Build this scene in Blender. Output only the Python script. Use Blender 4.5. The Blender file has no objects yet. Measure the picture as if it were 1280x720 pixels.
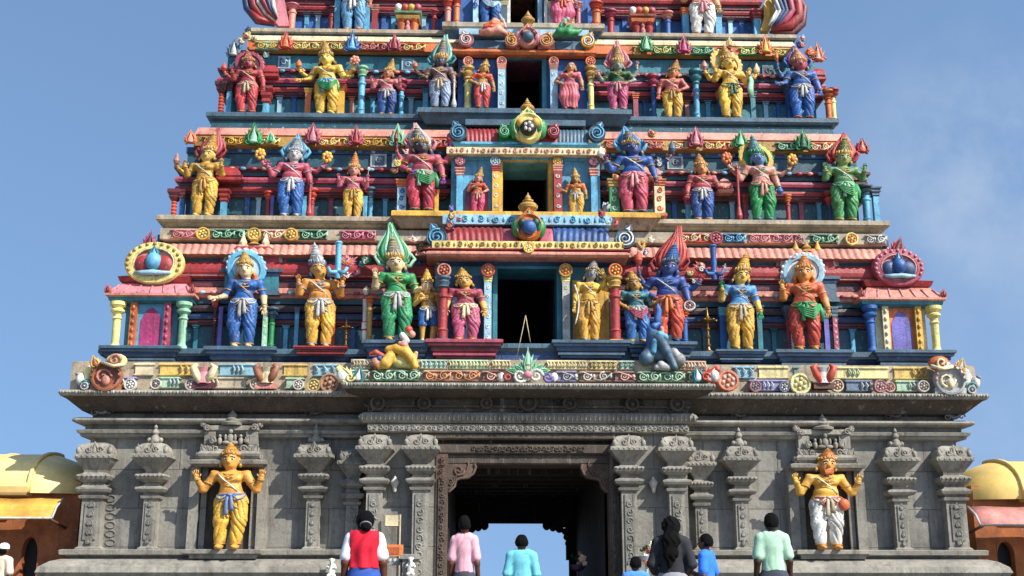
import bpy, math, random
import numpy as np
from mathutils import Vector, Matrix
random.seed(7)
R = math.radians
PI = math.pi
sc = bpy.context.scene
col = sc.collection

# ------------------------------------------------------------------ camera
FPX = 1497.0
PITCH, YAW, CZ = R(14.2), R(1.6), 0.70
fwd = Vector((math.sin(YAW)*math.cos(PITCH), math.cos(YAW)*math.cos(PITCH), math.sin(PITCH)))
rgt = Vector((math.cos(YAW), -math.sin(YAW), 0.0))
upv = rgt.cross(fwd)
def ray(u, v):
    return fwd + rgt*((u-640)/FPX) + upv*((360-v)/FPX)
_d = ray(659, 430)
CAM = Vector((-25.0*_d.x/_d.y, 0.0, CZ))
def P(u, v, Y):
    """world point seen in direction (u,v) on the plane at depth Y"""
    d = ray(u, v)
    return CAM + d*(Y/d.y)
def Z(v, Y, u=659): return P(u, v, Y).z
def X(u, v, Y): return P(u, v, Y).x
def PX(n, v, Y): return n*(P(659, v, Y)-CAM).dot(fwd)/FPX

camd = bpy.data.cameras.new('camera')
camo = bpy.data.objects.new('camera', camd)
col.objects.link(camo)
camd.sensor_width = 36.0
camd.lens = FPX/1280*36.0
camd.clip_end = 6000
camo.matrix_world = Matrix.Translation(CAM) @ Matrix((rgt, upv, -fwd)).transposed().to_4x4()
sc.camera = camo

# ------------------------------------------------------------------ materials
def lin(hexs):
    o = []
    for i in (0, 2, 4):
        c = int(hexs[i:i+2], 16)/255
        o.append(c/12.92 if c <= .04045 else ((c+.055)/1.055)**2.4)
    return o
class NT:
    def __init__(s, m):
        m.use_nodes = True
        s.t = m.node_tree; s.t.nodes.clear()
    def n(s, typ, **kw):
        nd = s.t.nodes.new(typ)
        for k, v in kw.items():
            if k.startswith('i_'):
                key = k[2:]
                key = int(key) if key.isdigit() else key.replace('_', ' ')
                nd.inputs[key].default_value = v
            else: setattr(nd, k, v)
        return nd
    def l(s, a, b): s.t.links.new(a, b)
    def noise(s, vec, scale, detail=4, rough=.6):
        nd = s.n('ShaderNodeTexNoise'); nd.inputs['Scale'].default_value = scale
        nd.inputs['Detail'].default_value = detail; nd.inputs['Roughness'].default_value = rough
        s.l(vec, nd.inputs['Vector']); return nd.outputs['Fac']
    def ramp(s, fac, a, b, lo=0., hi=1.):
        nd = s.n('ShaderNodeMapRange'); nd.clamp = True
        for k, v in zip(('From Min', 'From Max', 'To Min', 'To Max'), (a, b, lo, hi)): nd.inputs[k].default_value = v
        s.l(fac, nd.inputs['Value']); return nd.outputs['Result']
    def mix(s, fac, a, b, mode='MIX'):
        nd = s.n('ShaderNodeMix'); nd.data_type = 'RGBA'; nd.blend_type = mode
        if isinstance(fac, (int, float)): nd.inputs[0].default_value = fac
        else: s.l(fac, nd.inputs[0])
        for i, c in ((6, a), (7, b)):
            if isinstance(c, (list, tuple)): nd.inputs[i].default_value = (*c[:3], 1)
            else: s.l(c, nd.inputs[i])
        return nd.outputs[2]
    def math(s, op, a, b):
        nd = s.n('ShaderNodeMath'); nd.operation = op
        for i, c in enumerate((a, b)):
            if isinstance(c, (int, float)): nd.inputs[i].default_value = c
            else: s.l(c, nd.inputs[i])
        return nd.outputs[0]

_mats = {}
def paint(hexs, rough=.42, var=.26, grime=.75, bump=.5, fade=.27):
    """weathered enamel paint on plaster"""
    key = (hexs, rough, var, grime, bump, fade)
    if key in _mats: return _mats[key]
    m = bpy.data.materials.new('paint_'+hexs); t = NT(m)
    geo = t.n('ShaderNodeNewGeometry').outputs['Position']
    c = lin(hexs)
    lum = .3*c[0]+.6*c[1]+.1*c[2]; c = [x*.9+lum*.1 for x in c]
    faded = [x*.62+(.35*lum+.14)*.38 for x in c]
    dark = [x*(1-var*1.6) for x in c]
    lite = [min(.9, x*(1+var*.5)) for x in c]
    n1 = t.noise(geo, 2.6, 5, .65)
    base = t.mix(t.ramp(n1, .35, .68), dark, lite)
    n2 = t.noise(geo, 5.3, 6, .7)
    base = t.mix(t.ramp(n2, .55, .75, 0, fade), base, faded)
    mp = t.n('ShaderNodeMapping'); mp.inputs['Scale'].default_value = (9, 9, .9)
    t.l(geo, mp.inputs['Vector'])
    st = t.noise(mp.outputs[0], 1.0, 5, .7)
    base = t.mix(t.ramp(st, .52, .70, 0, grime*.8), base, [.035, .03, .026])
    n3 = t.noise(geo, 19, 7, .75)
    base = t.mix(t.ramp(n3, .55, .66, 0, grime*.85), base, [.04, .032, .025])
    n4 = t.noise(geo, 11, 6, .7)
    base = t.mix(t.ramp(n4, .60, .70, 0, fade), base, [min(.85, .45+.5*x) for x in c])
    b = t.n('ShaderNodeBsdfPrincipled')
    t.l(base, b.inputs['Base Color'])
    t.l(t.ramp(n2, .3, .7, rough-.1, rough+.2), b.inputs['Roughness'])
    bp = t.n('ShaderNodeBump'); bp.inputs['Strength'].default_value = bump; bp.inputs['Distance'].default_value = .022
    t.l(t.noise(geo, 24, 6, .7), bp.inputs['Height']); t.l(bp.outputs[0], b.inputs['Normal'])
    o = t.n('ShaderNodeOutputMaterial'); t.l(b.outputs[0], o.inputs[0])
    _mats[key] = m
    return m
def stone(name='granite', a='6c6a63', b='99958b', d='3c3933', joints=True, bump=.6):
    key = ('stone', name)
    if key in _mats: return _mats[key]
    m = bpy.data.materials.new(name); t = NT(m)
    geo = t.n('ShaderNodeNewGeometry').outputs['Position']
    n1 = t.noise(geo, 1.3, 8, .68)
    base = t.mix(t.ramp(n1, .32, .70), lin(a), lin(b))
    n2 = t.noise(geo, 9, 7, .75)
    base = t.mix(t.ramp(n2, .52, .70, 0, .5), base, lin(d))
    n2b = t.noise(geo, 34, 5, .75)
    base = t.mix(t.ramp(n2b, .56, .74, 0, .3), base, lin('c9c3b4'))
    mp = t.n('ShaderNodeMapping'); mp.inputs['Scale'].default_value = (5, 5, .45); t.l(geo, mp.inputs['Vector'])
    st = t.noise(mp.outputs[0], 1.0, 6, .7)
    base = t.mix(t.ramp(st, .50, .70, 0, .6), base, lin('33302a'))
    mp2 = t.n('ShaderNodeMapping'); mp2.inputs['Scale'].default_value = (7, 7, .6); mp2.inputs['Location'].default_value = (3.3, 1.1, 9); t.l(geo, mp2.inputs['Vector'])
    st2 = t.noise(mp2.outputs[0], 1.0, 6, .7)
    base = t.mix(t.ramp(st2, .58, .75, 0, .5), base, lin('b9b2a2'))
    hgt = t.math('ADD', t.noise(geo, 14, 8, .7), t.math('MULTIPLY', t.noise(geo, 60, 4, .7), .4))
    if joints:
        sp = t.n('ShaderNodeSeparateXYZ'); t.l(geo, sp.inputs[0])
        cb = t.n('ShaderNodeCombineXYZ'); t.l(t.math('ADD', sp.outputs[0], sp.outputs[1]), cb.inputs[0]); t.l(sp.outputs[2], cb.inputs[1])
        br = t.n('ShaderNodeTexBrick'); t.l(cb.outputs[0], br.inputs['Vector'])
        br.inputs['Scale'].default_value = 1.0; br.inputs['Brick Width'].default_value = 1.55; br.inputs['Row Height'].default_value = .78
        br.inputs['Mortar Size'].default_value = .012; br.inputs['Mortar Smooth'].default_value = .4
        br.inputs['Color1'].default_value = (1, 1, 1, 1); br.inputs['Color2'].default_value = (.80, .79, .77, 1); br.inputs['Mortar'].default_value = (.42, .41, .4, 1)
        base = t.mix(.8, base, br.outputs['Color'], 'MULTIPLY')
        hgt = t.math('SUBTRACT', hgt, br.outputs['Fac'])
    bs = t.n('ShaderNodeBsdfPrincipled'); t.l(base, bs.inputs['Base Color']); bs.inputs['Roughness'].default_value = .82
    bp = t.n('ShaderNodeBump'); bp.inputs['Strength'].default_value = bump; bp.inputs['Distance'].default_value = .03
    t.l(hgt, bp.inputs['Height']); t.l(bp.outputs[0], bs.inputs['Normal'])
    o = t.n('ShaderNodeOutputMaterial'); t.l(bs.outputs[0], o.inputs[0])
    _mats[key] = m
    return m
def plain(hexs, rough=.7, var=.15, scale=12, metal=0., bump=.1, spec=.4):
    key = ('plain', hexs, rough, var, scale, metal, bump, spec)
    if key in _mats: return _mats[key]
    m = bpy.data.materials.new('surface_'+hexs); t = NT(m)
    geo = t.n('ShaderNodeNewGeometry').outputs['Position']
    c = lin(hexs)
    n = t.noise(geo, scale, 5, .65)
    base = t.mix(t.ramp(n, .3, .7), [x*(1-var) for x in c], [min(.92, x*(1+var)) for x in c])
    b = t.n('ShaderNodeBsdfPrincipled'); t.l(base, b.inputs['Base Color']); b.inputs['Roughness'].default_value = rough; b.inputs['Metallic'].default_value = metal; b.inputs['Specular IOR Level'].default_value = spec
    bp = t.n('ShaderNodeBump'); bp.inputs['Strength'].default_value = bump; bp.inputs['Distance'].default_value = .02
    t.l(t.noise(geo, scale*4, 4), bp.inputs['Height']); t.l(bp.outputs[0], b.inputs['Normal'])
    o = t.n('ShaderNodeOutputMaterial'); t.l(b.outputs[0], o.inputs[0])
    _mats[key] = m
    return m

C = dict(red='a82829', maroon='63232d', dmaroon='38222b', pink='d8838c', salmon='dd8f78', rose='b0405a', magenta='b02c6c', orange='de6f1e',
    yellow='e6ae16', gold='c69a3a', ochre='b98a2c', cream='ecd7a2', lyellow='efdc7a', teal='257f8e', dteal='1f5868', blue='1f62ac', lblue='58b0d6',
    dblue='23487a', slate='46667a', sky='9cc9dc', green='149048', lgreen='93cda4', dgreen='0f5230', white='ece6da', grey='8b8b88', lgrey='b8b8b4',
    black='161414', purple='7c2a86', lpurple='6a62b8', peach='eec48e', flesh='dfa878', skor='dc7a1c', brown='6a3a20', terracotta='a5613c', beige='b3a183', dkbrown='2a1a12',
    bface='2a4a86', gface='6f8fa8', dface='3a3a44', orred='d4451e', olive='5e7c33', silver='9aa7b4')
def pale(n):
    h = C.get(n, n); f = lambda a, b, t: int(round(int(a, 16)*(1-t)+int(b, 16)*t))
    return paint(''.join('%02x' % f(h[i:i+2], 'd8cbb0'[i:i+2], .38) for i in (0, 2, 4)))
def pt(n, **k): return paint(C[n] if n in C else n, **k)

BUILT = []
# ------------------------------------------------------------------ mesh builder
class MB:
    def __init__(s): s.v = []; s.f = []; s.m = []; s.s = []; s.mats = []
    def mi(s, mat):
        if isinstance(mat, str): mat = pt(mat)
        if mat not in s.mats: s.mats.append(mat)
        return s.mats.index(mat)
    def add(s, verts, faces, mat, smooth=False):
        o = len(s.v); s.v.extend(verts); k = s.mi(mat)
        for f in faces: s.f.append([i+o for i in f]); s.m.append(k); s.s.append(smooth)
    def box(s, x0, x1, y0, y1, z0, z1, mat):
        v = [(x, y, z) for z in (z0, z1) for y in (y0, y1) for x in (x0, x1)]
        s.add(v, [(0, 2, 3, 1), (4, 5, 7, 6), (0, 1, 5, 4), (2, 6, 7, 3), (0, 4, 6, 2), (1, 3, 7, 5)], mat)
    def ring(s, x0, x1, yf, yb, prof, mat, back=False):
        """moulding with mitred side returns; prof = [(outset, z)] bottom to top"""
        n = len(prof); o = []
        for p, z in prof:
            q = yb+p if back else yb
            o += [(x0-p, yf-p, z), (x1+p, yf-p, z), (x1+p, q, z), (x0-p, q, z)]
        for i in range(n-1):
            fs = [(4*i+j, 4*i+(j+1) % 4, 4*i+4+(j+1) % 4, 4*i+4+j) for j in range(4)]
            mm = mat[i] if isinstance(mat, list) else mat
            s.add(o[4*i:4*i+8], [[k-4*i for k in f] for f in fs], mm)
        m0 = mat[0] if isinstance(mat, list) else mat; m1 = mat[-1] if isinstance(mat, list) else mat
        s.add(o[:4], [(3, 2, 1, 0)], m0); s.add(o[-4:], [(0, 1, 2, 3)], m1)
    def lathe(s, c, prof, mat, n=12, axis='z', sx=1., sy=1., smooth=True, tilt=None):
        """prof=[(r, h)]; axis z: h up. axis y: h towards the viewer (-y)"""
        V = []
        for r, h in prof:
            for i in range(n):
                a = 2*PI*i/n
                x, y = r*math.cos(a)*sx, r*math.sin(a)*sy
                V.append((x, y, h) if axis == 'z' else (x, -h, y))
        if tilt:
            V = [tuple(tilt @ Vector(p)) for p in V]
        V = [(p[0]+c[0], p[1]+c[1], p[2]+c[2]) for p in V]
        for i in range(len(prof)-1):
            mm = mat[i] if isinstance(mat, list) else mat
            s.add(V[i*n:(i+2)*n], [(j, (j+1) % n, n+(j+1) % n, n+j) for j in range(n)], mm, smooth)
        m0 = mat[0] if isinstance(mat, list) else mat; m1 = mat[-1] if isinstance(mat, list) else mat
        if prof[0][0] > 1e-5: s.add(V[:n], [list(range(n))[::-1]], m0)
        if prof[-1][0] > 1e-5: s.add(V[-n:], [list(range(n))], m1)
    def tube(s, pts, r, mat, n=6, smooth=True, flat=1.):
        pts = [Vector(p) for p in pts]; k = len(pts)
        rs = r if isinstance(r, (list, tuple)) else [r]*k
        V = []; ref = None
        for i, p in enumerate(pts):
            d = (pts[min(i+1, k-1)]-pts[max(i-1, 0)])
            if d.length < 1e-9: d = Vector((0, 0, 1))
            d.normalize()
            if ref is None: ref = Vector((0, 1, 0)) if abs(d.y) < .9 else Vector((1, 0, 0))
            a = (ref-d*ref.dot(d))
            if a.length < 1e-6: a = d.orthogonal()
            a.normalize(); ref = a; b = d.cross(a)
            for j in range(n):
                t = 2*PI*j/n
                V.append(tuple(p+a*(rs[i]*flat*math.cos(t))+b*(rs[i]*math.sin(t))))
        F = [(i*n+j, i*n+(j+1) % n, (i+1)*n+(j+1) % n, (i+1)*n+j) for i in range(k-1) for j in range(n)]
        F += [list(range(n))[::-1], [(k-1)*n+j for j in range(n)]]
        s.add(V, F, mat, smooth)
    def loop(s, c, rx, ry, r, mat, n=16, m=5, axis='z', M=None):
        V = []; F = []
        for i in range(n):
            a = 2*PI*i/n; ca, sa = math.cos(a), math.sin(a)
            for j in range(m):
                b = 2*PI*j/m; q = r*math.cos(b); w = r*math.sin(b)
                p = ((rx+q)*ca, (ry+q)*sa, w)
                if axis == 'y': p = (p[0], p[2], p[1])
                if M is not None: p = tuple(M @ Vector(p))
                V.append((p[0]+c[0], p[1]+c[1], p[2]+c[2]))
        for i in range(n):
            for j in range(m):
                F.append((i*m+j, ((i+1) % n)*m+j, ((i+1) % n)*m+(j+1) % m, i*m+(j+1) % m))
        s.add(V, F, mat, True)
    def ell(s, c, r, mat, n=10, k=6, M=None):
        prof = [(math.sin(PI*i/k), -math.cos(PI*i/k)) for i in range(k+1)]
        V = []
        for a, h in prof:
            for j in range(n):
                t = 2*PI*j/n
                p = Vector((a*math.cos(t)*r[0], a*math.sin(t)*r[1], h*r[2]))
                if M is not None: p = M @ p
                V.append((p.x+c[0], p.y+c[1], p.z+c[2]))
        F = [(i*n+j, i*n+(j+1) % n, (i+1)*n+(j+1) % n, (i+1)*n+j) for i in range(k) for j in range(n)]
        s.add(V, F, mat, True)
    def leaf(s, c, w, h, t, mats, rot=0., lean=0.):
        """carved flame/leaf: nested pointed lobes with side ridges, base at c"""
        M = Matrix.Rotation(lean, 3, 'X') @ Matrix.Rotation(rot, 3, 'Y')
        pr = [(.05, 0), (.34, .05), (.47, .15), (.46, .27), (.36, .42), (.24, .58), (.13, .76), (.05, .92), (0, 1)]
        base = [(r*w, q*h) for r, q in pr]
        m0, m1 = (mats+mats)[:2] if isinstance(mats, list) else (mats, mats)
        s.lathe(c, base, m0, 10, sy=t/w, tilt=M)
        c2 = Vector(c)+M @ Vector((0, -t*.34, h*.08))
        s.lathe(c2, [(r*w*.6, q*h*.72) for r, q in pr], m1, 8, sy=t/w*.8, tilt=M)
        if w > .1:
            for sg in (-1, 1):
                for q, rr, ln in ((.06, .95, .40), (.18, .62, .50), (.36, .36, .42)):
                    M2 = M @ Matrix.Rotation(sg*rr, 3, 'Y'); o2 = Vector(c)+M @ Vector((sg*w*.20, t*.08, q*h))
                    s.lathe(o2, [(r*w*.5, qq*h*ln) for r, qq in pr], m0, 7, sy=t/w*.9, tilt=M2)
        for sg in (-1, 1):
            pts = [Vector(c)+M @ Vector((sg*x*w, -t*.36, q*h)) for x, q in ((.08, .02), (.36, .16), (.40, .34), (.28, .55), (.1, .8), (.01, .95))]
            s.tube(pts, [w*.05, w*.07, w*.07, w*.06, w*.04, w*.02], m0, 5)
    def spiral(s, c, r, turns, tr, mat, sgn=1, a0=0., k=14, n=5):
        pts = []
        for i in range(k+1):
            f = i/k; a = a0+sgn*turns*2*PI*f; q = r*(1-.85*f)
            pts.append((c[0]+q*math.cos(a), c[1], c[2]+q*math.sin(a)))
        s.tube(pts, [tr*(1-.35*i/k) for i in range(k+1)], mat, n)
    def rosette(s, c, r, mats, d=.06):
        """round medallion facing the viewer with a raised rim, petals and a boss"""
        a, b, e = mats
        s.lathe(c, [(r, -d*.6), (r, d*.3), (r*.93, d*.6), (r*.8, d*.6), (r*.72, d*.25)], a, 16, axis='y')
        s.lathe((c[0], c[1], c[2]), [(r*.72, d*.25), (r*.4, d*.3), (.001, d*.3)], b, 16, axis='y')
        for i in range(6):
            t = i*PI/3+.3
            s.ell((c[0]+r*.46*math.cos(t), c[1]-d*.35, c[2]+r*.46*math.sin(t)), (r*.2, d*.35, r*.2), e, 6, 4)
        s.ell((c[0], c[1]-d*.4, c[2]), (r*.24, d*.6, r*.24), a, 8, 4)
    def corrug(s, x0, x1, y0, y1, z0, z1, per, amp, mat, yb=None):
        """ribbed sloping slab: front edge at (y0,z0) bottom to (y1,z1) top"""
        n = max(8, int((x1-x0)/per)*6); V = []; F = []
        yb = (max(y0, y1)+.3) if yb is None else yb
        for i in range(n+1):
            x = x0+(x1-x0)*i/n
            q = amp*abs(math.sin(PI*(x-x0)/per))
            V += [(x, y0-q, z0), (x, y1-q, z1), (x, yb, z0), (x, yb, z1)]
        for i in range(n):
            a = 4*i; b = a+4
            F += [(a, b, b+1, a+1), (a+2, b+2, b, a), (a+1, b+1, b+3, a+3)]
        F += [(0, 1, 3, 2), (4*n, 4*n+2, 4*n+3, 4*n+1)]
        s.add(V, F, mat, False)
    def barrel(s, x0, x1, yc, zc, ry, rz, per, amp, mats, slant=.0):
        """half-round ribbed vault along x"""
        k = 10; n = max(6, int(abs(x1-x0)/per)*6)
        V = []; F = []
        for i in range(n+1):
            for j in range(k+1):
                a = PI*(j/k)
                x = x0+(x1-x0)*i/n
                q = 1+amp*abs(math.sin(PI*(x-x0)/per+slant*j))
                V.append((x, yc-ry*q*math.cos(a), zc+rz*q*math.sin(a)**.85))
        for i in range(n):
            for j in range(k):
                F.append((i*(k+1)+j, (i+1)*(k+1)+j, (i+1)*(k+1)+j+1, i*(k+1)+j+1))
        F += [list(range(k+1)), [n*(k+1)+j for j in range(k, -1, -1)]]
        s.add(V, F, mats, True)
        s.f[-1], s.f[-2] = s.f[-2], s.f[-1]
        s.s[-1] = s.s[-2] = False
    def addnp(s, V, F, L, mats, smooth=True):
        o = len(s.v); s.v.extend(map(tuple, V.tolist()))
        ks = [s.mi(m) for m in mats]
        s.f.extend((F+o).tolist()); s.m.extend([ks[i] for i in L.tolist()]); s.s.extend([smooth]*len(F))
    def pieces(s):
        """islands that stand far apart become parts of their own"""
        n = len(s.v); par = list(range(n))
        def find(a):
            while par[a] != a: par[a] = par[par[a]]; a = par[a]
            return a
        for f in s.f:
            r = find(f[0])
            for k in f[1:]: par[find(k)] = r
        ids = {}; lab = [ids.setdefault(find(i), len(ids)) for i in range(n)]; k = len(ids)
        if k < 2 or k > 1500: return None
        V = np.array(s.v); L = np.array(lab); lo = np.full((k, 3), 1e9); hi = -lo
        np.minimum.at(lo, L, V); np.maximum.at(hi, L, V)
        size = (hi-lo).max(1)
        gap = np.maximum(0, np.maximum(lo[:, None]-hi[None], lo[None]-hi[:, None]))
        near = np.sqrt((gap**2).sum(2)) <= np.maximum(.018, .42*np.maximum(size[:, None], size[None]))
        pc = list(range(k))
        def fd(a):
            while pc[a] != a: pc[a] = pc[pc[a]]; a = pc[a]
            return a
        for a, b in zip(*np.nonzero(np.triu(near, 1))): pc[fd(int(b))] = fd(int(a))
        rt = [fd(i) for i in range(k)]
        if len(set(rt)) < 2: return None
        return [rt[l] for l in lab], sorted(set(rt))
    def build(s, name, parent=None, loc=None):
        if parent is not None and len(s.v) < 24000:
            got = s.pieces()
            if got:
                lab, roots = got; first = None
                for r in roots:
                    b = MB(); b.mats = s.mats; idx = {}
                    for i, l in enumerate(lab):
                        if l == r: idx[i] = len(b.v); b.v.append(s.v[i])
                    for f, m, q in zip(s.f, s.m, s.s):
                        if lab[f[0]] == r: b.f.append([idx[i] for i in f]); b.m.append(m); b.s.append(q)
                    o = b.mesh_object(name, parent, loc); BUILT.append(o)
                    first = first or o
                return first
        o = s.mesh_object(name, parent, loc); BUILT.append(o)
        return o
    def mesh_object(s, name, parent=None, loc=None):
        me = bpy.data.meshes.new(name); me.from_pydata(s.v, [], s.f)
        for m in s.mats: me.materials.append(m)
        me.polygons.foreach_set('material_index', s.m); me.polygons.foreach_set('use_smooth', s.s)
        me.update()
        o = bpy.data.objects.new(name, me); col.objects.link(o)
        if parent: o.parent = parent
        if loc is not None: o.location = loc
        return o
def thing(name, label, cat, loc=(0, 0, 0), rz=0., group=None):
    o = bpy.data.objects.new(name, None); col.objects.link(o); o.empty_display_size = .2
    o.location = loc; o.rotation_euler = (0, 0, rz)
    o['label'] = label; o['category'] = cat
    if group: o['group'] = group
    return o
def tag(o, label, cat, group=None):
    o['label'] = label; o['category'] = cat
    if group: o['group'] = group
    return o

# ------------------------------------------------------------------ signed-distance sculpting
class SDF:
    def __init__(s, lo, hi, h):
        s.lo = np.array(lo, np.float32); s.h = h
        s.n = np.ceil((np.array(hi)-np.array(lo))/h).astype(int)+1
        s.ax = [s.lo[i]+h*np.arange(s.n[i], dtype=np.float32) for i in range(3)]
        s.d = np.full(s.n, 1., np.float32); s.best = np.full(s.n, 9., np.float32); s.lab = np.zeros(s.n, np.int8)
    def sub(s, lo, hi, pad):
        sl = []
        for i in range(3):
            a = int(max(0, math.floor((lo[i]-pad-s.lo[i])/s.h))); b = int(min(s.n[i], math.ceil((hi[i]+pad-s.lo[i])/s.h)+1))
            if b <= a: return None
            sl.append(slice(a, b))
        return tuple(sl)
    def grid(s, sl):
        return (s.ax[0][sl[0]][:, None, None], s.ax[1][sl[1]][None, :, None], s.ax[2][sl[2]][None, None, :])
    def merge(s, sl, q, k, lab):
        a = s.d[sl]; hh = np.maximum(k-np.abs(a-q), 0)/max(k, 1e-6)
        s.d[sl] = np.minimum(a, q)-hh*hh*k*.25
        m = q < s.best[sl]
        s.best[sl] = np.where(m, q, s.best[sl]); s.lab[sl] = np.where(m, lab, s.lab[sl])
    def cone(s, a, b, ra, rb, k=.03, lab=0, fy=1.):
        a = np.array(a, float); b = np.array(b, float); r = max(ra, rb)
        sl = s.sub(np.minimum(a, b)-r, np.maximum(a, b)+r, k+3*s.h)
        if sl is None: return
        x, y, z = s.grid(sl)
        ab = b-a; L2 = max(float(ab @ ab), 1e-9)
        t = np.clip(((x-a[0])*ab[0]+(y-a[1])*ab[1]+(z-a[2])*ab[2])/L2, 0, 1)
        q = np.sqrt((x-a[0]-t*ab[0])**2+((y-a[1]-t*ab[1])/fy)**2+(z-a[2]-t*ab[2])**2)-(ra+t*(rb-ra))
        s.merge(sl, q.astype(np.float32), k, lab)
    def chain(s, pts, rs, k=.03, lab=0, fy=1.):
        for i in range(len(pts)-1): s.cone(pts[i], pts[i+1], rs[i], rs[i+1], k, lab, fy)
    def ell(s, c, r, k=.03, lab=0):
        c = np.array(c, float); r = np.array(r, float)
        sl = s.sub(c-r, c+r, k+3*s.h)
        if sl is None: return
        x, y, z = s.grid(sl)
        x = x-c[0]; y = y-c[1]; z = z-c[2]
        k0 = np.sqrt((x/r[0])**2+(y/r[1])**2+(z/r[2])**2)
        k1 = np.sqrt((x/r[0]**2)**2+(y/r[1]**2)**2+(z/r[2]**2)**2)+1e-6
        s.merge(sl, (k0*(k0-1)/k1).astype(np.float32), k, lab)
    def displace(s, fn):
        x, y, z = s.ax[0][:, None, None], s.ax[1][None, :, None], s.ax[2][None, None, :]
        s.d += np.where(s.d < .1, fn(x, y, z), 0).astype(np.float32)
    def cut_below(s, z0):
        s.d = np.maximum(s.d, np.broadcast_to((z0-s.ax[2])[None, None, :], s.d.shape)).astype(np.float32)
    def cut_above(s, z0):
        s.d = np.maximum(s.d, np.broadcast_to((s.ax[2]-z0)[None, None, :], s.d.shape)).astype(np.float32)
    def mesh(s):
        D = s.d; D[0] = D[-1] = 1; D[:, 0] = D[:, -1] = 1; D[:, :, 0] = D[:, :, -1] = 1
        I = D < 0
        offs = [(a, b, c) for a in (0, 1) for b in (0, 1) for c in (0, 1)]
        nx, ny, nz = D.shape
        cnt = np.zeros((nx-1, ny-1, nz-1), np.int8)
        for a, b, c in offs: cnt += I[a:nx-1+a, b:ny-1+b, c:nz-1+c]
        act = (cnt > 0) & (cnt < 8)
        idx = np.full(act.shape, -1, np.int64); ii = np.argwhere(act); N = len(ii)
        idx[act] = np.arange(N)
        val = np.stack([D[ii[:, 0]+a, ii[:, 1]+b, ii[:, 2]+c] for a, b, c in offs], 1)
        pos = np.zeros((N, 3)); num = np.zeros(N)
        oc = np.array(offs, float)
        for i in range(8):
            for j in range(i+1, 8):
                if np.abs(oc[i]-oc[j]).sum() != 1: continue
                m = (val[:, i] < 0) != (val[:, j] < 0)
                t = np.where(m, val[:, i]/np.where(m, val[:, i]-val[:, j], 1), 0)
                pos += np.where(m[:, None], oc[i]+t[:, None]*(oc[j]-oc[i]), 0); num += m
        V = s.lo+(ii+pos/num[:, None])*s.h
        lab = s.lab[ii[:, 0], ii[:, 1], ii[:, 2]]
        F = []
        for ax in range(3):
            o = [(0, 0, 0), (0, 0, 0)]
            sa = [slice(1, -1)]*3; sb = [slice(1, -1)]*3
            sa[ax] = slice(0, -1); sb[ax] = slice(1, None)
            A = I[tuple(sa)]; B = I[tuple(sb)]
            ch = np.argwhere(A != B)
            if not len(ch): continue
            fl = A[ch[:, 0], ch[:, 1], ch[:, 2]]
            q = ch.copy()
            for d in range(3):
                if d != ax: q[:, d] += 1
            d1, d2 = (ax+1) % 3, (ax+2) % 3
            def g(u, w):
                r = q.copy(); r[:, d1] -= u; r[:, d2] -= w
                return idx[r[:, 0], r[:, 1], r[:, 2]]
            quad = np.stack([g(1, 1), g(0, 1), g(0, 0), g(1, 0)], 1)
            quad[~fl] = quad[~fl][:, ::-1]
            F.append(quad)
        F = np.concatenate(F)
        return V, F, lab[F[:, 0]]
# ------------------------------------------------------------------ figures
def scaled(mb, S):
    mb.v = [(p[0]*S[0], p[1]*S[1], p[2]*S[2]) for p in mb.v]
    return mb
TILT = [0.]
def warp(p):
    x, y, z = p
    if z > .82 and math.hypot(x, y) < .26: x += TILT[0]*(z-.82)
    if z > .83: zn = .774+(z-.83)*1.33
    elif z > .5: zn = .5+(z-.5)*.83
    else: zn = z
    t = min(1., max(0., (z-.80)/.07)); t = t*t*(3-2*t)
    r = math.hypot(x, y); g = 1. if r < .17 else max(0., 1-(r-.17)/.1)
    f = 1+.27*t*g
    return x*f, y*f, zn
def sculpted(mb, S):
    mb.v = [warp(p) for p in mb.v]
    return scaled(mb, S)
def unwarp(z): return .83+(z-.774)/1.33
ARM = {  # elbow, wrist, hand direction (mirror x by side)
    'down':   ((.185, .01, .61), (.205, -.04, .47), (.05, -.1, -1)),
    'raised': ((.205, -.01, .62), (.215, -.10, .745), (.05, -.15, 1)),
    'wide':   ((.235, .0, .60), (.285, -.06, .735), (.15, -.15, 1)),
    'fwd':    ((.195, .0, .60), (.235, -.13, .60), (.5, -.8, .1)),
    'hip':    ((.225, .03, .64), (.135, -.08, .54), (-.6, -.4, -.5)),
    'low':    ((.205, .0, .60), (.275, -.09, .55), (.8, -.5, -.1)),
    'chest':  ((.19, .0, .60), (.09, -.13, .68), (-.8, -.2, .4)),
    'head':   ((.235, -.01, .73), (.145, -.05, .88), (-.7, -.1, .6)),
    'club':   ((.195, .0, .60), (.205, -.12, .53), (.1, -.7, -.5)),
    'r_up':   ((.225, .045, .74), (.265, .01, .88), (.1, -.1, 1)),
    'r_mid':  ((.25, .045, .67), (.315, -.02, .74), (.3, -.2, 1)),
    'r_out':  ((.26, .05, .72), (.345, .0, .80), (.5, -.1, 1)),
}
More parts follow.
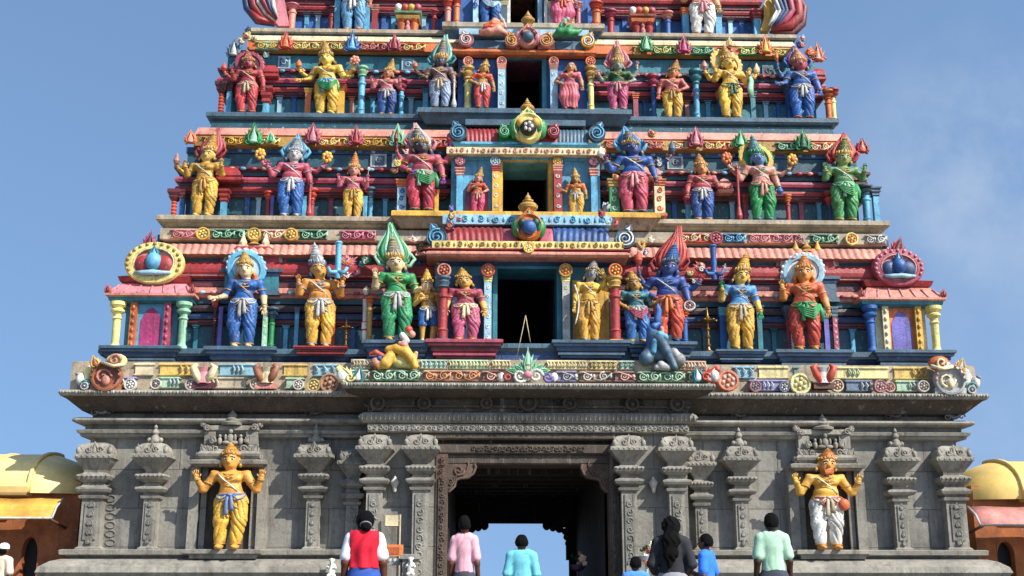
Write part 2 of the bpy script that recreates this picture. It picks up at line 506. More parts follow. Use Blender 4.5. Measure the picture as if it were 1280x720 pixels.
def hand(mb, W, d, side, L, mat, curl=.35, spread=1.):
    """palm, four unequal bent fingers and a thumb leaving the side of the palm; L = hand length"""
    W = Vector(W); d = Vector(d).normalized()
    n = Vector((0, -1, 0)); n = (n-d*n.dot(d))
    if n.length < .2: n = Vector((0, 0, 1))-d*d.z
    n.normalize(); s = d.cross(n)*(-side if d.z > 0 else side)   # s points to the thumb side (towards the body's middle)
    if s.x*side > 0: s = -s
    M = Matrix((s, n, d)).transposed()
    mb.ell(W+d*L*.28, (L*.23, L*.11, L*.33), mat, 8, 5, M)
    for i, fl in enumerate((.42, .48, .45, .34)):
        o = (1.5-i)*.125*L
        b = W+d*L*.50+s*o
        m = b+(d+s*(1.5-i)*.10*spread).normalized()*L*fl*.5
        e = m+(d+s*(1.5-i)*.10*spread+n*curl).normalized()*L*fl*.55
        mb.tube([b, m, e], [L*.068, L*.062, L*.042], mat, 5)
    b = W+d*L*.12+s*L*.16
    m = b+(d*.6+s*.8).normalized()*L*.24
    mb.tube([b, m, m+(d+s*.25+n*.2).normalized()*L*.22], [L*.075, L*.07, L*.045], mat, 5)

def statue(name, label, u, vf, vt, Y, z, skin='skor', cloth='yellow', blouse=None, face=None, arms=('raised', 'down'), rear=None, sash='white',
           crown=None, crown_v=None, flame=None, flame_v=None, halo=None, hair='black', group='painted statues on the tower', wx=1.12, sway=0., fem=False,
           items=None, drape=None, shorts=False, beard=False, pouch=None, hands=None, rz=0., crown_col='gold', thin=False, curls=True, res=.0095, scarf=None, belly=1., hipwrap=None):
    base = P(u, vf, Y); H = (P(u, vt, Y).z-base.z)/.985
    hsh = (u*37+vf*11) % 101/101.
    TILT[0] = (hsh-.5)*.5; sway = sway if sway else ((u*17+vf*5) % 53/53.-.5)*1.0; rz = rz+((u*29+vf*3) % 47/47.-.5)*.36
    root = thing(name, label, 'statue', (base.x, Y, z), rz, group)
    S = (H*wx*.92, H, H)
    mskin, mcl = pt(skin, rough=.42), pt(cloth, rough=.42)
    mface = pt(face, rough=.42) if face else mskin
    mbl = pt(blouse, rough=.42) if blouse else mskin
    mhand = pt(hands) if hands else (mface if blouse else mskin)
    gd = pt(crown_col, rough=.35)
    # ---- body
    s = SDF((-.37, -.24, -.01), (.37, .16, 1.03), res)
    sw = sway
    hx = .068
    for sg in (-1, 1):
        fx = sg*(.062+.015*(sg*sw > 0))
        s.ell((fx, -.055, .022), (.034, .075, .028), .02, 2)
        s.chain([(fx, -.005, .04), (fx*1.15+sw*.03, -.03, .27), (sg*hx+sw*.04, 0, .5)], [.033, .048, .07], .03, 0)
    px = sw*.04
    s.ell((px, .0, .53), (.118 if fem else .108, .085, .075), .04, 1)
    s.ell((px*.6, -.012, .615), (.088 if fem else .098*belly, .082*belly, .08), .05, 1 if not fem else 0)
    s.ell((0, 0, .735), (.118, .078, .085), .05, 1)
    for sg in (-1, 1): s.ell((sg*.054, -.058, .735), (.05, .04 if not fem else .052, .046), .025, 1)
    s.cone((-.128, 0, .782), (.128, 0, .782), .048, .048, .04, 1)
    s.cone((0, 0, .79), (0, -.005, .87), .036, .034, .025, 2)
    s.ell((0, -.008, .912), (.058, .062, .074), .012, 2)
    s.ell((0, -.03, .873), (.036, .036, .03), .02, 2)
    s.cone((0, -.064, .918), (0, -.078, .896), .007, .013, .012, 2)
    for sg in (-1, 1): s.ell((sg*.06, .0, .905), (.012, .02, .028), .008, 2)
    hm = MB(); jw = MB(); it = MB()
    def do_arm(sg, key, back):
        E, W, d = ARM[key]
        E = (E[0]*sg, E[1], E[2]); W = (W[0]*sg, W[1], W[2]); d = (d[0]*sg, d[1], d[2])
        Sh = (sg*(.115 if back else .135), .035 if back else 0, .785)
        la = 1 if not back else 0
        s.cone(Sh, E, .046 if not back else .036, .037 if not back else .031, .025, la)
        s.cone(E, W, .037 if not back else .031, .024, .015, 2 if blouse else 0)
        hand(hm, W, d, sg, .105, mhand)
        dv = (Vector(W)-Vector(E)).normalized(); q = dv.to_track_quat('Z', 'Y').to_matrix()
        jw.loop(Vector(W)-dv*.012, .027, .027, .008, gd, 10, 5, M=q)
        dv = (Vector(E)-Vector(Sh)).normalized(); q = dv.to_track_quat('Z', 'Y').to_matrix()
        jw.loop(Vector(Sh)+(Vector(E)-Vector(Sh))*.55, .045 if not back else .036, .045 if not back else .036, .008, gd, 10, 5, M=q)
        return Vector(W), Vector(d).normalized()
    hp = {}
    for sg, key in zip((-1, 1), arms): hp[(sg, 0)] = do_arm(sg, key, False)
    if rear:
        for sg, key in zip((-1, 1), rear):
            if key: hp[(sg, 1)] = do_arm(sg, key, True)
    V, F, L = s.mesh()
    mb = MB(); mb.addnp(V, F, L, [mskin, mbl, mface])
    o = len(mb.v); mb.v += hm.v
    for f, sm in zip(hm.f, hm.s): mb.f.append([k+o for k in f]); mb.m.append(mb.mi(mhand)); mb.s.append(True)
    sculpted(mb, S).build('body', root)
    # ---- lower garment
    g = SDF((-.24, -.2, 0), (.24, .17, .62), res)
    hem = .26 if shorts else .055
    for sg in (-1, 1):
        fx = sg*(.062+.015*(sg*sw > 0))
        kn = (fx*1.15+sw*.03, -.03, .28)
        if drape == 'sari':
            g.chain([(sg*.055, -.01, hem), (kn[0], -.03, .28), (sg*hx+px, 0, .5)], [.072, .078, .092], .09, 0)
        else:
            g.chain([(fx, -.008, hem+.03), kn, (sg*hx+px, -.005, .46)], [.050, .063, .083], .02, 0)
    g.ell((px, .0, .515), (.128 if fem else .118, .097, .06), .04, 0)
    if drape == 'skirtcloth':
        pass
    if drape != 'sari':
        def tot(x, y, z):
            ax = np.abs(x-px); lx = ax-.068
            ph = z*9.5+lx*np.where(z > .3, 26., 17.)+.25*np.sin(z*21+x*9)
            cr = (1-np.abs(np.sin(PI*ph)))**3
            seam = np.exp(-((ax-.012)/.012)**2)*.3
            return (.0155*cr-.0045+.0*seam)*np.clip((z-.05)*14, 0, 1)*np.clip((.55-z)*12, 0, 1)
    else:
        def tot(x, y, z):
            cr = (1-np.abs(np.sin(PI*(x*19+z*1.6+.3*np.sin(z*14)))))**2
            return .010*cr*np.clip((.56-z)*8, 0, 1)
    g.displace(tot)
    g.cut_below(hem-.01); g.cut_above(.56)
    V, F, L = g.mesh()
    gm = MB(); gm.addnp(V, F, L, [mcl])
    if not shorts:
        for sg in (-1, 1):
            fx = sg*(.062+.015*(sg*sw > 0))
            if drape != 'sari': gm.loop((fx, -.008, hem), .048, .05, .007, gd, 12, 5)
    sculpted(gm, S).build('lower_garment', root)
    # ---- sash
    if sash:
        ms = pt(sash)
        b = MB()
        for q in range(3): b.loop((px, -.002, .545-q*.014), .116-.002*q+(.008 if fem else 0), .094, .0105, ms, 20, 5, M=Matrix.Rotation(.06*(q-1), 3, 'Y'))
        b.ell((px, -.108, .535), (.026, .018, .022), ms, 8, 5)
        for k, (dx, ln) in enumerate(((-.012, .20), (.014, .16))):
            b.tube([(px+dx, -.108, .53), (px+dx*1.6, -.122, .47), (px+dx*1.9, -.118, .53-ln*.8), (px+dx*2.2, -.112, .53-ln)], [.012, .017, .021, .024], ms, 6, flat=.45)
        for sg in (-1, 1):
            for dz in (.0, .045):
                b.tube([(px+sg*.015, -.104, .525-dz*.6), (px+sg*.05, -.102, .475-dz*1.3), (px+sg*.09, -.082, .455-dz*1.5), (px+sg*.125, -.03, .52-dz)], .0065, gd, 5)
            b.tube([(px+sg*.03, -.105, .53), (px+sg*.07, -.11, .485), (px+sg*.115, -.07, .50), (px+sg*.125, -.02, .54)], .009, ms, 5)
        sculpted(b, S).build('sash', root)
    if scarf:   # cloth hanging in a loop over the hip
        b = MB(); ms = pt(scarf)
        for q in range(5):
            b.tube([(-.09, -.085, .53-q*.008), (-.02, -.125, .47-q*.022), (.06, -.125, .45-q*.026), (.125, -.06, .52-q*.012)], .014, ms, 6)
        b.tube([(.12, -.06, .52), (.145, -.05, .42), (.14, -.05, .33)], [.02, .03, .022], ms, 6, flat=.6)
        sculpted(b, S).build('hip_cloth', root)
    if hipwrap:
        b = MB()
        for q in range(7): b.loop((px, -.002, .538-q*.013), .118+.0018*q, .096+.001*q, .010, pt(hipwrap), 22, 5, M=Matrix.Rotation(.05*math.sin(q*2.), 3, 'Y'))
        sculpted(b, S).build('hip_wrap', root)
    if pouch:
        b = MB(); b.ell((.125, -.10, .46), (.05, .035, .065), pouch, 10, 8); b.tube([(.09, -.09, .55), (.12, -.1, .52)], .008, pouch)
        sculpted(b, S).build('pouch', root)
    # ---- jewellery
    for rx, dz in ((.056, .0), (.074, .028), (.09, .062)):
        jw.tube([(rx*math.cos(a), -.035-.058*math.sin(a)-dz*.25, .805-dz*.3-(.022+dz)*math.sin(a)) for a in [PI*i/12 for i in range(13)]], .0065, gd, 5)
    jw.ell((0, -.106, .735), (.013, .008, .016), gd, 6, 4)
    jw.tube([(-.105, -.062, .80), (-.05, -.108, .73), (.02, -.108, .66), (.085, -.075, .58)], .0065, pt('white') if not blouse else gd, 5)
    for sg in (-1, 1): jw.ell((sg*.07, -.01, .872), (.013, .013, .018), gd, 6, 4)
    sculpted(jw, S).build('jewellery', root)
    # ---- painted face
    fp = MB()
    fz = .915
    for sg in (-1, 1):
        fp.ell((sg*.023, -.061, fz), (.0150, .006, .0085), pt('white'), 8, 5)
        fp.ell((sg*.023, -.066, fz), (.0072, .004, .0072), pt('black'), 6, 4)
        fp.tube([(sg*.008, -.066, fz+.014), (sg*.024, -.065, fz+.019), (sg*.04, -.053, fz+.012)], .0048, pt('black'), 4)
    fp.ell((0, -.067, .880), (.016, .006, .006), pt('b32424'), 8, 4)
    fp.ell((0, -.066, .940), (.005, .004, .010), pt('b32424'), 6, 4)
    sculpted(fp, S).build('face_paint', root)
    # ---- hair
    hr = MB(); mh = pt(hair)
    hr.ell((0, .014, .925), (.064, .062, .07), mh, 12, 8)
    if curls:
        for sg in (-1, 1):
            hr.ell((sg*.066, .028, .865), (.026, .026, .038), mh, 8, 6); hr.ell((sg*.082, .032, .828), (.03, .026, .03), mh, 8, 6)
            hr.ell((sg*.104, .03, .81), (.022, .02, .018), mh, 8, 5)
    sculpted(hr, S).build('hair', root)
    if beard:
        b = MB(); b.ell((.004, -.05, .858), (.034, .028, .028), beard, 10, 6)
        for k in range(8):
            b.tube([(-.03+.0085*k, -.07, .865), (-.02+.0085*k, -.088, .83), (-.008+.005*k, -.088, .812)], [.006, .005, .002], beard, 4)
        sculpted(b, S).build('beard', root)
    # ---- crown
    ch = 0
    if crown_v is not None: ch = max(.10, unwarp((P(u, crown_v, Y).z-base.z)/H)-.95)
    if crown:
        cm = pt(crown, rough=.38); c2 = gd
        b = MB()
        if crown == 'curl': cm = mh
        if ch == 0: ch = .16
        pr = [(.064, 0), (.072, .05), (.066, .11), (.061, .14), (.066, .2), (.055, .24), (.056, .36), (.047, .4), (.05, .46), (.04, .5), (.041, .6), (.03, .64), (.034, .69), (.02, .74), (.024, .82), (.009, .9), (0, 1)]
        b.lathe((0, .008, .945), [(r, q*ch) for r, q in pr], [c2 if i in (0, 1, 4, 8, 11, 12, 14) else cm for i in range(len(pr)-1)], 12)
        for k in range(7):
            a = PI+PI*(k+.5)/7 if True else 0
            b.ell((.064*math.cos(a), .008+.064*math.sin(a), .945+.13*ch), (.012, .012, .2*ch*.6), c2, 6, 4)
        b.leaf((0, -.058, .955), .05, .45*ch, .02, [c2, cm], lean=-.2)
        sculpted(b, S).build('crown', root)
    if flame:
        b = MB(); fv = flame_v if flame_v is not None else (crown_v-5 if crown_v is not None else None); fh = max(.22, unwarp((P(u, fv, Y).z-base.z)/H)-.90) if fv is not None else .3
        f1, f2 = [pt(q) for q in flame]
        n = 9; wf = min(.125, .045+fh*.22)
        lp = [(.03, 0), (.40, .05), (.78, .16), (.92, .28), (.84, .42), (.58, .58), (.30, .74), (.12, .88), (0, 1)]
        b.lathe((0, .07, .90), [(r*wf, q*fh*.97) for r, q in lp], f2, 14, sy=.42)
        for k in range(n):      # strands that swell outwards and meet in the tip
            f = (k-(n-1)/2)/((n-1)/2); fy = .07-wf*.45*math.sqrt(max(0, 1-f*f))
            pts = [(f*r*wf*1.06+.05*fh*q**4*math.sin(k*2.1), fy*1.0+(.07-fy)*(q**2), .90+q*fh*(1+.02*math.cos(k))) for r, q in lp]
            b.tube(pts, [.010, .016, .021, .021, .019, .016, .012, .008, .003], f1 if k % 2 == 0 else f2, 6)
        for sg in (-1, 1):
            b.tube([(sg*.05, .06, .90), (sg*wf*.95, .05, .91), (sg*wf*1.25, .04, .97), (sg*wf*1.05, .04, 1.01), (sg*wf*.95, .03, .975)], [.014, .018, .016, .012, .006], f1, 6)
        sculpted(b, S).build('flame_headdress', root)
    if halo:
        h1, h2 = [pt(q) for q in halo]
        b = MB()
        b.lathe((0, .075, .94), [(.165, 0), (.165, .02), (.15, .032), (.12, .034), (.115, .02)], h1, 24, axis='y')
        b.lathe((0, .075, .94), [(.115, .02), (.02, .024), (.001, .024)], h2, 24, axis='y')
        for k in range(11):
            a = PI*(k/10)
            b.ell((.158*math.cos(a), .055, .94+.158*math.sin(a)), (.018, .012, .018), h2, 6, 4)
        sculpted(b, S).build('halo', root)
    # ---- held things
    for key, kind, cc in (items or []):
        if key not in hp: continue
        W, d = hp[key]; tip = W+d*.085; m = pt(cc); b = MB()
        if kind == 'bud':
            b.lathe(tip, [(.012, -.03), (.022, -.01), (.04, .02), (.036, .05), (.018, .08), (0, .1)], m, 8)
        elif kind == 'lotus':
            for a in range(7):
                q = 2*PI*a/7
                b.ell(tip+Vector((.04*math.cos(q), -.015, .04*math.sin(q)+.03)), (.026, .026, .026), m, 7, 5)
            b.ell(tip+Vector((0, -.03, .03)), (.028, .028, .028), pt('orange'), 7, 5)
        elif kind == 'disc':
            b.rosette(tip+Vector((0, 0, .04)), .06, (m, pt('white'), pt('red')), .04)
        elif kind == 'conch':
            b.lathe(tip-Vector((0, 0, .02)), [(.005, 0), (.03, .025), (.042, .05), (.034, .08), (.026, .09), (.018, .11), (.006, .135)], m, 9)
        elif kind == 'mace':
            b.lathe((W.x, W.y-.03, W.z-.12), [(.016, 0), (.016, .25), (.03, .26), (.03, .28), (.026, .29), (.03, .45), (.042, .46), (.042, .49), (.01, .5)], m, 8)
            b.box(W.x-.06, W.x+.06, W.y-.05, W.y-.01, W.z+.15, W.z+.18, m)
        elif kind == 'club':
            b.lathe((W.x, W.y-.03, .015), [(.03, 0), (.04, .04), (.032, .1), (.018, .16), (.014, W.z-.02), (.02, W.z), (.012, W.z+.05)], m, 8)
        elif kind == 'spear':
            b.tube([(W.x, W.y-.02, .02), (W.x, W.y-.02, W.z+.3)], .009, m, 6); b.leaf((W.x, W.y-.02, W.z+.28), .05, .14, .02, m)
        elif kind == 'axe':
            b.tube([W-d*.03, tip+d*.10], .009, m, 6); b.ell(tip+d*.09, (.045, .012, .03), m, 8, 5)
        elif kind == 'snake':
            b.tube([W+Vector((.02*math.sin(q*1.3), -.02, q*.03)) for q in range(8)], [.016]*6+[.022, .012], m, 6)
        elif kind == 'bow':
            b.tube([(W.x+.05*math.sin(q*PI/10), W.y-.03, W.z-.25+q*.055) for q in range(11)], .011, m, 6)
        elif kind == 'cloth':
            b.tube([W, W+Vector((.03, .02, -.12)), W+Vector((.01, .02, -.26)), W+Vector((.03, .02, -.40))], [.02, .035, .045, .03], m, 7, flat=.5)
        sculpted(b, S).build({'bud': 'lotus_bud', 'lotus': 'flower', 'disc': 'discus', 'conch': 'conch', 'mace': 'mace', 'club': 'club', 'spear': 'spear', 'axe': 'axe', 'snake': 'serpent', 'bow': 'bow', 'cloth': 'shawl'}[kind], root)
    return root

# ------------------------------------------------------------------ visitors
def person(label, u, vt, H, rz=0., skin='5a3622', shirt='ffffff', lower='2a4a90', hair='short', arms=('hang', 'hang'), vest=None, fem=False, wx=1., sleeves='short', cap=None, name='person', sy_tilt=0., cuff=None, hem=None, waist=None):
    dr = ray(u, vt); Y = (H-CZ)*dr.y/dr.z; top = P(u, vt, Y)
    seed = (u % 7)*.9
    root = thing(name, label, 'person', (top.x, Y, 0), rz, 'visitors in front of the gate')
    S = (H*wx, H, H); h = .0072
    msk = plain(skin, .5, .12, 20); msh = plain(shirt, .85, .06, 30, bump=.25); mlo = plain(lower, .85, .12, 30, bump=.25); mha = plain('060505', .7, .4, 60, bump=.6, spec=.12)
    AR = {'hang': ((.122, .02, .635), (.132, -.025, .49), (.05, -.25, -1)), 'bent': ((.13, .04, .64), (.10, -.12, .66), (-.4, -.8, .3)), 'hip': ((.19, .06, .64), (.12, -.04, .55), (-.6, -.4, -.4)), 'front': ((.132, .02, .64), (.11, -.13, .58), (-.3, -.9, .1))}
    def legs(q, grow, lo):
        for sg in (-1, 1):
            q.chain([(sg*.05, .015, lo), (sg*.056, -.005, .27), (sg*.056, .005, .47)], [.028+grow*1.6, .043+grow, .064+grow], .025, 0)
    def arm(q, sg, key, grow, to=1., k=.02, lab=0):
        E, W, d = AR[key]
        E = Vector((E[0]*sg, E[1], E[2])); W = Vector((W[0]*sg, W[1], W[2])); Sh = Vector((sg*.094, .008, .805))
        if to <= 1: q.cone(Sh, Sh+(E-Sh)*to, .031+grow, .026+grow+(.007 if grow else 0), k, lab)
        else:
            q.cone(Sh, E, .031+grow, .025+grow, k, lab); q.cone(E, E+(W-E)*(to-1), .026+grow, .019+grow, k, lab)
    s = SDF((-.27, -.24, -.01), (.27, .15, 1.03), h)
    for sg in (-1, 1):
        s.ell((sg*.055, -.04, .02), (.028, .07, .024), .02)
    legs(s, 0, .04)
    s.ell((0, .005, .52), (.092, .062, .075), .04); s.ell((0, 0, .62), (.08, .056, .09), .05); s.ell((0, 0, .745), (.088, .058, .09), .05)
    s.cone((-.088, .006, .798), (.088, .006, .798), .029, .029, .04); s.cone((0, .01, .80), (0, .0, .88), .033, .031, .02)
    s.ell((0, -.005, .932), (.046, .056, .066), .01); s.ell((0, -.025, .897), (.032, .034, .028), .02)
    s.cone((0, -.058, .935), (0, -.068, .917), .005, .009, .01)
    for sg in (-1, 1): s.ell((sg*.047, .004, .925), (.009, .016, .02), .006)
    hm = MB()
    for sg, key in zip((-1, 1), arms):
        arm(s, sg, key, 0, 2.)
        E, W, d = AR[key]
        hand(hm, (W[0]*sg, W[1], W[2]), (d[0]*sg, d[1], d[2]), sg, .10, msk, .5)
    V, F, L = s.mesh(); b = MB(); b.addnp(V, F, L, [msk])
    o = len(b.v); b.v += hm.v
    for f in hm.f: b.f.append([k+o for k in f]); b.m.append(0); b.s.append(True)
    fz = .94
    mw, mk = plain('e8e4dc'), plain('120d0b')
    scaled(b, S).build('body', root)
    e = MB()
    for sg in (-1, 1):
        e.ell((sg*.019, -.053, fz), (.009, .005, .005), mw, 8, 4); e.ell((sg*.019, -.057, fz), (.0045, .003, .0045), mk, 6, 4)
        e.tube([(sg*.008, -.058, fz+.012), (sg*.02, -.057, fz+.015), (sg*.032, -.047, fz+.011)], .003, mk, 4)
    e.ell((0, -.057, .902), (.014, .006, .005), plain('7a3a34'), 8, 4)
    scaled(e, S).build('face', root)
    # trousers or skirt
    q = SDF((-.2, -.16, 0), (.2, .17, .64), h)
    if fem and lower != 'jeans':
        q.chain([(0, .01, .06), (0, .005, .3), (0, .01, .5)], [.13, .115, .098], .03, 0, .85)
        q.displace(lambda x, y, z: .006*np.sin(x*70+z*4)*np.clip((.5-z)*4, 0, 1))
    else:
        legs(q, .014, .05)
    if waist: q.cone((0, .005, .5), (0, .005, .60), .102, .094, .03, 0, .86)
    q.ell((0, .008, .525), (.104, .076, .085), .03)
    q.displace(lambda x, y, z: .0025*np.sin(z*90+x*50+np.sin(z*31)*2))
    q.cut_above(.63 if waist else .6); q.cut_below(.045)
    V, F, L = q.mesh(); b = MB(); b.addnp(V, F, L, [mlo]); scaled(b, S).build('skirt' if fem else 'trousers', root)
    # shirt
    q = SDF((-.27, -.22, .38), (.27, .16, .92), h)
    lo = waist or (.50 if not fem else .52)
    q.chain([(0, .006, lo-.02), (0, .003, .63)], [.092, .086], .03, 0, .78)
    q.ell((0, .003, .75), (.098, .068, .10), .05)
    q.cone((-.088, .008, .807), (.088, .008, .807), .036, .036, .04); q.cone((-.045, .012, .832), (.045, .012, .832), .032, .032, .05)
    to = {'short': .74, 'long': 1.9, 'elbow': 1.12, 'none': .1}[sleeves]
    for sg, key in zip((-1, 1), arms): arm(q, sg, key, .011, to, .02, 1)
    q.displace(lambda x, y, z: .0045*(1-np.abs(np.sin(z*20+x*17*np.sign(x)+1.4*np.sin(x*23+z*15))))**2+.0045*(1-np.abs(np.sin(x*36+z*9+1.8*np.sin(z*17)+seed)))**3-.002)
    q.cut_below(lo-.02)
    z = np.broadcast_to(q.ax[2][None, None, :], q.d.shape); x = np.broadcast_to(q.ax[0][:, None, None], q.d.shape); y = np.broadcast_to(q.ax[1][None, :, None], q.d.shape)
    neck = np.sqrt(x**2+(y-.0)**2+((z-.872)*.8)**2)-.041
    q.d = np.maximum(q.d, -neck).astype(np.float32)
    V, F, L = q.mesh(); b = MB()
    b.addnp(V, F, L, [msh, msh if not cuff else plain(cuff, .85, .06, 30)])
    scaled(b, S).build('shirt', root)
    if vest:
        mv = plain(vest, .8, .12, 25, bump=.3)
        q = SDF((-.2, -.2, .38), (.2, .19, .9), h)
        q.chain([(0, .008, lo-.02), (0, .005, .63)], [.108, .102], .03, 0, .80)
        q.ell((0, .005, .75), (.112, .084, .112), .05)
        q.cone((-.092, .010, .807), (.092, .010, .807), .049, .049, .04); q.cone((-.045, .014, .834), (.045, .014, .834), .044, .044, .05)
        q.displace(lambda x, y, z: .006*np.sin(x*75+z*16+2*np.sin(z*15))+.003*np.sin(z*40+x*25))
        q.cut_below(lo+.005)
        xx = np.broadcast_to(np.abs(q.ax[0])[:, None, None], q.d.shape)-.096
        q.d = np.maximum(q.d, xx)
        zz = np.broadcast_to(q.ax[2][None, None, :], q.d.shape)-.866
        q.d = np.maximum(q.d, zz).astype(np.float32)
        V, F, L = q.mesh(); b = MB(); b.addnp(V, F, L, [mv]); scaled(b, S).build('vest', root)
    if hem:
        b = MB(); b.loop((0, .005, lo+.0), .105, .084, .012, plain(hem, .85), 24, 6); scaled(b, S).build('shirt_hem', root)
    # hair
    q = SDF((-.16, -.12, .5), (.16, .16, 1.05), h*.8)
    if hair == 'cap':
        q.ell((0, .012, .925), (.049, .056, .05), .02)
    else:
        q.ell((0, .008, .948), (.052, .060, .060), .02); q.ell((0, .022, .918), (.049, .046, .052), .03)
    if hair == 'bun':
        q.ell((0, .02, .945), (.055, .062, .062), .02); q.ell((-.006, .07, .888), (.034, .032, .034), .015)
    if hair == 'long':
        q.ell((0, .018, .94), (.056, .066, .066), .02)
        q.chain([(0, .04, .92), (0.004, .075, .82), (.012, .085, .72), (.02, .085, .63)], [.05, .056, .046, .02], .03, 0, .7)
        q.displace(lambda x, y, z: .004*np.sin(x*150+np.sin(z*42)*2.5))
    q.displace(lambda x, y, z: .0022*np.sin(x*160+2*np.sin(z*60))*np.sin(z*110+y*130)+.0015*np.sin(x*60+1.3)*np.sin(z*55+y*40+seed))
    z = np.broadcast_to(q.ax[2][None, None, :], q.d.shape); y = np.broadcast_to(q.ax[1][None, :, None], q.d.shape)
    if hair == 'short': q.d = np.maximum(q.d, .893+.0*y-z)
    face = np.minimum(y+.030, .972-z+.0*y)   # keep the face clear
    q.d = np.maximum(q.d, np.minimum(-(y+.028), .968-z)).astype(np.float32)
    V, F, L = q.mesh(); b = MB(); b.addnp(V, F, L, [mha])
    if hair == 'bun': b.loop((-.004, .062, .902), .033, .030, .007, plain('6f7480', .5), 14, 6, M=Matrix.Rotation(.9, 3, 'X'))
    scaled(b, S).build('hair', root)
    if cap:
        b = MB(); b.lathe((0, .004, .945), [(.056, 0), (.058, .01), (.057, .03), (.048, .05), (.03, .064), (0, .07)], plain(cap, .8, .05), 18, sy=1.12)
        scaled(b, S).build('cap', root)
    return root
# ------------------------------------------------------------------ temple tower
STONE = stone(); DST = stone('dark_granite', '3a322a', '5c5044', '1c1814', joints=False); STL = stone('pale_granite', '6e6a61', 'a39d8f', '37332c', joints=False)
SHADE_DARK = stone('shade_dark_stone', '1a1613', '2a241f', '0c0a09', joints=False, bump=.4)  # near-black stone, interior and recess shade painted in; also plain dark panels
tower = thing('temple_tower', 'tall stepped temple gateway tower, brightly painted storeys over a grey granite gatehouse', 'temple tower', (0, 25, 0))
def part(mb, name, parent, label=None):
    """link a mesh built in world coordinates under its parent"""
    k = len(BUILT); o = mb.build(name, parent)
    base = Vector((0, 0, 0)); q = parent
    while q is not None: base = base+q.location; q = q.parent
    for w_ in BUILT[k:]: w_.location = -base
    if label: o['label'] = label
    return o

# ---- granite gatehouse ------------------------------------------------------
YW, YP, YPIL = 25.0, 24.55, 24.3       # outer wall, porch wall, porch pillar front
XW = (X(1212, 620, YW)-X(104, 620, YW))/2-.12
XD = 1.64                               # half width of the passage
XPB = X(868, 540, YP)-.18               # half width of porch block
YB = 33.2
z690, z686 = Z(691, YW), Z(687, YW)
zw1 = Z(520, YW)                        # top of wall
ztop = Z(489, 24.4)                     # eave lip
zdoor = Z(578, YP)
b = MB()
for sg in (-1, 1):
    x0, x1 = sorted((sg*XW, sg*XD))
    b.box(x0, x1, YW, YB, 0, ztop-.12, STONE)
    x0, x1 = sorted((sg*XPB, sg*(XD+.22)))
    b.box(x0, x1, YP, YW-.004, 0, Z(515, YP), STONE)
b.box(-XD, XD, YW, YB, zdoor+.25, ztop-.12, STONE)
base_o = part(b, 'gatehouse_wall', tower)

b = MB()   # plinth mouldings, both wings
yf = YW; XPc = XPB+.05
for sg in (-1, 1):
    def wing(prof, mat):
        o = []
        for p, z in prof:
            xa, xb = (sg*(XW+p), sg*(XPB-.05))
            o += [(xa, yf-p, z), (xb, yf-p, z), (xb, YB-.5, z), (xa, YB-.5, z)]
        n = len(prof)
        for i in range(n-1):
            b.add(o[4*i:4*i+8], [(j, (j+1) % 4, 4+(j+1) % 4, 4+j) for j in range(4)], mat)
        b.add(o[:4], [(0, 1, 2, 3)], mat); b.add(o[-4:], [(0, 1, 2, 3)], mat)
    zz = lambda v: Z(v, YW-.35)
    wing([(.62, 0), (.62, .30), (.50, .34), (.50, zz(722)), (.60, zz(721)), (.66, zz(716)), (.62, zz(709)), (.46, zz(702)), (.30, zz(699))], STL)
    wing([(.16, zz(700)), (.16, zz(696))], STONE)
    wing([(.20, zz(696)), (.24, zz(694.5)), (.33, zz(693.5)), (.34, zz(688)), (.30, zz(687)), (.02, zz(686.5))], STL)
part(b, 'plinth_moulding', base_o)

# torus cornice, recess, fillet
for (v0, v1, p, kind) in ((522, 532, .30, 'roll'), (532, 538, .10, 'flat'), (538, 547, .22, 'step')):
    b = MB(); z1, z0 = Z(v0, YW-p), Z(v1, YW-p)
    h = z1-z0
    if kind == 'roll': pr = [(p-.2, z0), (p-.06, z0+.02), (p, z0+h*.3), (p+.02, z0+h*.5), (p, z0+h*.72), (p-.07, z1-.02), (p-.25, z1)]
    elif kind == 'flat': pr = [(p, z0-.02), (p, z1+.02)]
    else: pr = [(p-.2, z0-.03), (p-.06, z0), (p-.04, z0+h*.4), (p, z0+h*.45), (p+.02, z1-.02), (p-.05, z1)]
    b.ring(-XW, XW, YW, YB-.3, pr, STL if kind != 'flat' else STONE)
    part(b, 'cornice', base_o)
# eave: sloping soffit and carved lip
YE = 24.4; XE = (X(1238, 491, YE)-X(77, 491, YE))/2
def eave(xe, ye, zlip, zsoff, over, yb, name, knobs):
    b = MB()
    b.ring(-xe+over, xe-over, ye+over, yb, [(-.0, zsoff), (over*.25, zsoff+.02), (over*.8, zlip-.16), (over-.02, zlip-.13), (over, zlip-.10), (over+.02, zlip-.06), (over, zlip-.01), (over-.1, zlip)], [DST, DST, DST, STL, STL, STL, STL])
    o = part(b, name, base_o)
    b = MB()
    n = knobs
    for i in range(n):
        x = -xe+2*xe*(i+.5)/n
        b.ell((x+random.uniform(-.02, .02), ye-.02, zlip-.055), (xe/n*random.uniform(.5, 1.0), .022, .022+.018*random.random()), [STL, pt('lgrey'), STL, pt('beige')][i % 4], 5, 4)
    part(b, 'carved_lip', o)
    return o
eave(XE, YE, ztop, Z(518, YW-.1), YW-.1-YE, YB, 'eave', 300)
ZPE = Z(478, 23.85)
XPE = (X(893, 480, 23.85)-X(428, 480, 23.85))/2
YPE = 23.85
eave(XPE, YPE, ZPE, Z(497, 24.25), .42, YW+.5, 'porch_eave', 140)
